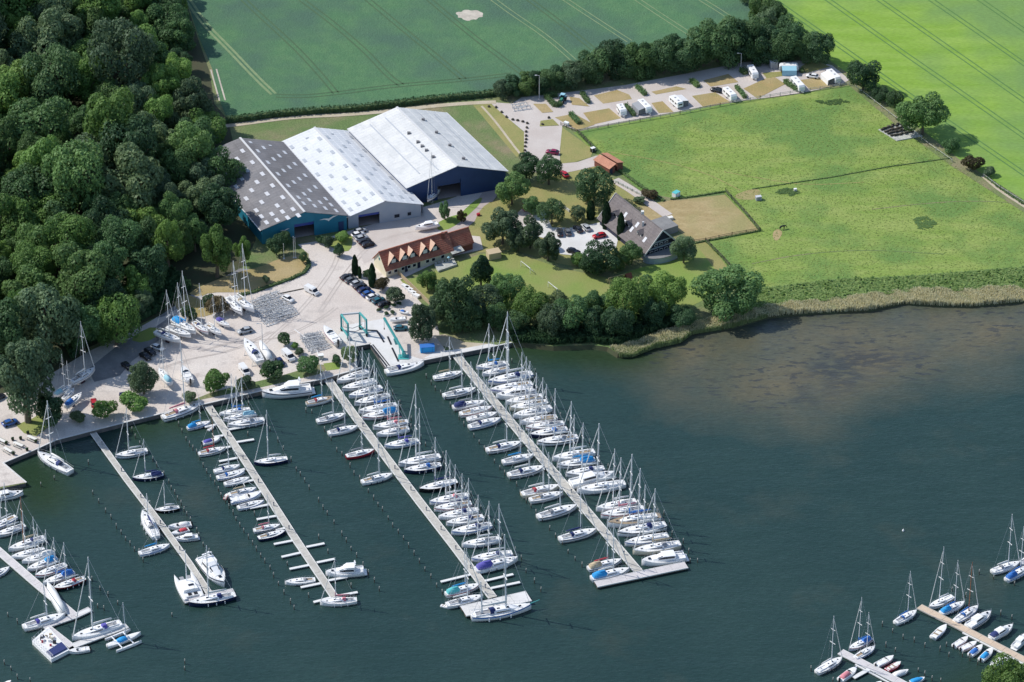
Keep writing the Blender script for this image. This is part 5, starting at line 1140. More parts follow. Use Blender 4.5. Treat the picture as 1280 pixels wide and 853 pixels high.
# mooring piles, every one a thing; groups by row
pm = MB().tube((0,0,-2),(0,0,1.0),.15,.135,7).mesh('pile'); pc = MB().tube((0,0,1.0),(0,0,1.62),.14,.12,7).mesh('pile_top')
def piles(where, pts):
    for x, y in pts:
        p = P(x, y, .6); rr = random.Random(int(x*7+y)); o = empty('mooring_pile', (p.x,p.y,0), 'wooden mooring pile ' + where, 'mooring pile', 'mooring piles ' + where)
        o.rotation_euler = (rr.uniform(-.05,.05), rr.uniform(-.05,.05), 0); s = rr.uniform(.85,1.15); o.scale = (1,1,s)
        inst('post', pm, M['pile'], o); inst('top', pc, M['piletop'], o)
piles('in the row left of the narrow pontoon', [(110.6,579),(51,606),(68,598),(116,616),(123.5,627),(132,639),(139,647),(145.6,659),(151.5,666),(157,674),(162.5,680),(168,687),(174,690),(179,701)])
piles('in the row right of the narrow pontoon', [(165,537),(169,546),(175,555),(191,575),(196,582),(205,592),(211,602),(214,610),(218.5,616),(222,623),(226.5,630),(230,638),(233.5,643),(238,650),(246,663),(249,669),(254,681),(262,690),(215,769)])
piles('in the row left of the finger pontoon', [(223.5,531),(227.5,539),(232.5,549),(237,556),(241,561),(246,566),(250,573),(254,582),(258.5,590),(263.5,598),(268.5,604),(273,612),(276.6,620),(282,627),(286.5,634),(291.5,642),(295,649),(300,657),(305,664),(310.6,672),(316,679),(320.6,687),(326,695),(331,702),(337.7,710),(342,720),(348,730),(355,741),(363,753),(367.5,760)])
piles('in the row right of the finger pontoon', [(310.6,498),(310.6,505),(337.5,537),(347.5,551),(354,561),(364,575),(370.6,587),(375.6,593),(381,601),(386.6,610),(398.5,626),(404,635),(409,642),(417.5,653),(427.5,668),(433,676),(439,686),(446,695),(454,706),(461,717),(468,726),(474,737)])
piles('singly among the berths of the finger pontoon', [(359,705),(386,745),(318.5,643),(309.7,543),(439,733),(398.5,672),(410,690)])
piles('in the row left of the ketch pontoon', [(382.5,514),(390,515),(406,538),(414,549),(421,563),(427.5,568),(437.5,583),(442.5,592),(450,598),(460.5,614),(467,623),(472.5,631),(478,637),(485.5,648),(491,657),(498,665),(504.5,673),(511,683),(517.5,692),(524.5,702),(531,712),(538.5,721),(546,732),(553,741)])
piles('in the row right of the ketch pontoon', [(466,463),(474,472),(482,481),(491,491),(500,503),(501,510),(514,524),(514,533),(526,547),(532,556),(540,563),(554,568),(555,580),(562,588),(575,600),(580,608),(589,617),(594,627),(601,635),(608,644),(618,653),(628,671),(644,688),(652,698),(657.5,714),(668,727),(676,738)])
piles('in the row left of the longest pontoon', [(533,471),(539,479),(544,486),(551,492),(557,498),(563,507),(569,514),(574,523),(580,531),(592.5,545),(599,553),(605.6,561),(612,568),(618,577),(625,585),(630.6,592),(638,599),(646,606),(650,616),(658,627),(664,633),(670,641),(678,650),(687,661),(694.6,670),(703,679),(710,690),(719,699),(727.5,707)])
piles('in the row right of the longest pontoon', [(640,452),(669,464),(671,476),(672,486),(682,493),(689,500),(694,507),(701,519),(710,527),(714,534),(727,544),(737,553),(748,562),(749,573),(760,583),(772,590),(785,601),(792,612),(800,623),(810,633),(822,640),(830,642),(837,653),(840,667),(854,677),(861,690),(872,701),(863,701)])
piles('at the bottom left of the picture', [(10,769),(22,778),(5.6,829),(14,836),(22,847),(38,851),(231,828),(231,836)])
piles('off the end of the lower left pontoon', [(106,724),(115,724),(125,736),(135,744),(147,754),(130,761),(122,758)])
piles('between the tan pontoon and the pale corner pontoon', [(1014,837),(1041,851),(1107.5,807),(1119,813),(1129,797),(1143,801),(1156,807),(1116,789),(1103,781),(1148,838),(1156,843),(1165,849),(1175,812),(1183,806),(1186,819),(1203,819),(1212.5,824),(1222,829),(1176,851)])
piles('above the tan pontoon', [(1251,767),(1224,716),(1190,737),(1207,745),(1265,772),(1242,722),(1268,730)])
o = empty('mooring_buoy', P(1129,664,0), 'small white mooring buoy alone on open water at right', 'buoy'); o.location.z = 0
MB().loft([[(math.cos(a)*r, math.sin(a)*r, z) for a in [i*math.pi/5 for i in range(10)]] for z, r in ((-.3,.2),(0,.42),(.35,.42),(.65,.2),(.72,.05))], closed=True).mesh('b')
inst('float', MB().loft([[(math.cos(a)*r, math.sin(a)*r, z) for a in [i*math.pi/5 for i in range(10)]] for z, r in ((-.3,.15),(0,.3),(.25,.3),(.5,.15),(.6,.05))], closed=True).mesh('float', True), M['white'], o); inst('ring', MB().tube((0,0,.7),(0,0,.95),.05).mesh('ring'), M['steel'], o)
# ---------------------------------------------------------------- the three boat sheds
def poly_obj(name, pts, mt, parent, thick=None):
    mb = MB()
    if thick is None: mb.add(pts, [tuple(range(len(pts)))])
    else:
        t = Vector(thick); mb.loft([pts, [Vector(p) + t for p in pts]], closed=True)
    return mb.build(name, mt, parent)
def shed(label, A, B, C, he, rise_px, wallm, roofm, doorm, door, skym, ribs, sky, over=.5):
    """A near right eave, B near left eave, C far right eave, all photo pixels at eave height"""
    z = Z0 + he; a = P(*A, z); b = P(*B, z); c = P(*C, z)
    U = b - a; W_ = U.length; u = U.normalized(); V = c - a; L_ = V.length; v = V.normalized()
    rise = rise_px / (math.cos(TH) * S((A[1]+B[1])/2, z))
    o = empty('boat_shed', (a.x, a.y, Z0), label, 'shed')
    def q(s, t, zz): return a + u * s + v * t + Vector((0, 0, zz - z))     # s across, t along, zz absolute
    print('shed', round(W_,1), round(L_,1), round(rise,1), round(math.degrees(u.angle(v))))
    zr = z + rise; m = W_/2
    # front gable with a real opening
    d0, d1, dh = door[0]*W_, door[1]*W_, Z0 + door[2]
    def prof(s): return z + rise * (1 - abs(s - m) / m)
    g = MB(); T = v * .25
    for seg in ([(0,Z0),(d0,Z0),(d0,prof(d0)),(0,prof(0))],[(d1,Z0),(W_,Z0),(W_,prof(W_)),(d1,prof(d1))] if d1 > m else [(d1,Z0),(W_,Z0),(W_,prof(W_)),(m,prof(m)),(d1,prof(d1))],[(d0,dh),(d1,dh),(d1,prof(d1))] + ([(m,prof(m))] if d0 < m < d1 else []) + [(d0,prof(d0))]):
        if seg[0] == (0,Z0) and d0 > m: seg = [(0,Z0),(d0,Z0),(d0,prof(d0)),(m,prof(m)),(0,prof(0))]
        pts = [q(s, over, zz-.02) for s, zz in seg]; g.loft([pts, [p + T for p in pts]], closed=True)
    g.build('front_wall', wallm, o)
    bw = MB(); pts = [q(s, L_-.3, zz) for s, zz in ((0,Z0),(W_,Z0),(W_,z-.02),(m,zr-.02),(0,z-.02))]; bw.loft([pts, [p+T for p in pts]], closed=True); bw.build('back_wall', wallm, o)
    for s in (.02, W_-.27):
        pts = [q(s, over+.3, Z0), q(s, L_-.35, Z0), q(s, L_-.35, z-.06), q(s, over+.3, z-.06)]; MB().loft([pts, [p+u*.22 for p in pts]], closed=True).build('side_wall', wallm, o)
    # the blue roller door pulled partly down, and the floor inside
    dd = over + .4; hh = dh - Z0
    pts = [q(d0, dd, dh - hh*.24), q(d1, dd, dh - hh*.24), q(d1, dd, dh+.1), q(d0, dd, dh+.1)]; MB().loft([pts, [p+v*.12 for p in pts]], closed=True).build('roller_door', doorm, o)
    poly_obj('floor', [q(.3, over+.3, Z0+.13), q(W_-.3, over+.3, Z0+.13), q(W_-.3, L_-.4, Z0+.13), q(.3, L_-.4, Z0+.13)], M['brick'], o)
    # roof slopes of ribbed sheet
    for side, (s0, s1) in (('roof_slope', (-.5, m)), ('roof_slope', (W_+.5, m))):
        mb = MB(); n = ribs; e0 = z - rise * .5 / m; secs = []
        for i in range(n*2+1):
            t = L_ * i / (n*2); dz = .07 if i % 2 else 0
            secs.append([q(s0, t, e0+.10+dz), q(s1, t, zr+.10+dz)])
        mb.loft(secs, cap=False); mb.build(side, roofm, o)
        low = MB(); pts = [q(s0, 0, e0), q(s1, 0, zr), q(s1, L_, zr), q(s0, L_, e0)]; low.loft([pts, [p + Vector((0,0,.08)) for p in pts]], closed=True); low.build('roof_deck', roofm, o)
    for f in (.2,.4,.6,.8):
        for s_ in (1,-1):
            s = m - s_*m*(1-f); zz = z + rise*f + .15; beam('sheet_lap', q(s,0,zz), q(s,L_,zz), .12, .08, roofm, o)
    beam('ridge_cap', q(m,-.05,zr+.22), q(m,L_+.05,zr+.22), .7, .12, M['ridge'], o)
    for s in (-.6, W_+.6): beam('gutter', q(s,0,z-rise*.5/m+.02), q(s,L_,z-rise*.5/m+.02), .25, .22, M['ridge'], o)
    cosr = Vector((0,0,1))
    for side in (0, 1):
        for (f, t, wl, ww) in sky(side):
            s0 = m*f if side == 0 else W_ - m*f; zz = z + rise*f; f2 = f + ww/m; s1 = m*f2 if side == 0 else W_ - m*f2; z2 = z + rise*f2
            t0 = L_*t; t1 = min(t0 + wl, L_*.93)
            pts = [q(s0,t0,zz+.19), q(s1,t0,z2+.19), q(s1,t1,z2+.19), q(s0,t1,zz+.19)]
            mb = MB(); mb.loft([pts, [p+Vector((0,0,.06)) for p in pts]], closed=True); mb.build('rooflight', skym, o)
    return o, q, W_, L_, z, rise, m
def sky1(side):
    out = []
    n = 12
    for k in range(n):
        for j in range(4 if side == 0 else 4):
            f = .14 + j*.22 + (0 if k % 2 else .0); t = .03 + k/n*.94 + (j*.022 if side == 0 else -j*.02)
            if k == 1 and True: pass
            if (k + j) % 2 == 0 or k < 2: out.append((f, min(.965, t), 2.3, 1.05 if side else .9))
    return out
def sky2(side):
    return [(.12 + j*.24, min(.96, .04 + k/10*.93 + j*.02), 2.1, 1.0) for k in range(10) for j in range(4) if (k+j) % 2 or k == 0]
def sky3(side):
    out = [(.30, .02, 45, .35), (.62, .05, 50, .35)] if side == 0 else [(.34, .10, 40, .35), (.66, .05, 50, .35)]
    return out
sh1 = shed('teal blue boat shed with weathered grey roof full of pale rooflights', (434,270), (328,288), (352,177.5), 5.4, 13.0, M['tealwall'], M['roofgrey'], M['bluedoor'], (.385,.62,5.2), M['skylight'], 34, sky1)
sh2 = shed('grey walled boat shed with bright white roof, middle of the three', (527,256), (436,271.5), (437.5,164), 4.6, 11.5, M['greywall'], M['roofwhite'], M['bluedoor'], (.57,.86,4.4), M['skygrey'], 34, sky2)
sh3 = shed('tallest boat shed, dark blue walls under an off-white roof', (633,214.5), (510.6,235), (556,141), 6.6, 16.0, M['navywall'], M['roofwhite2'], M['navywall'], (.46,.70,6.3), M['skygrey'], 30, sky3)
def extras():
    o, q, W_, L_, z, rise, m = sh3
    for f, ts, side in ((.78, (.22,.33,.40,.47,.62), 1), (.70, (.14,.36,.58,.80), 0)):
        for t in ts:
            s = W_ - m*f if side == 1 else m*f; p = q(s, L_*t, z + rise*f + .2)
            MB().box(p.x-.5,p.y-.4,p.z-.2,p.x+.5,p.y+.4,p.z+.55).build('roof_vent', M['roofgrey'], o)
    # the flat dark valley between the middle and the tall shed
    o2, q2, W2, L2, z2, r2, m2 = sh2
    v = empty('valley_roof', q(W_, 2, Z0), 'dark grey valley roof between the white shed and the tall off-white shed', 'roof')
    a = q2(-1.0, 1, z2-.6); b = q2(-1.0, L2-1, z2-.6); c = q(W_+.9, L_-1, z2-.5); d = q(W_+.9, 1.5, z2-.5)
    m_ = MB(); m_.loft([[a,b,c,d],[p+Vector((0,0,.12)) for p in (a,b,c,d)]], closed=True); m_.build('roof_sheet', M['asphalt'], v)
    n = MB(); n.loft([[p - Vector((0,0,3.5)) for p in (a,b,c,d)],[p - Vector((0,0,.02)) for p in (a,b,c,d)]], closed=True); n.build('infill_wall', M['greywall'], v)
    e = a.lerp(d,.5); f = b.lerp(c,.5); beam('pipe', e+Vector((0,0,.3)), f+Vector((0,0,.3)), .35, .25, M['steel'], v)
    # emblem on the teal shed: a white gull with spread wings, and a smaller one by the door
    o1, q1, W1, L1, z1, r1, m1 = sh1
    def gull(sx, zz, k):
        shp = [(-2.6,.35),(-1.2,.25),(-.3,-.15),(0,-.55),(.35,-.15),(1.3,.45),(2.8,.95),(1.4,.95),(.5,.55),(.1,.35),(-.4,.45),(-1.3,.55)]
        pts = [q1(sx - a_*k, .5-.06, Z0 + zz + b_*k) for a_, b_ in shp]; MB().add(pts + [p - (q1(0,1,0)-q1(0,0,0))*.04 for p in pts], [tuple(range(12)), tuple(range(23,11,-1))]).build('gull_emblem', M['white'], o1)
    gull(W1*.215, 4.9, 1.15); gull(W1*.735, 3.6, .6)
    MB().loft([[q1(W1*.10,.44,Z0),q1(W1*.04,.44,Z0),q1(W1*.04,.44,Z0+3.4),q1(W1*.10,.44,Z0+3.4)],[q1(W1*.10,.3,Z0),q1(W1*.04,.3,Z0),q1(W1*.04,.3,Z0+3.4),q1(W1*.10,.3,Z0+3.4)]], closed=True).build('side_door', M['navywall'], o1)
    for s_, w_ in ((W2*.30, 1.6), (W2*.14, 1.1)):
        MB().loft([[q2(s_,.46,Z0+1.2),q2(s_+w_,.46,Z0+1.2),q2(s_+w_,.46,Z0+2.3),q2(s_,.46,Z0+2.3)],[q2(s_,.36,Z0+1.2),q2(s_+w_,.36,Z0+1.2),q2(s_+w_,.36,Z0+2.3),q2(s_,.36,Z0+2.3)]], closed=True).build('window', M['glass'], o2)
extras()
# ---------------------------------------------------------------- gabled houses
def frame_of(F0, F1, B0, z=Z0):
    a = P(*F0, z); b = P(*F1, z); c = P(*B0, z); L_ = (b-a).length; u = (b-a).normalized(); n = Vector((-u.y, u.x, 0))
    if (c-a).dot(n) < 0: n = -n
    return a, u, n, L_, abs((c-a).dot(n))
def solid(name, lo, hi, mt, par): return MB().loft([lo, hi], closed=True).build(name, mt, par)
def window_at(q, s, zc, w_, h_, par, side=-1, mt='white', t=0.0):
    f = MB(); d = .08*side
    pts = [q(s-w_/2, t, zc-h_/2), q(s+w_/2, t, zc-h_/2), q(s+w_/2, t, zc+h_/2), q(s-w_/2, t, zc+h_/2)]; 
    pts2 = [q(s-w_/2, t+d, zc-h_/2), q(s+w_/2, t+d, zc-h_/2), q(s+w_/2, t+d, zc+h_/2), q(s-w_/2, t+d, zc+h_/2)]
    fr = f.loft([pts, pts2], closed=True).build('window', M[mt], par)
    k = .12
    g1 = [q(s-w_/2+k, t+d*1.02, zc-h_/2+k), q(s+w_/2-k, t+d*1.02, zc-h_/2+k), q(s+w_/2-k, t+d*1.02, zc+h_/2-k), q(s-w_/2+k, t+d*1.02, zc+h_/2-k)]
    g2 = [q(s-w_/2+k, t+d*1.4, zc-h_/2+k), q(s+w_/2-k, t+d*1.4, zc-h_/2+k), q(s+w_/2-k, t+d*1.4, zc+h_/2-k), q(s-w_/2+k, t+d*1.4, zc+h_/2-k)]
    MB().loft([g1, g2], closed=True).build('pane', M['glass'], fr)
def gable_house(o, q, L_, W_, he, hr, wall, roof, over=.45, s0=0, roofname='roof_slope'):
    for s in (s0, s0+L_-.25):
        pts = [q(s,0,0),q(s,W_,0),q(s,W_,he),q(s,W_/2,hr),q(s,0,he)]; solid('gable_wall', pts, [q(s+.25,0,0),q(s+.25,W_,0),q(s+.25,W_,he),q(s+.25,W_/2,hr),q(s+.25,0,he)], wall, o)
    for t in (0.0, W_-.25): solid('long_wall', [q(s0+.26,t,0),q(s0+L_-.26,t,0),q(s0+L_-.26,t,he-.02),q(s0+.26,t,he-.02)], [q(s0+.26,t+.25,0),q(s0+L_-.26,t+.25,0),q(s0+L_-.26,t+.25,he-.02),q(s0+.26,t+.25,he-.02)], wall, o)
    sl = (hr-he)/(W_/2)
    for sg, t0, t1 in ((1,-over,W_/2),(-1,W_+over,W_/2)):
        e = he - over*sl; pts = [q(s0-over,t0,e),q(s0+L_+over,t0,e),q(s0+L_+over,t1,hr),q(s0-over,t1,hr)]
        solid(roofname, pts, [p+Vector((0,0,.16)) for p in pts], roof, o)
        for k in range(1, 10):                                   # proud tile courses, alike pieces
            f = k/10; p0 = pts[0].lerp(pts[3], f)+Vector((0,0,.17)); p1 = pts[1].lerp(pts[2], f)+Vector((0,0,.17)); beam('tile_course', p0, p1, .10, .05, roof, o)
    beam('ridge_tiles', q(s0-over,W_/2,hr+.2), q(s0+L_+over,W_/2,hr+.2), .35, .16, roof, o)
def dormer(o, q, s, W_, he, hr, t0, w_, h_, wall, roof, sun_side, base):
    """little gabled dormer facing the front (t = 0 side)"""
    sl = (hr-he)/(W_/2); zb = he + sl*t0; zt = zb + h_; tr = t0 + h_/sl + .2; tr = min(tr, W_/2)
    body = MB(); A = [q(s-w_/2,t0,zb+.1),q(s+w_/2,t0,zb+.1),q(s,t0,zt)]; B_ = [q(s-w_/2,t0+.01,zb+.1),q(s+w_/2,t0+.01,zb+.1),q(s,tr,zt)]
    ap = q(s,tr,zt+.05)
    d = solid('dormer', [A[0],A[1],A[2]], [A[0]+ (ap-A[2])*.02, A[1]+(ap-A[2])*.02, A[2]+(ap-A[2])*.02], wall, o)
    for sg in (-1, 1):
        e = q(s+sg*(w_/2+.25),t0-.35,zb-.10); f = q(s,t0-.35,zt+.16)
        m_ = MB(); m_.loft([[e, f, ap+Vector((0,0,.14))],[e+Vector((0,0,-.14)), f+Vector((0,0,-.14)), ap]], closed=True); m_.build('dormer_roof', roof if sg > 0 else sun_side, d)  # left slope gets the paler colour that stands for sunlight
    window_at(q, s, zb+h_*.36, w_*.34, h_*.42, o, -1, 'white', t0-.02) if False else None
    pn = MB(); pn.loft([[q(s-w_*.18,t0-.05,zb+.3),q(s+w_*.18,t0-.05,zb+.3),q(s+w_*.18,t0-.05,zb+h_*.55),q(s-w_*.18,t0-.05,zb+h_*.55)],[q(s-w_*.18,t0+.02,zb+.3),q(s+w_*.18,t0+.02,zb+.3),q(s+w_*.18,t0+.02,zb+h_*.55),q(s-w_*.18,t0+.02,zb+h_*.55)]], closed=True); pn.build('dormer_window', M['whitewall'], d)
def red_house():
    a, u, n, L_, W_ = frame_of((483,347.5), (565.6,322.5), (465.5,333.5)); print('red house', L_, W_)
    o = empty('red_tiled_house', (a.x,a.y,Z0), 'long cream house with red tiled roof and five pointed dormers', 'house')
    q = lambda s,t,z_: a + u*s + n*t + Vector((0,0,z_))
    he, hr = 3.0, 7.2
    gable_house(o, q, L_, W_, he, hr, M['creamwall'], M['tile'])
    for f in (.10, .265, .385, .575, .72): dormer(o, q, L_*(f+.03), W_, he, hr, .75, 4.0, 2.9, M['darktimber'], M['tile'], M['sunlit_slope'], 0)
    for f in (.05,.14,.25,.34,.42,.62,.71,.85): window_at(q, L_*f, 1.55, 1.3, 1.2, o)
    for f in (.49,.30): solid('door', [q(L_*f-.5,-.06,0),q(L_*f+.5,-.06,0),q(L_*f+.5,-.06,2.1),q(L_*f-.5,-.06,2.1)], [q(L_*f-.5,.05,0),q(L_*f+.5,.05,0),q(L_*f+.5,.05,2.1),q(L_*f-.5,.05,2.1)], M['darktimber'], o)
    # small gable window on the cream end
    g = lambda s,t,z_: q(-.0 - .0 + t*0 - 0, s, z_) + u*t
    window_at(g, W_*.55, 4.6, .8, 1.0, o, -1, 'teal', 0.0)
    c = q(L_*.93, W_*.38, hr-.7); MB().box(c.x-.5,c.y-.5,c.z-.6,c.x+.5,c.y+.5,c.z+1.6).build('chimney', M['redwall'], o)
    # lower brick wing on the right
    wq = lambda s,t,z_: q(L_+.3+s, 1.2+t, z_)
    wl = 7.6; W2 = W_-1.6
    gable_house(o, wq, wl, W2, 2.7, 6.2, M['redwall'], M['tile'], .35, roofname='wing_roof')
    solid('tiled_porch', [q(L_*.96,-1.6,2.3),q(L_+3.4,-1.6,2.3),q(L_+3.4,1.0,2.9),q(L_*.96,1.0,2.9)], [q(L_*.96,-1.6,2.4),q(L_+3.4,-1.6,2.4),q(L_+3.4,1.0,3.0),q(L_*.96,1.0,3.0)], M['stone'], o)
    return q, L_, W_
rq, rL, rW = red_house()
def barn():
    zr, ze = Z0+9.2, Z0+3.4
    A = P(827,287,zr); Bk = P(771,243,zr); e0 = P(809.5,311,ze); e1 = P(843.5,300,ze)
    v = (Bk-A); L_ = v.length; v.normalize(); nn = Vector((-v.y, v.x, 0)); hl = abs((e0-A).to_2d().dot(nn.to_2d())); hr_ = abs((e1-A).to_2d().dot(nn.to_2d())); print('barn', L_, hl, hr_)
    hw = 6.2
    if (e0-A).dot(nn) < 0: nn = -nn                       # nn points to the visible, sunlit side
    base = Vector((A.x, A.y, Z0)) + nn*hw
    o = empty('restaurant_building', (base.x,base.y,Z0), 'dark timbered restaurant with brown tiled roof and white framed dormers', 'restaurant')
    q = lambda s,t,z_: base + v*s - nn*t + Vector((0,0,z_))
    he, hr = 2.6, 9.0
    gable_house(o, q, L_, 2*hw, he, hr, M['darktimber'], M['greytile'], .6)
    for k in range(2):
        z_ = 2.9+k*2.0; w2 = hw*(1-(z_-he)/(hr-he))*.98 if z_ > he else hw
        solid('white_band', [q(-.12,hw-w2,z_),q(-.12,hw+w2,z_),q(-.12,hw+w2*.93,z_+.5),q(-.12,hw-w2*.93,z_+.5)], [q(-.02,hw-w2,z_),q(-.02,hw+w2,z_),q(-.02,hw+w2*.93,z_+.5),q(-.02,hw-w2*.93,z_+.5)], M['greywall'], o)
    for k in range(5): window_at(lambda s,t,z_: q(t, s, z_), hw-3.6+k*1.8, 1.6, 1.2, 1.5, o, -1)
    for k in range(3): window_at(lambda s,t,z_: q(t, s, z_), hw-1.9+k*1.9, 4.1, 1.2, .8, o, -1)
    sl = (hr-he)/hw
    for f in (.26, .52, .80):
        s = L_*f; t0 = 2.2; zb = he+sl*t0; h_ = 1.9
        d = solid('dormer', [q(s-1.1,t0,zb),q(s+1.1,t0,zb),q(s+1.1,t0,zb+1.2),q(s,t0,zb+h_),q(s-1.1,t0,zb+1.2)], [q(s-1.1,t0+.15,zb),q(s+1.1,t0+.15,zb),q(s+1.1,t0+.15,zb+1.2),q(s,t0+.15,zb+h_),q(s-1.1,t0+.15,zb+1.2)], M['whitewall'], o)
        tr = t0+h_/sl; tb = t0+1.2/sl
        for sg in (-1,1):
            MB().add([q(s+sg*1.1,t0,zb),q(s+sg*1.1,t0,zb+1.2),q(s+sg*1.1,tb,zb+1.2)],[(0,1,2),(2,1,0)]).build('dormer_cheek', M['whitewall'], d)
            pts=[q(s+sg*1.4,t0-.4,zb+1.0),q(s,t0-.4,zb+h_+.1),q(s,tr,zb+h_+.1),q(s+sg*1.4,tb-.1,zb+1.0)]; solid('dormer_roof', pts, [p+Vector((0,0,.12)) for p in pts], M['greytile'], d)
        solid('dormer_pane', [q(s-.7,t0-.06,zb+.2),q(s+.7,t0-.06,zb+.2),q(s+.7,t0-.06,zb+1.1),q(s-.7,t0-.06,zb+1.1)], [q(s-.7,t0-.01,zb+.2),q(s+.7,t0-.01,zb+.2),q(s+.7,t0-.01,zb+1.1),q(s-.7,t0-.01,zb+1.1)], M['glass'], d)
    for f, t in ((.39,3.1),(.42,1.6),(.66,3.2),(.13,1.6),(.60,1.7)):
        s = L_*f; z_ = he+sl*t+.22; z2 = he+sl*(t+1.2)+.22; pts=[q(s-.55,t,z_),q(s+.55,t,z_),q(s+.55,t+1.2,z2),q(s-.55,t+1.2,z2)]; solid('roof_window', pts, [p+Vector((0,0,.07)) for p in pts], M['skylight'], o)
    c = q(L_*.44, hw+.3, hr-.4); MB().box(c.x-.45,c.y-.45,c.z-.6,c.x+.45,c.y+.45,c.z+1.5).build('chimney', M['whitewall'], o)
    c = q(L_*.30, hw-1.8, hr-1.6); MB().box(c.x-.3,c.y-.3,c.z-.6,c.x+.3,c.y+.3,c.z+1.3).build('flue', M['steel'], o)
    for s in (-.75, L_+.62):
        for sg in (0,1): beam('barge_board', q(s, -.55 if sg else 2*hw+.55, he-.55), q(s, hw, hr+.25), .12, .45, M['ridge'], o)
    # flat grey rear wing and curved terrace wall
    solid('rear_wing', [q(L_*.34,2*hw+.1,0),q(L_*.62,2*hw+.1,0),q(L_*.62,2*hw+6,0),q(L_*.34,2*hw+6,0)], [q(L_*.34,2*hw+.1,2.4),q(L_*.62,2*hw+.1,2.4),q(L_*.62,2*hw+6,2.4),q(L_*.34,2*hw+6,2.4)], M['asphalt'], o)
    t = empty('curved_terrace', q(-3,hw,0), 'curved grey glazed terrace in front of the dark timber gable', 'terrace'); 
    mb = MB(); secs = []
    for k in range(13):
        an = math.pi*k/12; s = -.5-4.2*math.sin(an); tt = hw - 7.0*math.cos(an); secs.append([q(s,tt,0),q(s,tt,1.9),q(s*.86-.2,hw+(tt-hw)*.93,1.9),q(s*.86-.2,hw+(tt-hw)*.93,0)])
    mb.loft(secs, closed=True); mb.build('wall', M['greywall'], t)
    mb = MB(); pts = [sc2[1]+Vector((0,0,.02)) for sc2 in secs]; mb.loft([pts,[p+Vector((0,0,.12)) for p in pts]], closed=True); mb.build('flat_roof', M['asphalt'], t)
    return q, L_, hw
bq, bL, bW = barn()
def stable():
    a, u, n, L_, W_ = frame_of((768,217), (744.5,203), (780,213)); L_ = 8.0
    o = empty('stable', (a.x,a.y,Z0), 'small stable with two parallel orange tiled roofs and a dark gap', 'stable')
    q = lambda s,t,z_: a + u*s + n*t + Vector((0,0,z_))
    print('stable', L_, W_)
    for t0, t1, h0, h1 in ((-2.2,.7,2.2,3.2),(1.2,4.0,3.4,2.5)):
        pts=[q(0,t0,h0),q(L_,t0,h0),q(L_,t1,h1),q(0,t1,h1)]; r_ = solid('roof', pts, [p+Vector((0,0,.15)) for p in pts], M['orangetile'], o)
        for k in range(1,6): beam('tile_course', pts[0].lerp(pts[3],k/6)+Vector((0,0,.17)), pts[1].lerp(pts[2],k/6)+Vector((0,0,.17)), .1, .05, M['orangetile'], o)
        solid('wall', [q(.3,t0+.3,0),q(L_-.3,t0+.3,0),q(L_-.3,t1-.2,0),q(.3,t1-.2,0)], [q(.3,t0+.3,h0-.05),q(L_-.3,t0+.3,h0-.05),q(L_-.3,t1-.2,min(h0,h1)-.05 if h0<h1 else h1-.05),q(.3,t1-.2,min(h0,h1)-.05 if h0<h1 else h1-.05)], M['redwall'], o)
    solid('door', [q(-.05+.3,-1.8,0),q(.3,-1.8,2),q(.3,-.6,2),q(.3,-.6,0)], [q(.22,-1.8,0),q(.22,-1.8,2),q(.22,-.6,2),q(.22,-.6,0)], M['darktimber'], o)
stable()
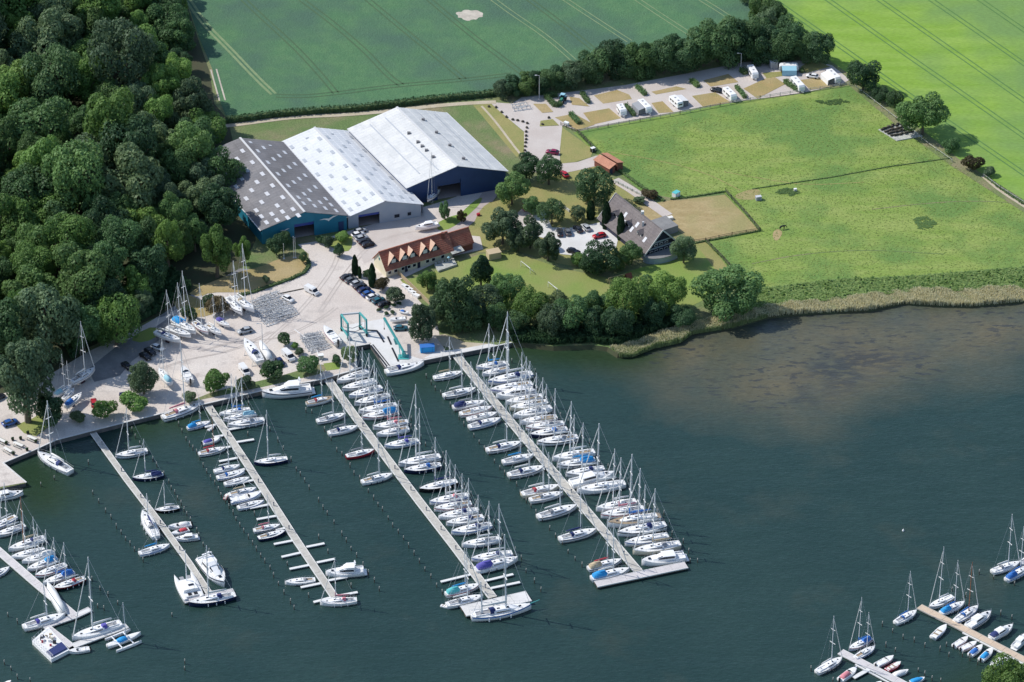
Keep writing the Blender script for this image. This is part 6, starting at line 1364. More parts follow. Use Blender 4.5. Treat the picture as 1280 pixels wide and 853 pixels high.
# ---------------------------------------------------------------- vehicles
def car_templates():
    T = {}
    def body(L_, prof, wb, wt):
        mb = MB(); mb.loft([[(x,-w_,z0),(x,-w_*1.02,(z0+z1)/2),(x,-w_*.94,z1),(x,w_*.94,z1),(x,w_*1.02,(z0+z1)/2),(x,w_,z0)] for x, z0, z1, w_ in prof], closed=True); return mb
    T['body'] = body(0,[(-2.2,.45,.85,.72),(-2.1,.28,.98,.84),(-1.0,.25,1.0,.87),(.9,.25,.98,.87),(1.7,.28,.88,.84),(2.15,.32,.72,.74)],0,0).mesh('body', True)
    T['glass'] = MB().loft([[(x,-w_,z0),(x+dx,-w_*.82,z1),(x+dx,w_*.82,z1),(x,w_,z0)] for x,dx,z0,z1,w_ in ((-1.95,.25,.96,1.12,.78),(-1.4,.1,.97,1.38,.81),(-.4,0,.97,1.44,.82),(.3,-.1,.97,1.40,.81),(1.15,-.4,.95,1.0,.78))]).mesh('windows')
    T['roof'] = MB().loft([[(x,-w_,z),(x,-w_*.5,z+.05),(x,w_*.5,z+.05),(x,w_,z)] for x,z,w_ in ((-1.35,1.38,.62),(-.4,1.45,.68),(.25,1.42,.66))], cap=False).mesh('roof')
    T['vglass'] = MB().loft([[(x,-w_,z0),(x,-w_*.9,z1),(x,w_*.9,z1),(x,w_,z0)] for x,z0,z1,w_ in ((-2.1,1.0,1.75,.80),(.6,1.0,1.75,.82),(1.5,1.0,1.05,.80))]).mesh('windows')
    T['vbody'] = MB().loft([[(x,-w_,.3),(x,-w_*1.02,1.1),(x,-w_*.92,z1),(x,w_*.92,z1),(x,w_*1.02,1.1),(x,w_,.3)] for x,z1,w_ in ((-2.6,1.9,.88),(-2.5,2.0,.93),(.5,2.02,.94),(1.1,1.85,.93))], closed=True).loft([[(x,-w_,.3),(x,-w_,z1),(x,w_,z1),(x,w_,.3)] for x,z1,w_ in ((1.0,1.15,.93),(2.2,1.0,.90),(2.5,.7,.85))], closed=True).mesh('body')
    T['vscreen'] = MB().loft([[(1.12,-.86,1.85),(1.12,.86,1.85)],[(1.75,.86,1.15),(1.75,-.86,1.15)]], cap=False).add([(1.12,-.84,1.86),(1.12,.84,1.86),(1.8,.8,1.14),(1.8,-.8,1.14)],[(0,3,2,1)]).box(-.3,-.965,1.15,.9,-.955,1.7).box(-.3,.955,1.15,.9,.965,1.7).mesh('windows')
    m = MB().tube((0,-.11,0),(0,.11,0),.33,.33,12); T['wheel'] = m.mesh('wheel')
    T['lamp'] = MB().box(-.05,-.18,-.07,.05,.18,.07).mesh('lamp')
    return T
CT = car_templates()
M['lamp'] = mat('lamp_glass', (.7,.7,.68), .15); M['tail'] = mat('tail_lamp_red', (.35,.01,.01), .2)
def car(x, y, x2, y2, colour, label, kind='car', k=1.0):
    """x,y the middle; x2,y2 a point the nose looks at"""
    p = P(x, y, Z0+.6); q = P(x2, y2, Z0+.6); o = empty('parked_car' if kind != 'van' else 'parked_van', (p.x,p.y,Z0+.13), label, kind if kind == 'van' else 'car', rz=math.atan2(q.y-p.y,q.x-p.x), scale=(k,k,k))
    pm_ = M['carpaint'][colour]
    if kind == 'van': inst('body', CT['vbody'], pm_, o); inst('windows', CT['vscreen'], M['glass'], o)
    else: inst('body', CT['body'], pm_, o); inst('windows', CT['glass'], M['glass'], o); inst('roof', CT['roof'], pm_, o)
    xs = (-1.35, 1.35) if kind != 'van' else (-1.6, 1.6)
    for wx in xs:
        for wy in (-.82, .82): inst('wheel', CT['wheel'], M['tyre'], o, (wx, wy, .33))
    f = 2.14 if kind != 'van' else 2.5
    for wy in (-.6,.6): inst('headlight', CT['lamp'], M['lamp'], o, (f, wy, .62)); inst('tail_light', CT['lamp'], M['tail'], o, (-f-.04 if kind != 'van' else -2.62, wy, .78))
def carline(L_):
    for a in L_: car(*a[:6], **(a[6] if len(a) > 6 else {}))
carline([(433.5,346.5,445,342,'dark','dark car, first of the row beside the smaller cypress'),(439,350.5,451,346,'grey','grey car, second of the row in front of the cypresses'),(446,354.5,458,350,'silver','silver car in the middle of the row before the cypresses'),
 (450,358.5,462,354,'dark','dark car just below the silver one in the cypress row'),(455,363,467,358.5,'navy','navy car between dark and blue ones in the cypress row'),(460,367.5,472,363,'blue','blue car in the row below the cypresses'),
 (466,371.5,478,367,'white','white car in the row below the cypresses'),(473,376,485,371.5,'teal','dark teal car, second last of the cypress row'),(480,380.5,492,376,'black','black car at the near end of the cypress row'),
 (450,289,460,286,'silver','silver car furthest from the red-tiled house in the upper row'),(447.5,293.5,458,290.5,'white','white car in the short upper row by the sheds'),(452,298,463,295,'silver','silver car third in the short upper row by the sheds'),
 (455.5,302,466,299,'dark','dark car fourth in the short upper row by the sheds'),(460,306,471,303,'black','black car nearest the cream gable in the upper row'),
 (390,364.5,398,368.5,'white','white van on the open yard by the road divider',dict(kind='van')),(360.5,374,368,378,'white','white car beside the field of cradles',),
 (306,414,294,417,'silver','silver estate car beside the dry yachts',dict(k=1.1)),(197,435,207,439,'white','white car on the drive left of the dry yachts'),(188,440,196,445,'black','black car next to the white car on the shaded drive'),(182,446,190,451,'black','second black car on the shaded drive, lower one'),
 (159,458,166,463,'dark','dark car in the shade of the wood'),(154,496,150,486,'navy','navy car standing on the sunny quay'),(117.5,504,116,495,'red','red car on the quay beside a rounded shrub'),(12.5,529,22,526,'blue','blue estate car on the terrace at the left edge',dict(k=1.1)),
 (305.5,464,311,471,'white','white van behind the quay shrubs',dict(kind='van')),(360.5,446,367,452,'white','white van on the planted parking bay',dict(kind='van',k=1.05)),(350.5,453,357,461,'navy','dark car between white van and green shrub'),
 (690.5,190.5,680,189,'maroon','maroon car on the campsite gravel above two dark trees'),(705,218,700,214,'red','red car half hidden behind the dark trees'),(896,113,887,111,'dark','dark car coupled in front of a campsite caravan'),
 (1015.5,95.5,1006,94,'white','small white car on the campsite road at right'),(749,295,740,297,'red','red car in front of the dark timber restaurant'),(732.5,284.5,727,279,'silver','silver car in the restaurant car park'),(722.5,286.5,717,281,'dark','dark car left of the silver one, restaurant car park'),
 (710,290,708,283,'grey','grey car in shade, restaurant car park'),(700,291,699,284,'dark','dark car at the left end of the restaurant car park'),(717,314.5,726,317,'black','black car at the lower edge of the restaurant car park'),(501,410.5,509,410,'teal','dark teal car in front of the stored speedboat'),
 (-2,497,8,492,'dark','dark car at the left edge under the big tree')])
def caravan(x, y, x2, y2, label, L_=6.2, awn=None, mt='white', truck=False):
    p = P(x, y, Z0+1.5); q = P(x2, y2, Z0+1.5); o = empty('caravan' if not truck else 'motorhome', (p.x,p.y,Z0+.12), label, 'caravan' if not truck else 'motorhome', rz=math.atan2(q.y-p.y,q.x-p.x)); h = L_/2
    MB().loft([[(x_,-w_,z0),(x_,-w_,z1-.15),(x_,-w_*.88,z1),(x_,w_*.88,z1),(x_,w_,z1-.15),(x_,w_,z0)] for x_, z0, z1, w_ in ((-h,.7,2.0,1.05),(-h+.25,.45,2.5,1.12),(h-.6,.45,2.55,1.12),(h-.1,.55,2.0,1.1),(h,.7,1.3,1.0))], closed=True).mesh
    b = MB().loft([[(x_,-w_,z0),(x_,-w_,z1-.15),(x_,-w_*.88,z1),(x_,w_*.88,z1),(x_,w_,z1-.15),(x_,w_,z0)] for x_, z0, z1, w_ in ((-h,.7,2.0,1.05),(-h+.25,.45,2.5,1.12),(h-.6,.45,2.55,1.12),(h-.1,.55,2.0,1.1),(h,.7,1.3,1.0))], closed=True)
    inst('body', b.mesh('body'), M[mt], o)
    for s in (-1,1):
        for wx in (-h*.55, .1, h*.5): inst('window', MB().box(wx-.45,-.03,1.45,wx+.45,.03,2.0).mesh('window'), M['glass'], o, (0,s*1.13,0))
        inst('wheel', CT['wheel'], M['tyre'], o, (-.2,s*1.0,.33))
    inst('front_window', MB().add([(h-.08,-.8,1.3),(h-.08,.8,1.3),(h-.42,.8,2.15),(h-.42,-.8,2.15)],[(0,1,2,3),(3,2,1,0)]).mesh('front_window'), M['glass'], o, (.03,0,.02))
    inst('rear_window', MB().box(-h-.02,-.7,1.4,-h+.0,.7,1.9).mesh('rear_window'), M['glass'], o)
    inst('door', MB().box(.7,-1.16,.5,1.3,-1.13,2.2).mesh('door'), M['grey'], o)
    for wx in (-h*.5, h*.2): inst('roof_hatch', MB().box(wx-.3,-.3,2.5,wx+.3,.3,2.62).mesh('roof_hatch'), M['grey'], o)
    inst('drawbar', MB().bar((h,-.5,.5),(h+1.1,0,.5),.1).bar((h,.5,.5),(h+1.1,0,.5),.1).box(h+.1,-.35,.5,h+.6,.35,.95).mesh('drawbar'), M['steel'], o)
    if awn:
        inst('awning', MB().loft([[(x_,-1.15,2.4),(x_,-3.5,1.9),(x_,-3.6,.0),(x_,-3.55,.0),(x_,-3.45,1.82),(x_,-1.15,2.3)] for x_ in (-h*.75, h*.75)], closed=True).mesh('awning'), M[awn], o)
        for x_ in (-h*.75,h*.75): inst('awning_side', MB().add([(x_,-1.15,0),(x_,-1.15,2.3),(x_,-3.5,1.85),(x_,-3.5,0)],[(0,1,2,3),(3,2,1,0)]).mesh('awning_side'), M['grey'], o)
for a in [(777,137.5,782,146,'small white caravan left of a narrow clipped hedge',5.0),(806,133,816,143,'white caravan with grey-green awning on the near pitches',6.8,'grey'),(845,127,838,121,'white caravan with a white awning and dark mat, near pitches',6.0,'white'),
 (912,117.5,920,125,'white caravan coupled to a dark car',6.5),(941,90,946,98,'white motorhome parked against the dark tree belt',6.5,None),(986,84,996,84,'white caravan with blue-grey awning in front of the trees',6.5,'pblue'),
 (997,105,1004,113,'long white caravan beside a rounded hedge on the near pitches',7.6),(1042,95.5,1049,102,'white caravan at the right end pitch by the dark bushes',7.0,'white')]:
    caravan(*a[:5], *(a[5:]))
def tractor():
    p = P(703,127); o = empty('tractor', (p.x,p.y,Z0+.12), 'green and white tractor behind the L-shaped hedge', 'tractor', rz=-1.9)
    inst('bonnet', MB().box(.2,-.4,.7,2.0,.4,1.5).mesh('bonnet'), M['green'], o); inst('cab', MB().loft([[(-.9,-.7,1.0),(.3,-.7,1.0),(.3,.7,1.0),(-.9,.7,1.0)],[(-.8,-.6,2.4),(.2,-.6,2.4),(.2,.6,2.4),(-.8,.6,2.4)]], closed=True).mesh('cab'), M['glass'], o)
    inst('cab_roof', MB().box(-1.0,-.75,2.4,.4,.75,2.6).mesh('cab_roof'), M['pblue'], o)
    for y in (-.85,.85): inst('rear_wheel', CT['wheel'], M['tyre'], o, (-.7,y,.8), (0,0,0), (2.4,2.2,2.4)); inst('front_wheel', CT['wheel'], M['tyre'], o, (1.5,y*.9,.5), (0,0,0), (1.5,1.5,1.5)); inst('mudguard', MB().box(-1.3,y-.25,1.6,-.1,y+.25,1.75).mesh('mudguard'), M['pblue'], o)
tractor()
# ---------------------------------------------------------------- boat lift, crane, cradles and yard things
def boat_lift():
    F = [P(427,413,Z0+.1),P(450,411,Z0+.1),P(435.5,425,Z0+.1),P(458.5,420,Z0+.1)]; H = 5.6; c = sum(F, Vector())/4
    o = empty('boat_lift', (c.x,c.y,Z0), 'turquoise travelling boat lift over the lift basin', 'boat lift'); U_ = Vector((0,0,1))
    for f in F:
        MB().bar(f+U_*.9, f+U_*H, .55).build('leg', M['turq'], o)
        MB().tube(f+Vector((-.25,0,.5)), f+Vector((.25,0,.5)), .6, .6, 12).build('wheel', M['tyre'], o)
        MB().bar(f+U_*.75+Vector((-.4,0,0)), f+U_*.75+Vector((.4,0,0)), .7,.5).build('wheel_fork', M['turq'], o)
    for a, b, nm, mt in ((0,1,'cross_beam','steel'),(0,2,'side_beam','turq'),(1,3,'side_beam','turq')): beam(nm, F[a]+U_*H, F[b]+U_*H, .5, .5, M[mt], o)
    for a, b in ((0,2),(1,3)): beam('lower_beam', F[a]+U_*1.1, F[b]+U_*1.1, .4, .45, M['turq'], o)
    for k in (.3,.7):
        a = F[0].lerp(F[2],k)+U_*H; b = F[1].lerp(F[3],k)+U_*H; m = MB(); m.tube(a, a-U_*3.4, .05); m.tube(b, b-U_*3.4, .05); m.bar(a-U_*3.4, a.lerp(b,.5)-U_*4.3, .2,.05); m.bar(a.lerp(b,.5)-U_*4.3, b-U_*3.4, .2,.05); m.build('sling', M['black'], o)
boat_lift()
def crane():
    b = P(504.5,447); tip = P(480,397.5,Z0+8.0); piv = b+Vector((0,0,2.0)); o = empty('mast_crane', (b.x,b.y,Z0), 'turquoise mast crane with long slanting boom beside the lift pier', 'crane')
    MB().tube(b, piv, .6,.5,10).build('pedestal', M['turq'], o)
    MB().bar(b+Vector((-1.6,0,.12)), b+Vector((1.6,0,.12)), 2.6,.25).build('base_plate', M['turq'], o)
    MB().bar(piv, tip, .55,.65).build('boom', M['turq'], o)
    m = piv.lerp(tip,.42); MB().bar(m-Vector((0,0,.3)), m-Vector((-.6,.2,2.2)), .8,1.0).build('winch_housing', M['turq'], o)
    MB().tube(b+Vector((1.2,-.2,.3)), m, .16).build('strut', M['turq'], o); MB().tube(b+Vector((-.9,-.6,.3)), piv.lerp(tip,.25), .12).build('strut', M['turq'], o)
    MB().tube(tip, tip-Vector((0,0,3.6)), .05).tube(tip-Vector((0,0,3.6)), tip-Vector((0,0,4.1)), .18).build('hook', M['black'], o)
crane()
def rails(label, a, b, w_=.5):
    p = P(*a, Z0+.12); q = P(*b, Z0+.12); o = empty('steel_rail', (p.x,p.y,Z0), label, 'rail'); beam('rail_beam', p, q, w_, .18, M['black'], o)
rails('dark steel rail along the left edge of the lift pier', (463.5,432), (483.5,458)); rails('second dark rail along the lift pier, inner one', (466,431), (487,457.5), .3)
rails('dark slot in the apron parallel to the crane boom, upper part', (484.5,421), (489,431)); rails('dark slot in the apron parallel to the crane boom, lower part', (490,435), (498,452))
rails('dark steel beam lying across the lift apron', (459,413), (471,413.5)); rails('dark steel beam running down the lift apron', (471,413.5), (480,428))
def cradle_field(label, C4, nx, ny, seed):
    rr = random.Random(seed); c = [P(x, y) for x, y in C4]; o = empty('cradle_store', (c[0].x,c[0].y,Z0+.12), label, 'cradles')
    m = MB(); off = WL[o.name]
    for i in range(nx):
        for j in range(ny):
            u, v = (i+.5+rr.uniform(-.12,.12))/nx, (j+.5+rr.uniform(-.12,.12))/ny; p = c[0].lerp(c[1],u).lerp(c[3].lerp(c[2],u),v)
            a = math.atan2((c[1]-c[0]).y,(c[1]-c[0]).x) + rr.uniform(-.08,.08); ex = Vector((math.cos(a),math.sin(a),0)); ey = Vector((-ex.y,ex.x,0)); L_, W_ = rr.uniform(1.3,1.9), rr.uniform(.8,1.1); z_ = Z0+.16; h = rr.uniform(.5,1.3)
            for s in (-1,1):
                m.bar(p+ey*W_*s-ex*L_+Vector((0,0,z_-Z0)), p+ey*W_*s+ex*L_+Vector((0,0,z_-Z0)), .16)
                m.bar(p+ex*L_*.8*s-ey*W_+Vector((0,0,z_-Z0+.12)), p+ex*L_*.8*s+ey*W_+Vector((0,0,z_-Z0+.12)), .14)
                for t in (-1,1): m.bar(p+ex*L_*.8*s+ey*W_*t+Vector((0,0,.1)), p+ex*L_*.8*s+ey*W_*t*1.1+Vector((0,0,h)), .12)
            if rr.random() < .5: m.bar(p-ex*L_+ey*.2+Vector((0,0,h)), p+ex*L_+Vector((0,0,h)), .14)
    k = m.build('cradle_frames', M['steel'], o); k['kind'] = 'stuff'
cradle_field('large field of empty steel boat cradles beside the white car', [(315,383),(352,372),(368,394),(337,407.5)], 10, 8, 1)
cradle_field('smaller block of steel cradles near the lift, on the planted divider', [(378,421),(396,417),(409,435),(391,440.5)], 6, 7, 2)
cradle_field('rack of dinghy trolleys under the flagpole lawn hedge', [(317,377),(345,366),(349,370),(322,381)], 7, 2, 3)
cradle_field('boat trailers parked below the tree belt by the campsite', [(641,131),(655,129),(661,137),(645,140)], 3, 2, 4)
def flagpole(base, top_y, label, flag=None, mt='whitebeam'):
    p = P(*base); H = (base[1]-top_y)/S(base[1])/math.cos(TH); o = empty('flagpole', (p.x,p.y,Z0+.1), label, 'flagpole'); inst('pole', MB().tube((0,0,0),(0,0,H),.10,.05,6).mesh('pole'), M[mt], o); inst('foot', MB().box(-.3,-.3,0,.3,.3,.25).mesh('foot'), M['concrete'], o); inst('finial', MB().tube((0,0,H),(0,0,H+.2),.12,.05,6).mesh('finial'), M[mt], o)
    if flag: inst('flag', MB().loft([[(x,math.sin(x*3)*.1,H-.3-x*.5),(x,math.sin(x*3+.6)*.12,H-2.6-x*.9)] for x in (0,.3,.6,.9,1.2)], cap=False).mesh('flag'), M[flag], o)
flagpole((355,324),306,'white flagpole standing apart on the dry flagpole lawn'); flagpole((367.5,323),297,'left of two tall white flagpoles by the teal shed'); flagpole((369.5,323),298.5,'right of two tall white flagpoles by the teal shed')
flagpole((600.6,240),213,'flagpole flying a turquoise flag before the dark blue shed',flag='teal')
def lamp(base, top_y, label):
    p = P(*base); H = (base[1]-top_y)/S(base[1])/math.cos(TH); o = empty('street_lamp', (p.x,p.y,Z0), label, 'lamp post'); inst('pole', MB().tube((0,0,0),(0,0,H),.14,.08,6).mesh('pole'), M['steel'], o); inst('arm', MB().tube((0,0,H),(-.9,0,H+.1),.06).mesh('arm'), M['steel'], o); inst('lamp_head', MB().box(-1.5,-.15,H,-.8,.15,H+.2).mesh('lamp_head'), M['steel'], o)
lamp((674,124),96,'tall pale lamp post in front of the dark hedge at the campsite'); lamp((926,88),68,'faint pole in the tree belt left of the motorhome')
for x, y, t, w_ in [(329,448,405,'between the dry yachts and the quay van'),(205,439,437,'placeholder')][:1]: lamp((x,y),t,'thin lamp post on the open yard '+w_)
# picnic tables of the terrace
def picnic(x, y, x2, y2, label):
    p = P(x,y); q = P(x2,y2); o = empty('picnic_table', (p.x,p.y,Z0+.09), label, 'picnic table', rz=math.atan2(q.y-p.y,q.x-p.x)); L_ = max(1.6,(q-p).length/2+.6)
    inst('table_top', MB().box(-L_,-.45,.70,L_,.45,.78).mesh('table_top'), M['whitewall'], o)
    for s in (-1,1): inst('bench', MB().box(-L_,s*.95-.16,.40,L_,s*.95+.16,.46).mesh('bench'), M['piletop'], o); inst('leg', MB().bar((s*L_*.7,-.9,0),(s*L_*.7,0,.7),.1).bar((s*L_*.7,.9,0),(s*L_*.7,0,.7),.1).mesh('leg'), M['pile'], o)
for i, a in enumerate([(40,550,47,553),(23,558,30,561),(10,565,15,568),(2,553,8,556)]): picnic(*a, ['picnic table furthest right on the stone terrace','picnic table in the middle of the stone terrace','picnic table nearest the terrace water edge','picnic table at the left picture edge on the terrace'][i])
def tub(x, y, label, mt='pile', h=.5, r=.45):
    p = P(x,y); o = empty('planter', (p.x,p.y,Z0+.09), label, 'planter'); inst('pot', MB().tube((0,0,0),(0,0,h),r*.8,r,8).mesh('pot'), M[mt], o); inst('plant', BUSH[0], M['leafdk'], o, (0,0,h+.25), (0,0,0), (r*1.1,r*1.1,.5))
for i, (x, y) in enumerate([(8,556),(16,551),(26,550),(34,564),(17,569),(35,543),(45,554)]): tub(x, y, 'dark planter tub on the stone terrace, '+ORD[i]+' seen from the left' if i < 0 else 'dark planter tub on the stone terrace'); sc.collection.objects
for o_ in [o for o in sc.collection.objects if o.get('label') == 'dark planter tub on the stone terrace']: o_['group'] = 'planters on the stone terrace'
# boulders along the campsite road
bm_ = MB().loft([[(math.cos(a)*r*(1+.15*math.sin(a*3)), math.sin(a)*r*.8, z) for a in [i*math.pi/4 for i in range(8)]] for z, r in ((0,.5),(.3,.55),(.55,.35),(.62,.08))], closed=True).mesh('boulder')
for x, y in [(611,134),(620,135),(627,141),(633,147),(641,150.5),(647,151.5),(653.5,153),(659,155),(658.5,160.5),(657.5,165.5),(657.5,170.5),(657.5,175),(657,179),(656.5,184),(656,189),(678,156.5),(686,148)]:
    p = P(x,y); o = empty('boulder', (p.x,p.y,Z0+.1), 'dark boulder edging the campsite gravel', 'boulder', 'boulders edging the campsite gravel'); inst('stone', bm_, M['pile'], o, rot=(0,0,x))
# fences
post = MB().box(-.09,-.09,0,.09,.09,1.35).mesh('post')
def fence(label, pts, step=3.0, rails_=2, h=1.2, mt='piletop', name='fence', pick=False):
    w_ = [P(x,y) for x,y in pts]; o = empty(name, (w_[0].x,w_[0].y,Z0), label, 'fence'); off = WL[o.name]
    for a, b in zip(w_, w_[1:]):
        L_ = (b-a).length; k = max(1, round(L_/step))
        for i in range(k+1): inst('post', post, M[mt], o, a.lerp(b,i/k)-off, scale=(1,1,h/1.2))
        for r_ in range(rails_): z_ = h*(1-r_*.4)-.1; beam('rail', a+Vector((0,0,z_)), b+Vector((0,0,z_)), .07, .13, M[mt], o)
fence('post and rail fence between campsite pitches and the meadow', [(722,166),(760,159),(800,152),(850,143),(900,133),(950,124),(1000,116),(1062,107)], 3.6, 2, 1.2)
fence('wooden post fence along the left meadow edge by the orange stable', [(701,157),(722,166),(742,187)], 2.6, 2, 1.1, 'pile')
fence('wire fence along the lower edge of the tan paddock', [(868,304),(882,302),(915,295),(950,289)], 4, 2, 1.2, 'pile')
fence('wire fence on the right edge of the tan paddock', [(907,240),(930,265),(950,289)], 4, 2, 1.2, 'pile')
fence('wire fence from the paddock corner down to the shore tree', [(882,302),(905,325),(925,348)], 4, 2, 1.2, 'pile')
fence('pale wire fence separating meadow and bright field beside the log pile', [(1066,108),(1120,150),(1160,182),(1190,203)], 4, 1, 1.1, 'stone')
fence('pale fence along the field edge track', [(1229,221),(1250,237),(1300,268)], 4, 1, 1.1, 'stone')
def picket():
    a = P(497,343); b = P(538,383); o = empty('picket_fence', (a.x,a.y,Z0), 'brown boarded fence running down from the red-tiled house', 'fence'); k = int((b-a).length/.42)
    bd = MB().box(-.16,-.03,0,.16,.03,1.6).mesh('board'); rz = math.atan2((b-a).y,(b-a).x)
    for i in range(k): inst('board', bd, M['sand'], o, a.lerp(b,(i+.5)/k)-WL[o.name], (0,0,rz), (1,1,1+.05*(i%2)))
    beam('rail', a+Vector((0,0,1.3)), b+Vector((0,0,1.3)), .12, .1, M['teak'], o)
picket()
# log pile
def logs():
    C4 = [P(1098,163),(P(1129,155)),P(1153,171),P(1121,177)]; o = empty('timber_stack', (C4[0].x,C4[0].y,Z0), 'dark timber stacked in rows on a pale stone border in the meadow', 'timber stack')
    MB().loft([C4, [p+Vector((0,0,.35)) for p in C4]], closed=True).build('stone_bed', M['stone'], o)
    rr = random.Random(2)
    for r_ in range(4):
        for k in range(9):
            v = .06+r_*.2+rr.uniform(-.02,.02); a = C4[0].lerp(C4[3],v); b = C4[1].lerp(C4[2],v); u0 = k/9*.9+.02; p = a.lerp(b,u0); q = a.lerp(b,u0+.1); d = (C4[3]-C4[0]).normalized()*rr.uniform(-.3,.3)
            z_ = .6+.3*rr.random()*(k%2); MB().tube(p+d+Vector((0,0,z_)), q+d+Vector((0,0,z_)), .42,.36,6).build('log', M['pile' if rr.random()<.8 else 'bark'], o)
logs()
# goals, climbing hut, trough, containers
def goal(x, y, label, rz):
    p = P(x,y); o = empty('football_goal', (p.x,p.y,Z0+.03), label, 'goal', rz=rz)
    for s in (-1,1): inst('post', MB().tube((0,s*2.5,0),(0,s*2.5,2),.07).mesh('post'), M['white'], o); inst('stay', MB().tube((0,s*2.5,2),(1.6,s*2.5,0),.05).mesh('stay'), M['white'], o)
    inst('crossbar', MB().tube((0,-2.5,2),(0,2.5,2),.07).mesh('crossbar'), M['white'], o); inst('ground_bar', MB().tube((1.6,-2.5,.05),(1.6,2.5,.05),.05).mesh('ground_bar'), M['white'], o)
    n = MB()
    for k in range(11): y_ = -2.5+k*.5; n.tube((0,y_,2),(1.6,y_,.05),.012,.012,3)
    inst('net', n.mesh('net'), M['whitebeam'], o)
goal(657,338,'white football goal frame near the shore trees, upper one',.6); goal(691,364,'white football goal frame near the shore trees, lower one',.6)
def hut():
    p = P(785.5,349); o = empty('play_hut', (p.x,p.y,Z0+.03), 'small wooden A-frame play hut on the lawn', 'play hut', rz=.5)
    for s in (-1,1): inst('roof_side', MB().add([(-1,s*1.2,0),(1,s*1.2,0),(1,0,2.2),(-1,0,2.2),(-1,s*1.1,0),(1,s*1.1,0),(1,0,2.05),(-1,0,2.05)],[(0,1,2,3),(7,6,5,4),(0,4,5,1),(1,5,6,2),(2,6,7,3),(3,7,4,0)]).mesh('roof_side'), M['redwall'], o)
    inst('swing_beam', MB().tube((-7,0,2.4),(-1,0,2.2),.09).tube((-7,-1,0),(-7,0,2.4),.08).tube((-7,1,0),(-7,0,2.4),.08).mesh('swing_beam'), M['teak'], o)
hut()
def boxthing(name, x, y, sx, sy, sz, rz, mt, label, cat, lid=None, z=Z0+.1):
    p = P(x,y); o = empty(name, (p.x,p.y,z), label, cat, rz=rz); b = MB(); b.loft([[(-sx/2,-sy/2,0),(sx/2,-sy/2,0),(sx/2,sy/2,0),(-sx/2,sy/2,0)],[(-sx/2,-sy/2,sz*.9),(sx/2,-sy/2,sz*.9),(sx/2,sy/2,sz*.9),(-sx/2,sy/2,sz*.9)],[(-sx*.47,-sy*.47,sz),(sx*.47,-sy*.47,sz),(sx*.47,sy*.47,sz),(-sx*.47,sy*.47,sz)]], closed=True); inst('body', b.mesh('body'), M[mt], o)
    inst('lid', MB().box(-sx*.52,-sy*.52,sz,sx*.52,sy*.52,sz+.08).mesh('lid'), M[lid or mt], o)
    for s in (-1,1): inst('side_rib', MB().box(s*sx*.35-.06,-sy*.53,.1,s*sx*.35+.06,sy*.53,sz-.05).mesh('side_rib'), M[lid or mt], o)
boxthing('tarpaulin_covered_trailer',534,439,4.2,2.0,1.8,.15,'sky','bright blue tarpaulin covered trailer behind the lift pier quay','trailer','blue')
boxthing('water_trough',948,250,1.8,1.2,1.3,.3,'grey','grey and white water trough on trodden ground in the meadow','trough','skylight',Z0)
boxthing('feed_box',994,239,.9,.7,.8,.3,'stone','small pale feed box beside a dark patch in the meadow','feed box','white',Z0)
boxthing('gas_tank',708,157,1.6,1.0,1.1,-.6,'white','small white gas tank on the bare campsite pitch','gas tank')
boxthing('ice_kiosk',659,263,2.4,2.0,2.4,.3,'redpaint','small red kiosk with blue lid between two birches','kiosk','pblue')
boxthing('white_locker',845,246,2.2,1.6,1.6,.8,'white','white van-like locker at the corner of the tan paddock','locker','teal')
boxthing('utility_hut',967,85,2.6,2.2,2.4,.1,'grey','pale utility hut left of the caravan with blue-grey awning','hut','skylight')
boxthing('service_box',401,449,1.6,1.2,1.4,.2,'stone','small pale service box beside the small lawn and cradles','box','white')
boxthing('fuel_tank',622,373+0,1.4,1.0,1.2,.2,'sand','tan box between shore trees and the stored masts','box') if False else None
boxthing('garden_shed',617,322,4.0,3.0,2.2,.35,'sand','small yellow-green roofed garden shed at the right of the red house','shed','green' if False else 'sand')
boxthing('bench_box',598,270,1.0,.8,.7,.3,'redpaint','small red box at the end of the brick drive','box')
boxthing('kiosk_box',741,190,1.4,1.1,1.4,.6,'black','small black machine at the corner above the orange stable','machine','white')
# patio in front of the red house
def patio():
    a = P(548,336); o = empty('stone_patio', (a.x,a.y,Z0), 'raised grey stone patio with a parasol base on the lawn', 'patio'); C4=[P(543,333),P(568,327),P(571,333),P(548,341)]
    MB().loft([C4,[p+Vector((0,0,.7)) for p in C4]], closed=True).build('platform', M['stone'], o)
    c = P(561,331)+Vector((0,0,.7)); MB().tube(c, c+Vector((0,0,2.2)), .06).build('pole', M['steel'], o); MB().tube(c+Vector((0,0,1.9)), c+Vector((0,0,2.4)), .5,.06,8).build('folded_parasol', M['pblue'], o)
    for k in range(6): p = C4[0].lerp(C4[1],(k+.5)/6)+Vector((0,0,.7)); MB().box(p.x-.4,p.y-.25,p.z,p.x+.4,p.y+.25,p.z+.5).build('planter_box', M['stone'], o)
patio()
for i, (x, y) in enumerate([(507,360),(511,363),(515,367),(520,371)]):
    boxthing('stacked_dinghy',x,y,2.6,1.2,.7,-.7,'white',['small white hull nearest the red house behind the boarded fence','second small white hull behind the boarded fence','third small white hull behind the boarded fence','small white hull farthest down behind the boarded fence'][i],'dinghy','deckwhite')
for i, (x, y) in enumerate([(474,389.5),(483,386.5),(492,383.5),(499,381.5),(483,394.5),(491,392.5)]):
    p = P(x,y); o = empty('shrub_planter', (p.x,p.y,Z0+.09), 'low dark shrub tub between the car row and the speedboats', 'planter', 'shrub tubs between car row and speedboats'); inst('kerb', MB().box(-.8,-.5,0,.8,.5,.3).mesh('kerb'), M['concrete'], o); inst('plant', BUSH[i%4], M['leafdk'], o, (0,0,.5), (0,0,i), (.95,.75,.6))
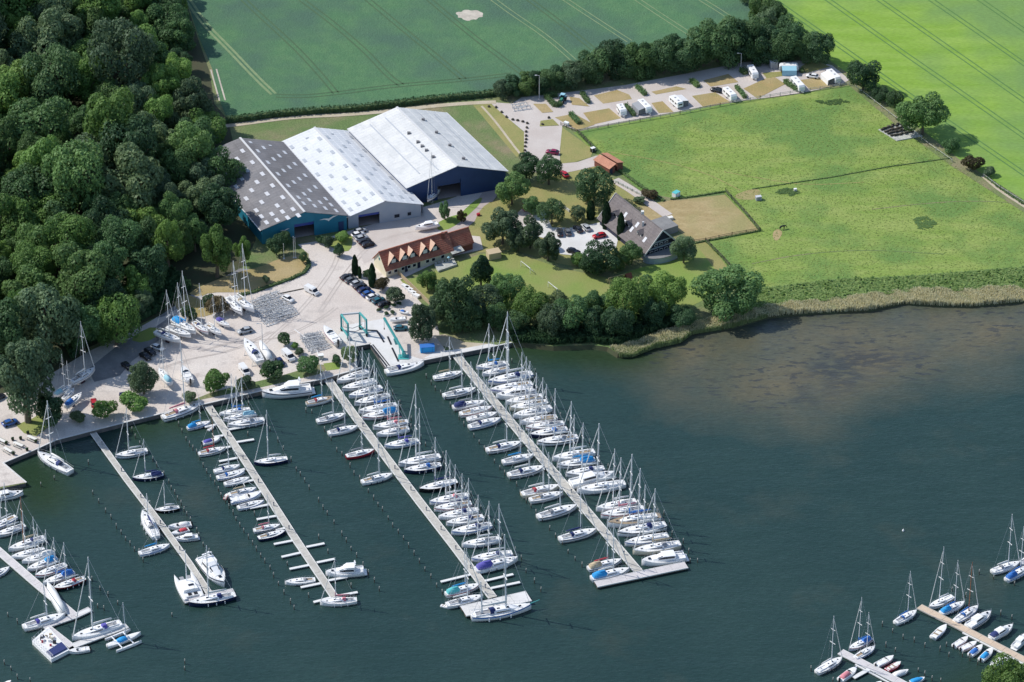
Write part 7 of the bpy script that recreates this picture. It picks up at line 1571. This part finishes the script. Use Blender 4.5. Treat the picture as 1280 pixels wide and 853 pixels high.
for i, (a, b) in enumerate([((345,368),(389,359)),((402,452),(392,430)),((392,430),(368,412)),((349,371),(320,382))]):
    p = P(*a, Z0+.16); q = P(*b, Z0+.16); o = empty('kerb', (p.x,p.y,Z0), ['dark kerb line ending beside the white van','kerb along the planted divider, quay part','kerb along the planted divider, yard part','dark kerb behind the field of cradles'][i], 'kerb'); k = max(2,round((q-p).length/3))
    for j in range(k): beam('kerb_stone', p.lerp(q,j/k+.004), p.lerp(q,(j+1)/k-.004), .35, .18, M['concrete'] if i in (1,2) else M['pile'], o)
# two low walls, garden wall by the restaurant
for i, (a, b) in enumerate([((768,226),(808,247)),((696,252),(712,264)),((841,252+20),(822,276))]):
    p = P(*a, Z0+.5); q = P(*b, Z0+.5); o = empty('garden_wall', (p.x,p.y,Z0), ['thin pale wall crossing the dry garden behind the restaurant','low pale wall above the restaurant car park','row of pale tables behind the restaurant gable'][i], 'wall'); k = max(3,round((q-p).length/2))
    for j in range(k): beam('wall_block', p.lerp(q,j/k+.01), p.lerp(q,(j+1)/k-.01), .35 if i < 2 else 1.3, .8, M['stone'] if i < 2 else M['whitewall'], o)
# the dark horse
def horse():
    p = P(978,287); o = empty('horse', (p.x,p.y,Z0), 'dark horse grazing beside a worn sandy patch in the meadow', 'horse', rz=.35)
    V = [(-.75,0,1.30),(-.3,0,1.27),(.25,0,1.27),(.6,0,1.33),(.95,0,1.30),(1.25,0,1.0),(1.45,0,.62),(1.62,0,.28),(-1.0,0,1.2),(-1.12,0,.8),(-1.1,0,.5)]
    r = [.27,.29,.29,.27,.19,.14,.12,.07,.06,.05,.03]; E = [(0,1),(1,2),(2,3),(3,4),(4,5),(5,6),(6,7),(0,8),(8,9),(9,10)]
    for s in (-1,1):
        n = len(V); V += [(.55,s*.17,.95),(.58,s*.17,.62),(.55,s*.17,.58),(.56,s*.17,.1),(.62,s*.17,.02)]; r += [.12,.075,.07,.05,.06]; E += [(3,n),(n,n+1),(n+1,n+2),(n+2,n+3),(n+3,n+4)]
        n = len(V); V += [(-.70,s*.17,.95),(-.58,s*.17,.80),(-.86,s*.17,.55),(-.82,s*.17,.1),(-.76,s*.17,.02)]; r += [.16,.12,.065,.05,.06]; E += [(0,n),(n,n+1),(n+1,n+2),(n+2,n+3),(n+3,n+4)]
        n = len(V); V += [(1.42,s*.07,.80)]; r += [.03]; E += [(6,n)]
    me = bpy.data.meshes.new('body'); me.from_pydata(V, E, []); b = inst('body', me, None, o); me.materials.append(M['black'])
    sk_ = b.modifiers.new('skin','SKIN'); b.modifiers.new('sub','SUBSURF').render_levels = 1
    for i, sv in enumerate(me.skin_vertices[0].data): sv.radius = (r[i], r[i]); sv.use_root = (i == 0)
horse()
# white mushroom-like details on the pontoons: service pedestals
ped = MB().box(-.14,-.14,0,.14,.14,1.0).mesh('pedestal'); cap_ = MB().box(-.18,-.18,1.0,.18,.18,1.12).mesh('cap')
for wh, a, b, n_ in (('longest pontoon',(637.5,526),(791,706),7),('longest pontoon',(570,443.5),(637.5,526),3),('ketch pontoon',(443.7,520),(523.7,626),4),('ketch pontoon',(523.7,626),(616,747),5),('finger pontoon',(256,501),(371,676),6),('narrow pontoon',(115.6,540),(237,704),5)):
    for k in range(n_):
        t = (k+.5)/n_; p = P(a[0]+(b[0]-a[0])*t, a[1]+(b[1]-a[1])*t, .62); o = empty('service_pedestal', (p.x,p.y,.62), 'small dark power pedestal standing on the boards of the '+wh, 'power pedestal', 'power pedestals on the '+wh); inst('post', ped, M['grey'], o); inst('cap', cap_, M['navy'], o)
